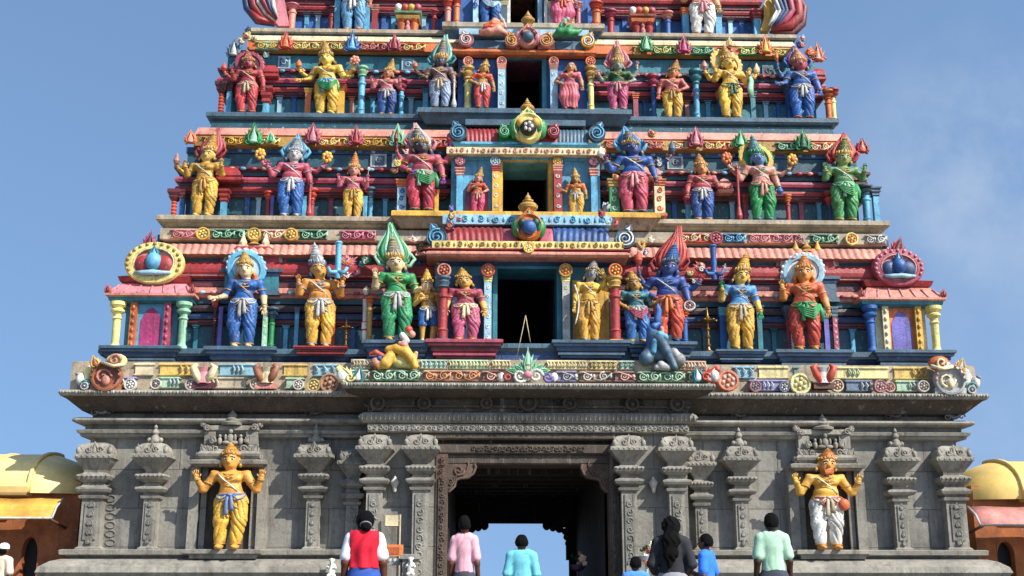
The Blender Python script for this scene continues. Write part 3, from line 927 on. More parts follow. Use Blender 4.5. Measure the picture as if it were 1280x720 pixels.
# frieze medallions under the eaves
def kudu(b, x, y, z, r, m):
    b.lathe((x, y, z), [(r, -.06), (r*1.02, .02), (r*.9, .05), (r*.7, .05), (r*.6, .0), (.001, .0)], m, 14, axis='y')
    b.ell((x, y-.02, z), (r*.35, .06, r*.35), m, 8, 5)
    for a in (-.5, .5): b.ell((x+math.sin(a)*r, y-.02, z+math.cos(a)*r*1.05), (r*.22, .05, r*.3), m, 6, 4)
    b.leaf((x, y-.01, z+r*.8), r*.7, r*.9, .07, m)
    for sg in (-1, 1): b.spiral((x+sg*r*.9, y-.03, z-r*.7), r*.4, 1.1, r*.1, m, sg)
for u, v in ((128, 508), (205, 506), (395, 509), (925, 512), (1118, 513), (1192, 514)):
    b = MB(); y = YW-.16; p = P(u, v, y); kudu(b, p.x, y, p.z, PX(10.5, v, y), DST if u not in (128, 1192) else STONE); part(b, 'medallion', base_o)

# porch entablature
zz = lambda v, y: Z(v, y)
b = MB()
y = 24.42; xh = (X(858, 505, y)-X(457, 505, y))/2
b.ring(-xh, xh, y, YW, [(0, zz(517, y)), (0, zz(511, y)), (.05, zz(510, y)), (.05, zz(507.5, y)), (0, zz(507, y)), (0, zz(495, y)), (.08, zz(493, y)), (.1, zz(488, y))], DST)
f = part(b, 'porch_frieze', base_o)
for u, v, r in ((472, 504, 10), (530, 504, 9), (608, 504, 8), (660, 503, 12), (712, 504, 9), (790, 505, 9), (846, 505, 10)):
    b = MB(); p = P(u, v, 24.36); kudu(b, p.x, 24.36, p.z, PX(r, v, 24.36), DST); part(b, 'medallion', base_o)
b = MB()
for i in range(9):
    u = 485+i*43.5
    p = P(u, 505, 24.415)
    b.box(p.x-.24, p.x+.24, 24.40, 24.43, p.z-.085, p.z+.085, SHADE_DARK if i % 2 else DST)
part(b, 'frieze_panel', f)
b = MB(); y = 24.3; xh = (X(868, 521, y)-X(447, 521, y))/2
z0, z1 = zz(529, y), zz(515, y); h = z1-z0
b.ring(-xh, xh, y, YW, [(-.25, z0), (-.06, z0+.01), (0, z0+h*.3), (.03, z0+h*.5), (0, z0+h*.75), (-.06, z1-.01), (-.25, z1)], STL)
o = part(b, 'porch_cornice', base_o)
b = MB(); n = 74
for i in range(n):
    x = -xh+2*xh*(i+.5)/n
    b.ell((x, y-.02, z0+h*.5), (.028, .03, h*.3), STL, 6, 4)
part(b, 'carved_band', o)
b = MB(); y = 24.36; xh = (X(858, 535, y)-X(456, 535, y))/2
b.ring(-xh, xh, y, YW, [(-.1, zz(541, y)), (-.02, zz(540.5, y)), (0, zz(539, y)), (0, zz(531.5, y)), (-.02, zz(530, y)), (-.1, zz(529, y))], STL)
o = part(b, 'porch_cornice', base_o)
b = MB()
for i in range(60):
    x = -xh+.05+(2*xh-.1)*i/59
    b.spiral((x, y-.012, zz(535.3, y)), .055, 1.2, .014, STL, 1 if i % 2 else -1, i, 8, 4)
part(b, 'carved_band', o)
# lintel stack over the opening
XL = XD+.1
for (v0, v1, y, m, carve) in ((541, 549, 24.42, DST, 0), (549, 555, 24.62, SHADE_DARK, 1), (555, 567, 24.50, DST, 2), (567, 580, 24.58, DST, 0)):
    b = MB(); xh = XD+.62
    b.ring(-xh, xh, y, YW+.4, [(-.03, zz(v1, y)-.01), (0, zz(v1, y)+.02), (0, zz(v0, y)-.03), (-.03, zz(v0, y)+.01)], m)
    o = part(b, 'lintel', base_o)
    if carve:
        b = MB(); zc = zz((v0+v1)/2, y)
        for i in range(44):
            x = -xh*.85+2*xh*.85*i/43
            if carve == 1 and abs(x) < 1.2: continue
            if carve == 2 and abs(x) > 1.15: continue
            b.spiral((x, y-.015, zc), .06, 1.3, .016, DST, 1 if i % 2 else -1, i*.7, 8, 4)
        part(b, 'carved_band', o)
# door jambs + corbel brackets
JB = stone('carved_brown_stone', '4a382e', '6b5546', '241a14', joints=False)
for sg in (-1, 1):
    b = MB(); x0, x1 = sorted((sg*(XD-.0), sg*(XD+.24)))
    b.box(x0, x1, 24.52, YW+.5, 0, zz(568, 24.55), JB)
    x0, x1 = sorted((sg*(XD+.03), sg*(XD+.19)))
    b.box(x0, x1, 24.49, 24.53, 0, zz(600, 24.55), DST)
    o = part(b, 'door_jamb', base_o)
    b = MB()
    for i in range(26):
        b.spiral((sg*(XD+.11), 24.48, .2+i*.125), .055, 1.2, .014, JB, sg*(1 if i % 2 else -1), i, 8, 4)
    part(b, 'carved_band', o)
    # bracket: profile extruded along y
    pr = [(0, 580), (34, 580), (36, 584), (33, 592), (27, 597), (17, 598), (12, 600), (10, 608), (4, 614), (0, 616)]
    b = MB(); V = []; n = len(pr)
    for yy in (24.56, 24.95):
        for du, v in pr: V.append((sg*(XD+.02)-sg*PX(du, v, 24.56), yy, zz(v, 24.56)))
    b.add(V, [list(range(n)), list(range(n, 2*n))]+[(i, (i+1) % n, n+(i+1) % n, n+i) for i in range(n)], JB)
    o = part(b, 'corbel_bracket', base_o)
    b = MB()
    pts = [(sg*(XD+.02)-sg*PX(du, v, 24.56), 24.55, zz(v, 24.56)) for du, v in pr[1:]]
    b.tube(pts, .03, JB, 5)
    pts = [(sg*(XD+.02)-sg*PX(du*.72+1, v, 24.56), 24.55, zz(v-3.5, 24.56)) for du, v in pr[1:]]
    b.tube(pts, .018, JB, 5)
    b.spiral((sg*(XD-.22), 24.55, zz(588, 24.56)), .12, 1.5, .022, JB, sg); b.spiral((sg*(XD-.06), 24.55, zz(602, 24.56)), .08, 1.5, .02, JB, sg)
    part(b, 'carved_scroll', o)
# passage: ceiling beams, inner walls with the dimness painted in, far portal
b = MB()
b.box(-XD, XD, YW+.5, YB, zdoor+.1, zdoor+.249, SHADE_DARK)
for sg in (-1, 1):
    x0, x1 = sorted((sg*(XD-.02), sg*(XD+.05))); b.box(x0, x1, YW+.5, YB-.03, 0, zdoor+.1, SHADE_DARK)
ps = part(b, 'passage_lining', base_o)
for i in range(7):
    b = MB(); y = YW+.9+i*1.05; b.box(-XD+.02, XD-.02, y, y+.42, zdoor-.12, zdoor+.1, SHADE_DARK); part(b, 'ceiling_beam', ps)
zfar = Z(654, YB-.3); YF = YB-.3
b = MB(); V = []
b.box(-XD, XD, YF, YF+.28, zfar, zdoor+.1, SHADE_DARK)
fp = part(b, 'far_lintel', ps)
k = PX(1, 660, YF); zc = lambda v: zz(v, YF)
xq = lambda du: du*k
for sg in (-1, 1):
    b = MB()
    def blk(ua, ub, va, vb):
        x0, x1 = sorted((sg*xq(ua), sg*xq(ub))); b.box(x0, x1, YF+.01, YF+.24, zc(vb), zc(va), SHADE_DARK)
    blk(34, 76, 652, 659); blk(63, 76, 658, 700); x0, x1 = sorted((sg*xq(66.5), sg*xq(76))); b.box(x0, x1, YF+.012, YF+.235, 0, zc(699), SHADE_DARK)
    for du, v, r in ((39, 658, 4.5), (47, 659.5, 4.5), (55, 661, 4.8), (62, 664, 4.2), (64, 671, 4.2), (66, 679, 4.2), (68.5, 687, 4.2), (68.5, 695, 4)):
        b.lathe((sg*xq(du), YF+.2, zc(v)), [(r*k, 0), (r*k, .18), (r*k*.8, .2)], SHADE_DARK, 14, axis='y', smooth=False)
    part(b, 'scalloped_bracket', ps)

# stone pilasters
def stone_pilaster(u, vb, vt, Y, w=13, d=.24, finial=0, zb=None, mat=None, carved=False, name='pilaster', capw=1.):
    """w: shaft half-width px; vt: top of cushion"""
    m = mat or STL
    pb = P(u, 640, Y); x = pb.x
    k = PX(1, 600, Y); zt = P(u, vt, Y).z; z0 = zb if zb is not None else P(u, vb, Y).z
    hw = w*k
    b = MB()
    yb = Y+d+.1
    s1 = zt-70*k
    def rg(prof, mm=m):   # prof (half-width px, z)
        b.ring(x-hw, x+hw, Y, yb, [((q-w)*k, z) for q, z in prof], mm)
    rg([(w+3, z0), (w+3, z0+6*k), (w, z0+8*k), (w, s1)])
    b.box(x-hw*.62, x+hw*.62, Y-.025, Y+.01, z0+16*k, s1-4*k, STONE)
    c = capw*.72
    rg([(w, s1), (w+3, s1+1*k), (w+4, s1+4*k), (w+1, s1+5*k), (w+1, s1+7*k), (w+7*c, s1+9*k), (w+9*c, s1+12*k), (w+9*c, s1+14*k), (w+2, s1+16*k), (w, s1+20*k)])
    rg([(w, s1+20*k), (w+2, s1+21*k), (w+8*c, s1+24*k), (w+10*c, s1+28*k), (w+9*c, s1+30*k), (w+3, s1+31*k), (w, s1+33*k), (w+1, s1+36*k)])
    rg([(w+1, s1+36*k), (w+6*c, s1+41*k), (w+10*c, s1+45*k), (w+13*c, s1+49*k), (w+15*c, s1+50*k), (w+15*c, s1+54*k), (w+12*c, s1+55*k)])
    rg([(w+12*c, s1+55*k), (w+12*c, s1+58*k), (w+9*c, s1+64*k), (w+5*c, s1+68*k), (w*.8, s1+70*k)])
    o = part(b, name, base_o)
    b = MB()
    for sg in (-1, 1):   # carved corner leaves on the cushion
        b.ell((x+sg*(w+9*c)*k, Y-11*c*k, s1+59*k), (3.2*k, 3*k, 4.6*k), m, 7, 5)
    b.leaf((x, Y-9*c*k, s1+54*k), 11*k, 17*k, 5*k, m)
    for sg in (-1, 1): b.leaf((x+sg*(w+5*c)*k, Y-9*c*k, s1+55*k), 8*k, 13*k, 4*k, m, rot=sg*.3); b.spiral((x+sg*(w*.55)*k, Y-12*c*k, s1+60*k), 4*k, 1.3, 1.1*k, m, sg)
    for i in range(7):
        b.ell((x+(i-3)*(w+8*c)*k/3.2, Y-10*k*c, s1+28*k), (1.9*k, 1.5*k, 1.7*k), m, 6, 4)
        b.ell((x+(i-3)*(w+12*c)*k/3.2, Y-14.5*k*c, s1+52*k), (2.0*k, 1.4*k, 1.6*k), m, 6, 4)
    if carved:
        for i in range(14):
            b.spiral((x, Y-.03, z0+.25+i*(s1-z0-.35)/14), hw*.48, 1.2, .016, m, 1 if i % 2 else -1, i*.6, 9, 4)
    else:
        for i in range(5):
            b.leaf((x, Y-.03, s1-(10+i*11)*k), hw*.7, 9*k, .03, m)
    part(b, 'capital_carving', o)
    if finial:
        b = MB(); yf = Y+.02
        b.ell((x, yf, zt+2*k), (8*k, 6*k, 4*k), m, 8, 5)
        for sg in (-1, 1): b.ell((x+sg*7*k, yf, zt+3*k), (3.4*k, 4*k, 3.4*k), m, 7, 5)
        b.lathe((x, yf, zt+3*k), [(6*k, 0), (5*k, 4*k), (3*k, 6*k), (4.6*k, 9*k), (3.5*k, 12*k), (1.6*k, 14*k), (2.6*k, 16*k), (.6*k, 20*k), (0, 22*k)], m, 9)
        part(b, 'bud_finial', o)
    return o
for u, f, vt in ((114, 0, 553), (187, 1, 553), (391, 1, 553), (928, 1, 557), (1127, 1, 558), (1196, 0, 557)):
    stone_pilaster(u, 688, vt, YW-.26, 8.2 if f else 12.5, .26, f, zb=z690-.02, capw=1.48 if f else 1.05)
for u, vt in ((440, 561), (877, 563)):
    stone_pilaster(u, 688, vt, YW-.2, 7.5, .2, 0, zb=z690-.02, capw=1.1)
for u, vt in ((467, 543), (525, 543), (787, 544), (847, 545)):
    stone_pilaster(u, 0, vt, YPIL, 9.6, YP-YPIL, 0, zb=.0, carved=True, name='porch_pillar', capw=1.3)
    if u in (467, 847): pass
# carved panel grooves on wall left of the corner
b = MB()
for i in range(7):
    p = P(138, 612+i*11, YW-.012)
    b.loop((p.x, p.y, p.z), .10, .065, .014, STONE, 10, 4, axis='y')
part(b, 'carved_band', base_o)
# statue niches with stone canopies
def niche(uc, v0, vb):
    """uc centre; canopy ledge at v0"""
    Yn = YW-.22
    k = PX(1, 600, Yn); x = P(uc, 620, Yn).x; zl = P(uc, v0, Yn).z
    b = MB()
    for sg in (-1, 1):
        b.box(x+sg*42*k-6*k, x+sg*42*k+6*k, Yn, YW, z690-.02, zl-4*k, STL)
        b.box(x+sg*31*k-3.5*k, x+sg*31*k+3.5*k, Yn+.08, YW, z690-.02, zl-4*k, STONE)
    o = part(b, 'niche_frame', base_o)
    b = MB(); b.box(x-27*k, x+27*k, YW-.03, YW-.006, z690, zl-4*k, DST); part(b, 'niche_back', o)
    b = MB()
    b.ring(x-42*k, x+42*k, Yn-.16, YW, [(-.02, zl-8*k), (.02, zl-6*k), (5*k, zl-5*k), (6*k, zl-1*k), (3*k, zl), (-2*k, zl+1*k)], STL)
    b.ring(x-34*k, x+34*k, Yn-.10, YW, [(0, zl), (4*k, zl+5*k), (5*k, zl+8*k), (1*k, zl+12*k), (-4*k, zl+15*k)], STL)
    b.ring(x-28*k, x+28*k, Yn-.04, YW, [(0, zl+15*k), (2*k, zl+18*k), (0, zl+20*k)], STL)
    for sg in (-1, 1):
        b.box(x+sg*26*k-7*k, x+sg*26*k+7*k, Yn-.05, YW, zl+20*k, zl+38*k, STL)
    b.ring(x-34*k, x+34*k, Yn-.06, YW, [(-2*k, zl+36*k), (1*k, zl+38*k), (0, zl+43*k), (-4*k, zl+45*k)], STL)
    b.box(x-19*k, x+19*k, YW-.12, YW, zl+20*k, zl+36*k, SHADE_DARK)
    c = part(b, 'niche_canopy', o)
    b = MB()
    for dx, dz, rx, rz_ in ((0, 27, 4.5, 6), (0, 36, 3, 3.4), (-4.5, 22, 6, 2.6), (4.5, 22, 6, 2.6), (-6, 28, 1.8, 4.5), (6, 28, 1.8, 4.5), (-13, 24, 3, 5), (13, 24, 3, 5), (-13, 30, 2, 2.4), (13, 30, 2, 2.4)):
        b.ell((x+dx*k, Yn-.10, zl+dz*k), (rx*k, 3*k, rz_*k), STL, 9, 6)   # a small seated figure between two attendants
    for sg in (-1, 1):
        for dx, dz, hh in ((20, 21, 12), (30, 9, 13), (37, 2, 9), (24, 11, 9)): b.leaf((x+sg*dx*k, Yn-.10, zl+dz*k), hh*.7*k, hh*k, 3.5*k, STL, rot=sg*.45)
        b.spiral((x+sg*17*k, Yn-.12, zl+14*k), 5*k, 1.4, 1.3*k, STL, sg); b.spiral((x+sg*29*k, Yn-.11, zl+41*k), 4.5*k, 1.4, 1.2*k, STL, sg)
    b.lathe((x, Yn+.0, zl+44*k), [(13*k, 0), (14*k, 3*k), (8*k, 5*k), (9*k, 8*k), (5*k, 10*k), (6.5*k, 13*k), (2.5*k, 17*k), (0, 22*k)], STL, 12)
    for sg in (-1, 1): b.leaf((x+sg*34*k, Yn-.04, zl+42*k), 7*k, 12*k, 4*k, STL, rot=sg*.3)
    part(b, 'canopy_carving', c)
    b = MB()   # projecting sill the statue stands on
    b.ring(x-46*k, x+46*k, YW-.5, YW, [(-6*k, z690-8*k), (-5*k, z690-3*k), (0, z690-2*k), (0, z690+2.2*k), (-1*k, z690+3*k)], STL)
    part(b, 'niche_sill', o)
    return x, Yn, z690+3*k
nl = niche(285, 576, 686)
nr = niche(1034, 581, 688)
# wall lamps between the porch pillars
for u, v in ((494, 606), (816, 607)):
    p = P(u, v, YP); k = PX(1, v, YP); b = MB()
    b.lathe((p.x, p.y-.10, p.z), [(0, -10*k), (2*k, -9*k), (3*k, -4*k), (5*k, 0), (5.5*k, 2*k), (6*k, 3*k), (2*k, 8*k), (1*k, 10*k), (0, 11*k)], plain('b5b0a6', .5), 8)
    b.box(p.x-1.5*k, p.x+1.5*k, p.y-.1, p.y+.02, p.z+7*k, p.z+9*k, plain('6e6a62', .6))
    o = part(b, 'wall_lantern', base_o)

b = MB()
for a, c in (((303, 489), (319, 524)), ((1009, 496), (1006, 524)), ((1036, 494), (1056, 516))):
    p0, p1 = P(*a, 24.42), P(*c, 24.66); mid = p0.lerp(p1, .5)-Vector((0, 0, .06)); b.tube([p0, p0.lerp(mid, .5)-Vector((0, 0, .01)), mid, mid.lerp(p1, .5)-Vector((0, 0, .01)), p1], .006, pt('black'), 4)
part(b, 'hanging_wire', base_o)
# ------------------------------------------------------------------ painted storeys
GOLD = pt('gold', rough=.35)
def strips(parent, Yw, Xh, yb, lst, bx=None):
    for (v0, v1, p, m, kind) in lst:
        y = Yw-p; z1, z0 = Z(v0, y), Z(v1, y); h = z1-z0; mm = pt(m)
        b = MB(); nm = 'moulding'
        segs = [(-Xh, Xh)] if bx is None else [(-Xh, -bx), (bx, Xh)]
        for x0, x1 in segs:
            if kind == 'roll':
                pr = [(p-h*.5, z0), (p-h*.15, z0+h*.06), (p-.01, z0+h*.3), (p, z0+h*.5), (p-.01, z0+h*.7), (p-h*.15, z0+h*.94), (p-h*.5, z1)]
            elif kind == 'step': pr = [(p*.4, z0), (p*.7, z0+h*.15), (p*.75, z0+h*.45), (p, z0+h*.5), (p, z1), (p*.5, z1+.01)]
            elif kind == 'cav': pr = [(p*.2, z0), (p*.35, z0+h*.3), (p*.6, z0+h*.6), (p, z0+h*.85), (p, z1), (p*.5, z1+.01)]
            else: pr = [(p, z0), (p, z1)]
            if kind == 'tile':
                b.ring(x0, x1, Yw, yb, [(p-.22, z0-.02), (p-.05, z0), (p-.05, z0+.03), (p-.30, z1), (p-.4, z1+.02)], mm)
                b.corrug(x0-p, x1+p, y, y+.2, z0+.005, z1-.01, .16, .045, mm, y+.35); nm = 'tiled_eave'
            else: b.ring(x0, x1, Yw, yb, pr, mm)
        part(b, nm, parent)
def ledge(parent, xh, yf, yb, zt, hpx, v, m0='beige', m1='slate', name='ledge'):
    b = MB(); k = PX(1, v, yf); h = hpx*k; a, c = pt(m0), pt(m1)
    b.ring(-xh, xh, yf, yb, [(-.34, zt-h), (-.26, zt-h*.95), (-.12, zt-h*.55), (-.03, zt-h*.5), (-.03, zt-h*.42), (0, zt-h*.36), (0, zt-.015), (-.02, zt)], [c, c, c, a, a, a, a])
    return part(b, name, parent)
def frieze(parent, Y, v0, v1, segs, vref=None, depth=.35, knob=True, nm='frieze', style='scroll'):
    z1, z0 = Z(v0, Y), Z(v1, Y); h = z1-z0
    for u0, u1, mb_, mr in segs:
        x0, x1 = X(u0, v0, Y), X(u1, v0, Y)
        b = MB(); b.ring(x0+.02, x1-.02, Y, Y+depth, [(-.02, z0), (0, z0+.02), (0, z0+h*.14), (-.03, z0+h*.16), (-.03, z1-h*.16), (0, z1-h*.14), (0, z1-.02), (-.02, z1)], (pale if parent is tier1 and Y < 24.7 else pt)(mb_))
        o = part(b, nm, parent)
        if mr is None: continue
        b = MB(); n = max(1, int((x1-x0)/(h*1.05))); w = (x1-x0)/n
        for i in range(n):
            cx = x0+w*(i+.5); c = (cx, Y-.0, z0+h*.5); m = (pale if parent is tier1 and Y < 24.7 else pt)(mr)
            if style == 'bar' and parent is tier1 and Y > 24.3 and (i*7+int(u0)) % 3: continue
            if style == 'scroll':
                b.spiral(c, min(w, h)*.42, 1.6, h*.085, m, 1 if i % 2 else -1, (i % 3)*.9+.5)
                sg = 1 if i % 2 else -1
                b.tube([(cx-w*.5, Y, z0+h*(.5-sg*.3)), (cx-w*.2, Y-.01, z0+h*(.5-sg*.36)), (cx+w*.2, Y-.01, z0+h*(.5-sg*.1)), (cx+w*.5, Y, z0+h*(.5+sg*.3))], h*.07, m, 5)
                b.ell((cx+w*.42, Y-.01, z0+h*.5), (w*.09, .03, h*.2), m, 6, 4)
            else:
                for q in (-.3, 0, .3):
                    b.tube([(cx+w*q-w*.1, Y, z0+h*.2), (cx+w*q+w*.08, Y-.015, z0+h*.5), (cx+w*q-w*.06, Y, z0+h*.8)], h*.08, m, 5)
        part(b, 'scroll_carving', o)
def pil(parent, u, vt, w, Y, z0, shaft, cap=None, style='sq', capw=1.7, caph=9, base=True, extra=None, name='pilaster'):
    """painted pilaster; w shaft width px, vt top in the photo at u"""
    p = P(u, vt, Y); k = PX(1, vt, Y); x, z1 = p.x, p.z; r = w*k/2
    ms, mc = pt(shaft), pt(cap or shaft); ch = caph*k; b = MB()
    zc = z1-ch
    if base: b.ring(x-r, x+r, Y-r, Y+r, [(.3*r, z0), (.3*r, z0+3*k), (.1*r, z0+4*k)], mc, back=True)
    if style == 'rd':
        H = zc-z0
        pr = [(r, z0+3*k), (r*1.0, z0+H*.2), (r*1.15, z0+H*.22), (r*.9, z0+H*.26), (r*.95, z0+H*.8), (r*1.2, z0+H*.83), (r*1.2, z0+H*.87), (r*.85, z0+H*.9), (r*.9, zc)]
        b.lathe((x, Y, 0), pr, ms, 12)
        b.lathe((x, Y, zc), [(r*.9, 0), (r*1.3, ch*.1), (r*1.05, ch*.22), (r*capw*.9, ch*.4), (r*capw, ch*.52), (r*1.1, ch*.66), (r*capw*1.1, ch*.84), (r*capw*1.1, ch)], mc, 12)
    elif style == 'sp':
        H = zc-z0; n = max(3, int(H/(r*1.3)))
        pr = []
        for i in range(n):
            pr += [(r*.75, z0+3*k+(H-3*k)*i/n), (r*1.1, z0+3*k+(H-3*k)*(i+.5)/n)]
        pr += [(r*.75, zc)]
        b.lathe((x, Y, 0), pr, ms, 10)
        b.ring(x-r, x+r, Y-r, Y+r, [(0, zc), (r*(capw-1)*.6, zc+ch*.3), (r*(capw-1)*.5, zc+ch*.4), (r*(capw-1), zc+ch*.7), (r*(capw-1), z1)], mc, back=True)
    else:
        b.ring(x-r, x+r, Y-r, Y+r, [(0, z0+3*k), (0, zc)], ms, back=True)
        q = r*(capw-1)
        b.ring(x-r, x+r, Y-r, Y+r, [(0, zc), (q*.4, zc+ch*.12), (q*.35, zc+ch*.25), (q*.15, zc+ch*.3), (q*.7, zc+ch*.48), (q*.7, zc+ch*.62), (q*.4, zc+ch*.66), (q, zc+ch*.85), (q, z1)], mc, back=True)
    if extra:   # carved scrolls or bands down the shaft
        me = pt(extra); n = max(3, int((zc-z0)/(2.6*r)))
        for i in range(n):
            cz = z0+5*k+(zc-z0-5*k)*(i+.5)/n
            b.spiral((x, Y-r*1.04, cz), r*.62, 1.3, r*.16, me, 1 if i % 2 else -1, i*.8, 9, 4)
    return part(b, name, parent)
def fin(parent, u, v1, vb, Y, cols, w=None, rot=0.):
    p0, p1 = P(u, vb, Y), P(u, v1, Y); h = p1.z-p0.z
    b = MB(); b.leaf((p0.x, Y, p0.z), w*PX(1, vb, Y) if w else h*.62, h, h*.3, [pt(c) for c in cols], rot=rot)
    b.ell((p0.x, Y-h*.1, p0.z+h*.12), (h*.2, h*.12, h*.09), pt(cols[1]), 8, 5)
    for sg in (-1, 1): b.spiral((p0.x+sg*h*.24, Y-h*.1, p0.z+h*.1), h*.12, 1.1, h*.035, pt(cols[0]), sg)
    return part(b, 'leaf_finial', parent)
def wallblk(parent, segs, Y, yb, m, name):
    b = MB()
    for x0, x1, z0, z1 in segs: b.box(x0, x1, Y, yb, z0, z1, m)
    return part(b, name, parent)
def plaque(parent, u, v0, v1, w, Y, mats):
    a, c = P(u, v1, Y), P(u, v0, Y); k = PX(1, v0, Y); h = c.z-a.z
    b = MB(); b.box(a.x-w*k/2, a.x+w*k/2, Y-.03, Y+.05, a.z, c.z, pt(mats[0]))
    b.box(a.x-w*k*.38, a.x+w*k*.38, Y-.035, Y+.01, a.z+h*.13, c.z-h*.13, pt(mats[1]))
    b.spiral((a.x, Y-.04, a.z+h*.5), h*.28, 1.4, h*.05, pt(mats[0]), 1); b.ell((a.x+h*.12, Y-.04, a.z+h*.6), (h*.12, .02, h*.09), pt(mats[0]), 6, 4)
    part(b, 'plaque', parent)
def finial(parent, u, vt, vb, Y, m=None, name='pot_finial'):
    p0, p1 = P(u, vb, Y), P(u, vt, Y); h = p1.z-p0.z; b = MB()
    b.lathe((p0.x, Y, p0.z), [(r*h*1.1, q*h) for r, q in ((.22, 0), (.24, .05), (.16, .1), (.2, .16), (.34, .3), (.36, .4), (.28, .5), (.13, .56), (.2, .6), (.2, .64), (.1, .68), (.12, .74), (.09, .8), (.03, .9), (0, 1))], m or GOLD, 14)
    return part(b, name, parent)
def scrolldisc(parent, u, v, r, Y, cols, sgn=1, name='end_scroll'):
    p = P(u, v, Y); k = PX(1, v, Y); q = r*k; b = MB(); a, c, d = [pt(x) for x in cols]
    b.lathe((p.x, Y, p.z), [(q, -.10), (q*1.02, .02), (q*.94, .07), (q*.8, .05), (.001, .05)], a, 18, axis='y')
    b.spiral((p.x, Y-.07, p.z), q*.82, 2.1, q*.10, c, sgn, 1.2, 26, 5)
    b.ell((p.x, Y-.08, p.z), (q*.2, .05, q*.2), d, 8, 5)
    b.leaf((p.x-sgn*q*.2, Y, p.z+q*.7), q*.9, q*.9, .08, [a, c], rot=-sgn*.5)
    return part(b, name, parent)

# =================================================== FIRST STOREY
tier1 = None
YF1, YW1 = 24.8, 25.55
ZF1 = Z(437.5, YF1); ZT1 = Z(276, 25.45)
XF1 = (X(1190, 438, YF1)-X(127, 436, YF1))/2
XC1 = (X(1118, 350, YW1)-X(200, 350, YW1))/2
doors = {1: (622, 697, 336), 2: (630, 688, 202), 3: (637, 683, 75), 4: (640, 678, -40)}
def core(n, Yw, Xc, zf, zt, yb, mat, zbase, vmid, xup):
    u0, u1, v = doors[n]; xd = (X(u1, v, Yw)-X(u0, v, Yw))/2; zd = Z(v, Yw)
    zm = Z(vmid, Yw)
    o = wallblk(tower, [(-Xc, -xd, zbase, zm), (xd, Xc, zbase, zm), (-xd, xd, zd+.15, zm), (-xd, xd, zbase, zf-.02), (-xup, xup, zm-.01, zt)], Yw, yb, paint(C[mat], fade=.75), 'storey_wall')
    b = MB(); b.box(-xd, xd, yb-.5, yb-.1, zf, zd+.16, SHADE_DARK); b.box(-xd+.004, xd-.004, Yw+.6, yb-.5, zd-.0, zd+.149, pt('dmaroon'))
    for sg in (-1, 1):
        xa, xb = sorted((sg*(xd-.03), sg*(xd+.02))); b.box(xa, xb, Yw+.5, yb-.5, zf-.015, zd+.1, SHADE_DARK)  # room lining near-black: its unlit depth is put into the colour
    part(b, 'inner_room', o)
    return o, xd, zd
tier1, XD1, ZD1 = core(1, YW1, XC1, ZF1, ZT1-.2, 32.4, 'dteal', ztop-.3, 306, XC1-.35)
# painted parapet band above the granite eave
b = MB(); b.ring(-XE+.12, XE-.12, 24.66, 32.9, [(0, ztop-.02), (0, Z(455, 24.66)), (-.05, Z(454, 24.66))], pt('beige')); part(b, 'parapet', tier1)
frieze(tier1, 24.52, 473, 487.5, [(150, 172, 'lpurple', 'lgrey'), (194, 226, 'lgreen', 'sky'), (258, 310, 'beige', 'beige'), (355, 382, 'lgreen', 'lgreen'), (935, 985, 'lpurple', 'sky'), (1055, 1092, 'dblue', 'lgrey'), (1118, 1150, 'lgreen', 'lgrey')], style='bar')
frieze(tier1, 24.60, 456, 472, [(166, 194, 'cream', 'lgrey'), (197, 247, 'yellow', 'ochre'), (272, 324, 'lblue', 'sky'), (352, 386, 'yellow', 'ochre'), (390, 424, 'lblue', 'sky'), (915, 945, 'lblue', 'sky'), (946, 987, 'lyellow', 'yellow'), (990, 1000, 'teal', None), (1040, 1112, 'lyellow', 'lgreen'), (1115, 1160, 'yellow', 'yellow')], style='bar')
for u, v, r, cs in ((163, 480, 9, ('lgrey', 'dblue', 'white')), (195, 479, 8, ('white', 'orange', 'dblue')), (239, 480, 9, ('lgrey', 'magenta', 'white')), (320, 479, 9, ('cream', 'grey', 'white')), (373, 480, 8, ('white', 'purple', 'white')), (392, 481, 10, ('yellow', 'ochre', 'lyellow')), (412, 478, 15, ('terracotta', 'orange', 'brown')),
                  (1100, 482, 10, ('rose', 'white', 'pink')), (1112, 483, 8, ('salmon', 'white', 'red')), (1154, 482, 9, ('white', 'rose', 'lgrey')), (1000, 479, 16, ('lyellow', 'lgreen', 'yellow')), (1046, 481, 10, ('cream', 'terracotta', 'salmon')), (944, 482, 9, ('rose', 'white', 'dblue')), (980, 483, 8, ('dblue', 'lpurple', 'white')), (910, 475, 16, ('orred', 'terracotta', 'salmon'))):
    p = P(u, v+1, 24.46); b = MB(); b.rosette((p.x, 24.46, p.z), PX(r*.86, v, 24.46), [pale(c) for c in cs], .08); part(b, 'rosette', tier1)
# lotus-shaped brackets on the parapet
for u, v, cs in ((332, 470, ('cream', 'terracotta', 'salmon')), (1030, 472, ('lgrey', 'orred', 'brown')), (254, 466, ('pink', 'cream', 'maroon'))):
    p = P(u, 487, 24.44); k = PX(1, v, 24.44); b = MB(); a, c, d = [pt(x) for x in cs]
    b.box(p.x-13*k, p.x+13*k, 24.40, 24.6, p.z+1*k, p.z+9*k, d)
    for sg in (-1, 1):
        b.tube([(p.x+sg*4*k, 24.4, p.z+8*k), (p.x+sg*9*k, 24.38, p.z+18*k), (p.x+sg*13*k, 24.38, p.z+28*k), (p.x+sg*8*k, 24.36, p.z+31*k)], [3*k, 5*k, 4.5*k, 2*k], c, 8)
    b.lathe((p.x, 24.42, p.z+8*k), [(10*k, 0), (7*k, 8*k), (5*k, 14*k), (8*k, 20*k), (0, 21*k)], a, 12, sy=.5)
    part(b, 'lotus_bracket', tier1)
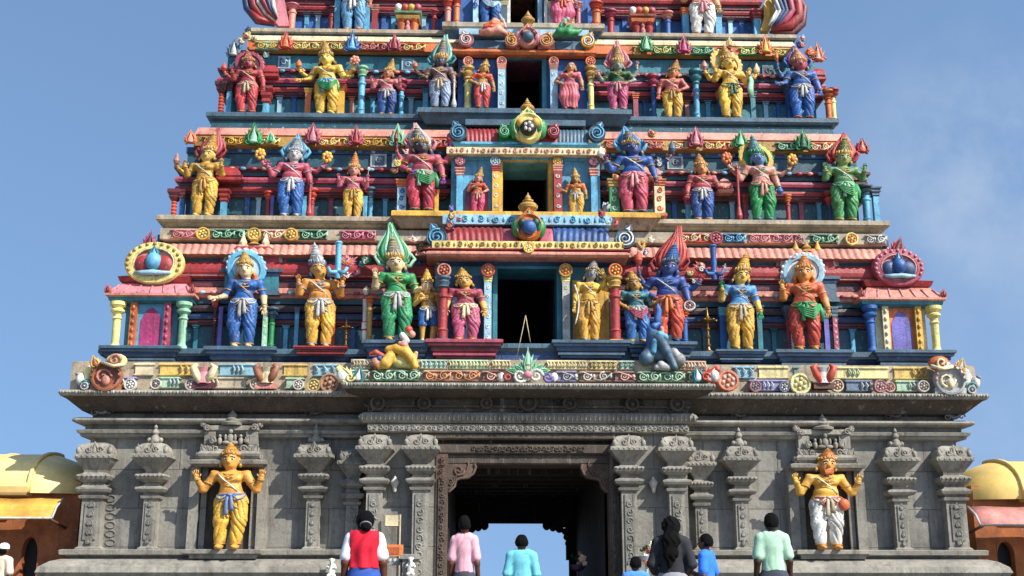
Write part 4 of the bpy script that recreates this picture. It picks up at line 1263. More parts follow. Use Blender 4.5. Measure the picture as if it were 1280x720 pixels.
# corner arches at the two ends of the parapet
def arch(u, v, r, cs, sw):
    Yc = 24.42; p = P(u, v, Yc); k = PX(1, v, Yc); q = r*k; a, c, d, e = [pt(x) for x in cs]; b = MB()
    b.lathe((p.x, Yc, p.z), [(q, -.12), (q*1.03, .0), (q*.97, .07), (q*.84, .08), (q*.78, .0), (.001, .0)], a, 20, axis='y')
    b.box(p.x-q, p.x+q, Yc-.02, Yc+.2, p.z-q*.86, p.z-q*.5, a)
    b.spiral((p.x-q*.2, Yc-.03, p.z), q*.55, 1.4, q*.1, c, sw); b.ell((p.x, Yc-.03, p.z-q*.25), (q*.3, .06, q*.35), c, 9, 6)
    for i in range(9):
        t = PI*i/8; b.ell((p.x+q*.92*math.cos(t), Yc-.09, p.z+q*.92*math.sin(t)), (q*.1, .03, q*.1), d, 6, 4)
    p2 = (p.x+sw*q*.55, Yc+.02, p.z+q*1.05)
    b.ell(p2, (q*.72, .12, q*.5), e, 12, 7); b.spiral((p2[0], Yc-.12, p2[2]), q*.42, 1.3, q*.1, c, sw); b.tube([(p2[0]-q*.7, Yc-.1, p2[2]-q*.2), (p2[0], Yc-.14, p2[2]-q*.42), (p2[0]+q*.7, Yc-.1, p2[2]-q*.25)], q*.12, pt('cream'), 6)
    b.leaf((p.x-sw*q*.7, Yc, p.z+q*.6), q*.6, q*.9, .1, [pt('yellow'), a], rot=-sw*.3)
    part(b, 'corner_arch', tier1)
    b = MB(); s = -sw; g = pt('lgreen'); w = pt('white')
    x0 = p.x+s*q*1.35
    b.ell((x0, Yc+.1, p.z-q*.45), (q*.38, .12, q*.4), g, 10, 6); b.spiral((x0, Yc-.03, p.z-q*.45), q*.3, 1.4, q*.07, pt('teal'), s)
    b.ell((x0+s*q*.45, Yc+.12, p.z-q*.1), (q*.28, .1, q*.42), w, 9, 6); b.ell((x0+s*q*.6, Yc+.1, p.z+q*.22), (q*.2, .08, q*.14), pt('grey'), 8, 5)
    b.rosette((x0-s*q*.02, Yc-.02, p.z-q*.62), q*.26, (w, pt('lgreen'), pt('purple')), .05)
    b.lathe((x0-s*q*.05, Yc+.15, p.z-q*.1), [(q*.3, 0), (q*.34, q*.4), (q*.24, q*.8), (.001, q*.95)], [pt('cream'), pt('lyellow'), w] if s < 0 else [w, pt('lgrey'), w], 10, sy=.5)
    part(b, 'corner_flower', tier1)
arch(133, 471, 19, ('terracotta', 'salmon', 'brown', 'lyellow'), 1)
arch(1187, 475, 20, ('lgrey', 'cream', 'salmon', 'orange'), -1)
# porch parapet (centre)
b = MB(); b.ring(-XPE+.12, XPE-.12, 24.12, 25.6, [(0, ZPE-.02), (0, Z(450, 24.12)), (-.04, Z(449.5, 24.12))], pt('beige')); part(b, 'parapet', tier1)
frieze(tier1, 23.98, 463, 477, [(432, 462, 'lgreen', 'beige'), (464, 525, 'dgreen', 'lgreen'), (528, 600, 'terracotta', 'orange'), (601, 625, 'maroon', 'salmon'), (694, 722, 'lpurple', 'lgrey'), (723, 765, 'brown', 'lgrey'), (766, 794, 'maroon', 'salmon'), (796, 856, 'dgreen', 'lgreen'), (858, 888, 'olive', 'beige')])
frieze(tier1, 24.06, 450, 462, [(440, 466, 'cream', 'beige'), (524, 560, 'lgreen', 'sky'), (560, 612, 'lgreen', 'lyellow'), (613, 640, 'cream', 'lyellow'), (682, 735, 'lyellow', 'cream'), (736, 772, 'lyellow', 'ochre'), (773, 794, 'lgreen', 'teal'), (845, 884, 'salmon', 'cream')], style='bar')
# white scroll crest with green leaves in the middle
p = P(660, 470, 23.92); k = PX(1, 470, 23.92); b = MB()
for sg in (-1, 1):
    b.spiral((p.x+sg*10*k, 23.9, p.z), 9*k, 1.6, 2.4*k, pt('white'), sg); b.spiral((p.x+sg*25*k, 23.93, p.z-1*k), 7*k, 1.5, 2*k, pt('lpurple' if sg > 0 else 'red'), -sg)
    b.ell((p.x+sg*33*k, 23.95, p.z-1*k), (5*k, 2*k, 6*k), pt('white'), 8, 5)
    for i in range(3): b.leaf((p.x+sg*(4+5*i)*k, 23.92, p.z+(7-i)*k), 8*k, 15*k, 3*k, [pt('lgreen'), pt('green')], rot=sg*(.4+.5*i))
b.leaf((p.x, 23.9, p.z+4*k), 11*k, 32*k, 4*k, [pt('lgreen'), pt('cream')]); b.lathe((p.x, 23.9, p.z+14*k), [(4*k, 0), (3*k, 8*k), (1.5*k, 16*k), (0, 24*k)], pt('lgreen'), 8)
b.ell((p.x, 23.86, p.z+1*k), (6*k, 3*k, 5*k), pt('pink'), 8, 5)
part(b, 'crest', tier1)
for u, cs, sg in ((436, ('white', 'lyellow', 'teal'), -1), (884, ('white', 'orred', 'teal'), 1)):
    p = P(u, 470, 23.94); k = PX(1, 470, 23.94); b = MB(); a, c, d = [pt(x) for x in cs]
    b.leaf((p.x, 23.92, p.z-8*k), 16*k, 26*k, 5*k, [c, a], rot=sg*.5); b.leaf((p.x-sg*10*k, 23.93, p.z-8*k), 14*k, 22*k, 5*k, [d, a], rot=-sg*.2)
    b.ell((p.x+sg*9*k, 23.9, p.z), (6*k, 4*k, 8*k), a, 8, 6); b.ell((p.x+sg*13*k, 23.9, p.z+8*k), (4*k, 3*k, 4*k), c, 8, 5); b.spiral((p.x-sg*2*k, 23.88, p.z-2*k), 6*k, 1.3, 1.5*k, c, sg)
    part(b, 'corner_flower', tier1)
# floor plinth of the storey
led1 = ledge(tier1, XF1, YF1, 32.6, ZF1, 18, 440, 'slate', 'dblue')
def pedestal(parent, u0, u1, v0, v1, Yf, cols, flip=False, zt=None):
    """stepped base, wider at the top"""
    a, c = P(u0, v0, Yf), P(u1, v0, Yf); z1 = zt if zt is not None else a.z; k = PX(1, v0, Yf); z0 = z1-(v1-v0)*k; h = z1-z0
    b = MB(); m0, m1 = [pt(x) for x in cols]; t = (v1-v0)*k*.55
    b.ring(a.x+t, c.x-t, Yf+t, Yf+1.2, [(0, z0), (0, z0+h*.12), (t*.3, z0+h*.16), (t*.3, z0+h*.3), (t*.15, z0+h*.34), (t*.5, z0+h*.44), (t*.5, z0+h*.58), (t*.8, z0+h*.66), (t*.8, z0+h*.76), (t, z0+h*.82), (t, z1-.015), (t-.02, z1)], [m1, m1, m0, m1, m0, m1, m1, m0, m1, m0, m0])
    return part(b, 'pedestal', parent)
ZC1 = Z(427.5, 24.3)
b = MB(); xx = (X(868, 428, 24.45)-X(455, 428, 24.45))/2
b.ring(-xx, xx, 24.42, 26, [(-.1, ZPE-.3), (-.1, ZC1-.16), (0, ZC1-.10), (0, ZC1-.02), (-.03, ZC1)], [pt('dblue'), pt('slate'), pt('slate'), pt('slate')]); part(b, 'ledge', tier1)
pedestal(tier1, 452, 540, 427, 450, 24.22, ('slate', 'dblue'), zt=ZC1+.02); pedestal(tier1, 532, 629, 427, 450, 24.14, ('rose', 'maroon'), zt=ZC1+.03)
pedestal(tier1, 690, 790, 429, 450, 24.16, ('slate', 'dblue'), zt=ZC1+.03); pedestal(tier1, 782, 872, 430, 452, 24.22, ('slate', 'dblue'), zt=ZC1+.02)
pedestal(tier1, 254, 345, 434, 460, 24.62, ('slate', 'dblue'), zt=ZF1+.02); pedestal(tier1, 366, 434, 438, 449, 24.60, ('red', 'maroon'), zt=ZF1+.03)
pedestal(tier1, 895, 960, 441, 456, 24.66, ('slate', 'dblue'), zt=ZF1+.02); pedestal(tier1, 970, 1068, 438, 461, 24.62, ('slate', 'dblue'), zt=ZF1+.02)
pedestal(tier1, 123, 224, 434, 455, 24.62, ('slate', 'dblue'), zt=ZF1+.025); pedestal(tier1, 1094, 1196, 438, 460, 24.62, ('slate', 'dblue'), zt=ZF1+.025)
XB1 = (X(778, 380, 24.95)-X(540, 380, 24.95))/2
strips(tier1, YW1, XC1, 32.2, [(402, 409, .10, 'maroon', 'step'), (393, 401, .16, 'dblue', 'roll'), (383, 392, .22, 'dmaroon', 'roll'), (376, 382, .14, 'dteal', 'flat'), (362, 375, .26, 'salmon', 'step'), (354, 361, .20, 'maroon', 'flat'), (348, 353, .16, 'slate', 'flat'), (342, 347, .30, 'lgrey', 'flat'), (334, 341.5, .24, 'red', 'flat')], XB1)
strips(tier1, YW1, XC1-.1, 32.2, [(328, 349, .34, 'red', 'roll'), (321, 327.5, .30, 'lblue', 'cav'), (305, 321, .42, 'salmon', 'tile'), (297, 304, .10, 'dblue', 'flat')], XB1)
XF2 = (X(1119, 279, 25.4)-X(201, 270, 25.4))/2
b = MB(); yq = 25.40; xq = (X(1114, 290, yq)-X(208, 284, yq))/2
b.ring(-xq, xq, yq, 32, [(-.28, Z(304.5, yq)), (-.02, Z(303, yq)), (0, Z(302, yq)), (0, Z(289, yq)), (-.1, Z(288.5, yq))], pt('beige')); part(b, 'frieze_backing', tier1)
frieze(tier1, 25.36, 289.5, 301.5, [(212, 246, 'salmon', 'pink'), (262, 310, 'dgreen', 'lgreen'), (326, 356, 'salmon', 'cream'), (372, 410, 'dgreen', 'lgreen'), (424, 470, 'rose', 'pink'), (846, 890, 'orred', 'cream'), (902, 932, 'dblue', 'lblue'), (934, 1004, 'salmon', 'pink'), (1010, 1048, 'dgreen', 'lgreen'), (1080, 1108, 'grey', 'white')])
for u, cs in ((254, ('yellow', 'ochre', 'lyellow')), (318, ('yellow', 'ochre', 'lyellow')), (364, ('yellow', 'orange', 'lyellow')), (1064, ('lyellow', 'yellow', 'orange')), (895, ('rose', 'orred', 'pink'))):
    p = P(u, 293 if u > 700 else 286, 25.33); b = MB(); b.rosette((p.x, 25.33, Z(295.5, 25.33)), PX(8.5, 290, 25.33), [pt(c) for c in cs], .06); part(b, 'rosette', tier1)
# pillars beside the statues
q = 25.25
for a in ((270, 375, 5, 'maroon', 'red', 'sp', 1.8, 10, None), (277, 384, 5, 'lpurple', 'lpurple', 'sq', 1.2, 5, None), (333, 384, 6, 'lgreen', 'lgreen', 'sq', 1.3, 5, 'white'), (341, 385, 7, 'green', 'slate', 'rd', 2., 14, None), (417, 383, 5, 'orred', 'white', 'sq', 1.3, 6, None), (372, 385, 5, 'lblue', 'slate', 'sq', 1.4, 8, None),
          (902, 385, 8, 'blue', 'lblue', 'sq', 1.3, 10, None), (948, 386, 6, 'teal', 'slate', 'sq', 1.4, 8, None), (984, 383, 6, 'rose', 'slate', 'sp', 2.0, 16, None), (1031, 386, 6, 'lpurple', 'slate', 'sq', 1.5, 14, None), (1042, 384, 6, 'rose', 'slate', 'sq', 1.5, 14, 'white')):
    pil(tier1, a[0], a[1], a[2], q, ZF1, a[3], a[4], a[5], a[6], a[7], extra=a[8])
q = 24.75
for a in ((463, 372, 7, 'ochre', 'orange', 'rd', 1.6, 8, None), (855, 388, 8, 'blue', 'orange', 'rd', 1.8, 9, None), (822, 372, 7, 'maroon', 'rose', 'sq', 1.5, 9, None)):
    pil(tier1, a[0], a[1], a[2], q, ZC1, a[3], a[4], a[5], a[6], a[7], extra=a[8])
# dragon-arch frames behind the two outer statues
for u, v, cs in ((316, 321, ('rose', 'red', 'lgrey')), (1011, 330, ('salmon', 'red', 'white'))):
    Yc = 25.24; p = P(u, v, Yc); k = PX(1, v, Yc); b = MB(); a, c, d = [pt(x) for x in cs]
    n = 6
    for y0, rr, mm in ((Yc+.1, 1., a), (Yc+.03, .88, d), (Yc-.02, .78, c)):
        V = [(dx*k*rr, dz*k*rr) for dx, dz in ((-42, -8), (-38, 9), (-26, 17), (26, 17), (38, 9), (42, -8), (34, -14), (-34, -14))]
        m = len(V); VV = [(p.x+x, y0, p.z+z) for x, z in V]+[(p.x+x, y0+.5, p.z+z) for x, z in V]
        b.add(VV, [list(range(m)), list(range(m, 2*m))]+[(i, (i+1) % m, m+(i+1) % m, m+i) for i in range(m)], mm)
    b.box(p.x-34*k, p.x+34*k, Yc-.02, Yc+.5, p.z-24*k, p.z-14*k, pt('dblue')); b.box(p.x-38*k, p.x+38*k, Yc-.06, Yc+.5, p.z-20*k, p.z-16*k, pt('slate'))
    for sg in (-1, 1):
        b.lathe((p.x+sg*14*k, Yc+.1, p.z+15*k), [(4*k, 0), (5*k, 5*k), (3*k, 10*k), (1*k, 16*k), (0, 18*k)], pt('cream' if u < 600 else 'yellow'), 8)
        b.box(p.x+sg*24*k-9*k, p.x+sg*24*k+9*k, Yc-.0, Yc+.3, p.z-46*k, p.z-24*k, pt('teal' if u < 600 else 'slate'))
        b.box(p.x+sg*24*k-11*k, p.x+sg*24*k+11*k, Yc-.05, Yc+.3, p.z-49*k, p.z-44*k, pt('slate'))
    b.lathe((p.x, Yc+.1, p.z+17*k), [(8*k, 0), (4*k, 3*k), (6*k, 6*k), (3*k, 9*k), (1*k, 13*k), (0, 14*k)], GOLD, 10)
    part(b, 'niche_arch', tier1)
# carved animal brackets and clutter between statues
_br = random.Random(11)
def blob(parent, name, Y, items):
    """cluster of small carved petals, curls and buds"""
    b = MB()
    for (u, v, rx, rz, c) in items:
        p = P(u, v, Y); k = PX(1, v, Y); m = pt(c); r = min(rx, rz)*k
        M = Matrix.Rotation(_br.uniform(-.5, .5), 3, 'Y')
        b.ell((p.x, Y, p.z), (rx*k*.62, r*.7, rz*k*.62), m, 9, 6, M)
        m2 = pt(_br.choice(('white', 'rose', 'lyellow', 'dblue', 'orange', 'lgreen')))
        for i in range(_br.choice((2, 3))):
            a = _br.uniform(-1.3, 1.3)
            b.leaf((p.x-math.sin(a)*rx*k*.1, Y-r*.3, p.z-rz*k*.35), r*1.0, rz*k*1.35, r*.5, [m, m2] if i else [m, m], rot=a)
        b.spiral((p.x+_br.uniform(-.3, .3)*rx*k, Y-r*.75, p.z-rz*k*.3), r*.42, 1.4, r*.12, m2, _br.choice((-1, 1)))
        b.ell((p.x+_br.uniform(-.4, .4)*rx*k, Y-r*.6, p.z+rz*k*.25), (r*.26, r*.26, r*.26), m2, 6, 4)
    return part(b, name, parent)
blob(tier1, 'carved_flower', 24.95, [(434, 327, 6, 13, 'pink'), (434, 344, 5, 8, 'rose'), (446, 341, 5, 8, 'red'), (459, 327, 9, 8, 'green'), (452, 331, 6, 5, 'lgreen'), (472, 322, 5, 6, 'orange')])
blob(tier1, 'carved_flower', 24.95, [(862, 342, 7, 5, 'yellow'), (868, 352, 6, 5, 'lgreen'), (878, 335, 9, 12, 'orred'), (886, 341, 7, 9, 'salmon'), (896, 346, 7, 8, 'lpurple'), (905, 335, 4, 6, 'lgrey')])
blob(tier1, 'carved_flower', 24.9, [(518, 300, 4, 7, 'white'), (527, 310, 6, 9, 'dgreen'), (516, 318, 5, 7, 'red'), (524, 330, 4, 5, 'dblue'), (508, 334, 4, 4, 'lgrey'), (548, 328, 4, 6, 'magenta')])
blob(tier1, 'carved_flower', 24.9, [(786, 302, 4, 8, 'white'), (800, 308, 6, 10, 'yellow'), (812, 300, 5, 6, 'white'), (806, 316, 4, 6, 'blue'), (778, 318, 5, 6, 'orange')])
b = MB(); p = P(457, 390, 24.9); k = PX(1, 390, 24.9)
b.lathe((p.x, 24.9, ZC1), [(3*k, 0), (3.5*k, 20*k), (4.5*k, 22*k), (4.5*k, 30*k), (3.5*k, 32*k), (4*k, 60*k), (2*k, 66*k), (5*k, 72*k), (0, 78*k)], [pt(x) for x in ('white', 'rose', 'white', 'salmon', 'white', 'rose', 'white', 'cream')], 9); part(b, 'ornate_post', tier1)
for u, v0, v1, cc in ((422, 302, 348, 'lblue'), (893, 306, 350, 'blue')):    # big sword-hilt posts
    p0, p1 = P(u, v1, 24.8), P(u, v0, 24.8); k = PX(1, v1, 24.8); b = MB(); m = pt(cc)
    b.lathe((p0.x, 24.8, p0.z), [(3.6*k, 0), (4.2*k, 10*k), (3.8*k, 12*k), (4*k, p1.z-p0.z-4*k), (5*k, p1.z-p0.z-2*k), (4*k, p1.z-p0.z)], m, 10)
    for sg in (-1, 1): b.tube([(p0.x, 24.78, p0.z+8*k), (p0.x+sg*9*k, 24.76, p0.z+7*k), (p0.x+sg*12*k, 24.76, p0.z+14*k)], [3*k, 3*k, 2*k], m, 7)
    part(b, 'hilt_post', tier1)

# corner shrines
def shrine(u, cols, ul, ur, vb, door_c):
    """small domed shrine; u centre, ul/ur edges of its roof slab"""
    Yf = 24.95; k = PX(1, 400, Yf); x = P(u, 400, Yf).x; z0 = ZF1+.02
    hw = (ur-ul)/2*k; d = hw*1.7
    zc = P(u, vb, Yf).z                    # underside of roof slab
    roofc, tile, domec, domein, colc, colc2, jambl, jambr, niche_c = [pt(c) for c in cols]
    b = MB(); b.box(x-hw*.62, x+hw*.62, Yf+.28, Yf+d, z0, zc+.05, pt('teal' if u < 600 else 'cream')); o = part(b, 'corner_shrine', tower)
    for sg, c in ((-1, colc), (1, colc2)):
        b = MB(); cx = x+sg*hw*.78; H = zc-z0; r = 6*k
        b.lathe((cx, Yf+.16, z0), [(r*1.2, 0), (r*1.2, .06*H), (r*.9, .1*H), (r*.8, .14*H), (r*.86, .6*H), (r*1.1, .63*H), (r*.8, .67*H), (r*.85, .72*H), (r*1.45, .77*H), (r*1.5, .8*H), (r*1., .84*H), (r*1.7, .9*H), (r*1.7, .97*H)], c, 12); part(b, 'column', o)
    for sg, c in ((-1, jambl), (1, jambr)):
        b = MB(); cx = x+sg*hw*.40; r = 4*k; b.box(cx-r, cx+r, Yf+.14, Yf+.3, z0, zc, c)
        for i in range(6): b.ell((cx, Yf+.13, z0+(i+.7)*(zc-z0)/6.6), (r*.55, .03, r*.8), c, 7, 4)
        part(b, 'jamb', o)
    b = MB(); b.box(x-hw*.34, x+hw*.34, Yf+.24, Yf+.29, z0, zc, pt('lblue' if u < 600 else 'orange'))
    w = hw*.24; n = 9
    V = [(x-w, z0), (x-w, z0+(zc-z0)*.62)]+[(x-w*math.cos(PI*i/n)*(1-.25*math.sin(PI*i/n)), z0+(zc-z0)*(.62+.26*math.sin(PI*i/n)**1.4)) for i in range(1, n)]+[(x+w, z0+(zc-z0)*.62), (x+w, z0)]
    m = len(V); VV = [(a, Yf+.225, c) for a, c in V]+[(a, Yf+.25, c) for a, c in V]
    b.add(VV, [list(range(m)), list(range(m, 2*m))]+[(i, (i+1) % m, m+(i+1) % m, m+i) for i in range(m)], niche_c); part(b, 'niche', o)
    b = MB(); zt = zc
    b.ring(x-hw*.86, x+hw*.86, Yf+.16, Yf+d, [(-.02, zc-.05), (.12*hw, zc-.01), (.14*hw, zc+4*k)], pt('teal'))
    b.ring(x-hw*.86, x+hw*.86, Yf+.16, Yf+d, [(.14*hw, zc+3.5*k), (.20*hw, zc+5*k), (.20*hw, zc+8*k)], pt('salmon'))
    b.ring(x-hw*.86, x+hw*.86, Yf+.16, Yf+d, [(.19*hw, zc+8*k), (-.02*hw, zc+20*k), (-.10*hw, zc+24*k)], tile)
    b.ring(x-hw*.78, x+hw*.78, Yf+.24, Yf+d-.1, [(-.03, zc+24*k), (.03*hw, zc+26*k), (.08*hw, zc+32*k), (-.08*hw, zc+35*k)], roofc)
    for i in range(7):   # ribs on the little roof
        xx = x-hw*.8+i*hw*1.6/6
        b.tube([(xx*1.0+(xx-x)*.16, Yf+.16-.19*hw, zc+8.2*k), (xx, Yf+.17, zc+20.5*k)], .022, pt('pink'), 5)
    r = part(b, 'roof', o)
    b = MB()
    for sg in (-1, 1): b.leaf((x+sg*hw*1.0, Yf-.0, zc+8*k), 7*k, 12*k, 5*k, [pt('orred'), pt('maroon')])
    part(b, 'leaf_finial', r)
    # dome with a horseshoe front
    zd = zc+33*k; R_ = hw*.70; b = MB()
    prd = [(R_*.70, 0), (R_*.86, 5*k), (R_*.98, 15*k), (R_*.95, 27*k), (R_*.78, 33*k), (R_*.5, 38*k), (R_*.42, 39*k)]
    b.lathe((x, Yf+.16+hw*.75, zd), prd, domec, 20); dm = part(b, 'dome', o)
    b = MB(); cz = zd+16*k; q = 30*k if u < 600 else 27*k; yy = Yf+.16
    b.lathe((x, yy, cz), [(q*1.12, -.62), (q*1.22, -.3), (q*1.26, .0), (q*1.18, .07), (q*.90, .08), (q*.84, .02), (.001, .0)], [domec, domec, pt('lyellow') if u < 600 else pt('rose'), pt('lyellow') if u < 600 else pt('rose'), domec, pt('salmon') if u < 600 else pt('pink')], 24, axis='y', sy=.74)
    for i in range(15):
        t = -.4+(PI+.8)*i/14; b.ell((x+q*1.1*math.cos(t), yy-.08, cz+q*.82*math.sin(t)), (q*.08, .03, q*.08), pt('ochre') if u < 600 else pt('pink'), 6, 4)
    b.loop((x, yy-.06, cz), q*.84, q*.63, q*.045, pt('cream' if u < 600 else 'salmon'), 22, 6, axis='y')
    for sg in (-1, 1): b.ell((x+sg*q*.44, yy-.04, cz-q*.10), (q*.40, .1, q*.42), domein, 12, 7)
    b.ell((x, yy-.10, cz+q*.02), (q*.34, .14, q*.40), pt('lblue' if u < 600 else 'blue'), 12, 8); b.leaf((x, yy-.08, cz+q*.2), q*.4, q*.55, .08, [pt('teal' if u < 600 else 'dblue'), pt('lblue')])
    b.tube([(x-q*.75, yy-.08, cz-q*.44), (x-q*.4, yy-.12, cz-q*.48), (x, yy-.13, cz-q*.46), (x+q*.4, yy-.12, cz-q*.48), (x+q*.75, yy-.08, cz-q*.44)], [q*.06, q*.11, q*.13, q*.11, q*.06], pt('sky'), 6)
    part(b, 'horseshoe_front', dm)
    b = MB(); zt = zd+39*k; yc = Yf+.16+hw*.75
    b.lathe((x, yc, zt-1*k), [(R_*.5, 0), (R_*.52, 2*k), (R_*.3, 5*k), (R_*.2, 9*k), (R_*.26, 12*k), (R_*.1, 16*k), (0, 20*k)], pt('salmon'), 14); part(b, 'pot_finial', dm)
    sg = -1 if u < 600 else 1
    b = MB(); b.leaf((x+sg*(2 if u < 600 else -2)*k-(14 if u < 600 else -8)*k, yc-.3, zt+1*k), 13*k, 27*k, 8*k, [pt('rose' if u < 600 else 'red'), pt('maroon')], rot=-sg*.15 if u < 600 else .35); b.ell((x+sg*12*k, yc-.35, zt+4*k), (5*k, 5*k, 4*k), pt('rose'), 8, 5); part(b, 'leaf_finial', dm)
shrine(185, ('red', 'pink', 'lyellow', 'red', 'lyellow', 'lgreen', 'orange', 'rose', 'magenta'), 131, 236, 374, 0)
shrine(1131, ('red', 'salmon', 'rose', 'dblue', 'blue', 'lyellow', 'cream', 'yellow', 'lpurple'), 1078, 1183, 379, 0)

# central doorway pavilions -------------------------------------------------
def pavilion(n, parent, uL, uR, Yf, zf, v_wall, wallc, frame, dx):
    xh = (X(uR, v_wall, Yf)-X(uL, v_wall, Yf))/2; u0, u1, vd = doors[n]
    xd = (X(u1, vd, Yf)-X(u0, vd, Yf))/2; zd = Z(vd, Yf); zt = Z(v_wall, Yf)
    m = pt(wallc)
    o = wallblk(tower, [(-xh, -xd, zf-.3, zt), (xd, xh, zf-.3, zt), (-xd, xd, zd, zt), (-xd, xd, zf-.3, zf-.004)], Yf, Yf+.9, m, 'doorway_pavilion')
    b = MB(); mf = pt(frame); t = .09
    b.box(-xd-t, -xd+.01, Yf-.05, Yf+.3, zf, zd+t, mf); b.box(xd-.01, xd+t, Yf-.05, Yf+.3, zf, zd+t, mf); b.box(-xd+.012, xd-.012, Yf-.05, Yf+.3, zd-.012, zd+t, mf)
    part(b, 'door_frame', o)
    return o, xh, xd, zd, zt
pv1, xh, xd, zd, zt = pavilion(1, tower, 545, 774, 25.0, ZC1, 322, 'teal', 'teal', 0)
def salaroof(pv, u0, u1, Yf, rows, barrel, ends):
    for (ua, ub, v0, v1, proj, c, kind) in rows:
        y = Yf-proj; xa = (X(ub, v0, y)-X(ua, v0, y))/2; z1, z0 = Z(v0, y), Z(v1, y); h = z1-z0; b = MB(); m = pt(c)
        if kind == 'roll': b.ring(-xa, xa, y, Yf+1.2, [(-.2, z0), (-.05, z0+h*.08), (0, z0+h*.4), (0, z0+h*.6), (-.05, z0+h*.92), (-.2, z1)], m)
        elif kind == 'step': b.ring(-xa, xa, y, Yf+1.2, [(-.16, z0), (-.05, z0+h*.3), (-.05, z0+h*.5), (0, z0+h*.55), (0, z1-.01), (-.05, z1)], m)
        else: b.ring(-xa, xa, y, Yf+1.2, [(-.02, z0), (0, z0+.01), (0, z1-.01), (-.06, z1)], m)
        o = part(b, 'cornice', pv)
        if kind == 'carve' or kind == 'carvey':
            b = MB(); n = int(2*xa/(h*1.3)); mr = pt({'lyellow': 'ochre', 'cream': 'salmon', 'sky': 'lblue', 'orange': 'yellow'}.get(c, 'cream'))
            for i in range(n):
                xx = -xa+2*xa*(i+.5)/n
                b.spiral((xx, y-.01, (z0+z1)/2), h*.34, 1.4, h*.09, mr, 1 if i % 2 else -1, i, 9, 4); b.ell((xx+xa/n, y, (z0+z1)/2), (h*.12, .03, h*.3), mr, 6, 4)
            part(b, 'scroll_carving', o)
    v0, v1, yb, segs = barrel
    zb0, zb1 = Z(v1, yb), Z(v0, yb); h = zb1-zb0
    for ua, ub, c, per, amp, slant in segs:
        xa, xb = X(ua, v1, yb), X(ub, v1, yb)
        b = MB(); b.barrel(xa, xb, yb+h*1.05, zb0-h*.05, h*.98, h*1.04, per*.6, amp*.8, pt(c), slant); part(b, 'barrel_roof', pv)
salaroof(pv1, 545, 774, 25.0, [(535, 790, 313, 321, .56, 'salmon', 'roll'), (534, 792, 310, 314, .54, 'red', 'step'), (543, 782, 301, 311, .52, 'lyellow', 'carve'), (548, 776, 321, 330, .22, 'dblue', 'step'), (555, 765, 268, 281, .05, 'sky', 'carve')],
         (280, 301, 24.62, [(556, 628, '96191e', .22, .09, .35), (628, 648, 'rose', .5, .03, 0), (674, 692, 'rose', .5, .03, 0), (692, 762, '1b4a88', .22, .09, -.35)]), None)
def medallion(pv, u, v, r, Y, cols, kind):
    p = P(u, v, Y); k = PX(1, v, Y); q = r*k; b = MB(); a, c, d, e = [pt(x) for x in cols]
    b.lathe((p.x, Y, p.z), [(q*1.05, -.3), (q*1.05, .04), (q*.92, .10), (q*.74, .06), (.001, .06)], a, 22, axis='y')
    b.leaf((p.x, Y+.02, p.z+q*.55), q*1.1, q*.95, .14, [a, c])
    for sg in (-1, 1):
        b.ell((p.x+sg*q*.86, Y+.02, p.z-q*.05), (q*.42, .12, q*.72), c, 12, 7); b.ell((p.x+sg*q*.5, Y-.08, p.z+q*.28), (q*.3, .1, q*.34), d, 10, 6)
    b.ell((p.x, Y-.1, p.z-q*.1), (q*.56, .14, q*.56), e, 14, 9)
    if kind: 
        for i in range(5): b.ell((p.x+q*.22*math.cos(i*1.26), Y-.22, p.z-q*.12+q*.25*math.sin(i*1.26)), (q*.12, .04, q*.14), pt('white'), 7, 5)
    part(b, 'medallion', pv)
medallion(pv1, 661, 284, 17, 24.55, ('orange', 'green', 'dgreen', 'blue'), 0)
finial(pv1, 660, 240, 270, 24.7)
scrolldisc(pv1, 546, 297, 13, 24.6, ('slate', 'lblue', 'dblue'), 1); scrolldisc(pv1, 781, 299, 13, 24.6, ('slate', 'white', 'dblue'), -1)
blob(pv1, 'carved_flower', 24.6, [(564, 262, 5, 6, 'lpurple'), (564, 271, 6, 6, 'red'), (564, 281, 7, 7, 'dblue'), (574, 275, 4, 5, 'salmon')])
blob(pv1, 'carved_flower', 24.6, [(757, 258, 7, 6, 'white'), (752, 268, 6, 8, 'red'), (760, 278, 6, 4, 'sky'), (770, 280, 4, 10, 'orred')])
p = P(661, 310, 24.42); b = MB(); b.rosette((p.x, 24.42, p.z), PX(7, 310, 24.42), (pt('yellow'), pt('lyellow'), pt('cream')), .05); part(b, 'rosette', pv1)
q = 24.7
for a in ((554, 346, 13, 'red', 'slate', 'rd', 1.35, 15, None, 24.40), (768, 346, 13, 'red', 'gold', 'rd', 1.35, 15, None, 24.40), (610, 346, 9, 'sky', 'lyellow', 'sq', 1.3, 8, 'white', 24.8), (707, 346, 9, 'lgrey', 'lyellow', 'sq', 1.3, 8, 'cream', 24.8)):
    pil(pv1, a[0], a[1], a[2], a[9], ZC1, a[3], a[4], a[5], a[6], a[7], extra=a[8], name='column')
for u, cs in ((555, ('salmon', 'red', 'orange')), (610, ('orred', 'salmon', 'yellow')), (707, ('ochre', 'yellow', 'orange')), (769, ('orange', 'red', 'yellow'))):
    yr = 24.36 if u in (555, 769) else 24.7; p = P(u, 338, yr); b = MB(); b.rosette((p.x, yr, p.z), PX(9, 338, yr), [pt(c) for c in cs], .08); part(b, 'rosette', pv1)
b = MB(); x0, x1 = X(716, 380, 24.95), X(761, 380, 24.95); b.box(x0, x1, 24.96, 25.02, ZC1, Z(350, 24.96), pt('yellow')); b.box(X(562, 380, 24.95), X(603, 380, 24.95), 24.96, 25.02, ZC1, Z(345, 24.96), pt('dblue')); part(b, 'back_panel', pv1)

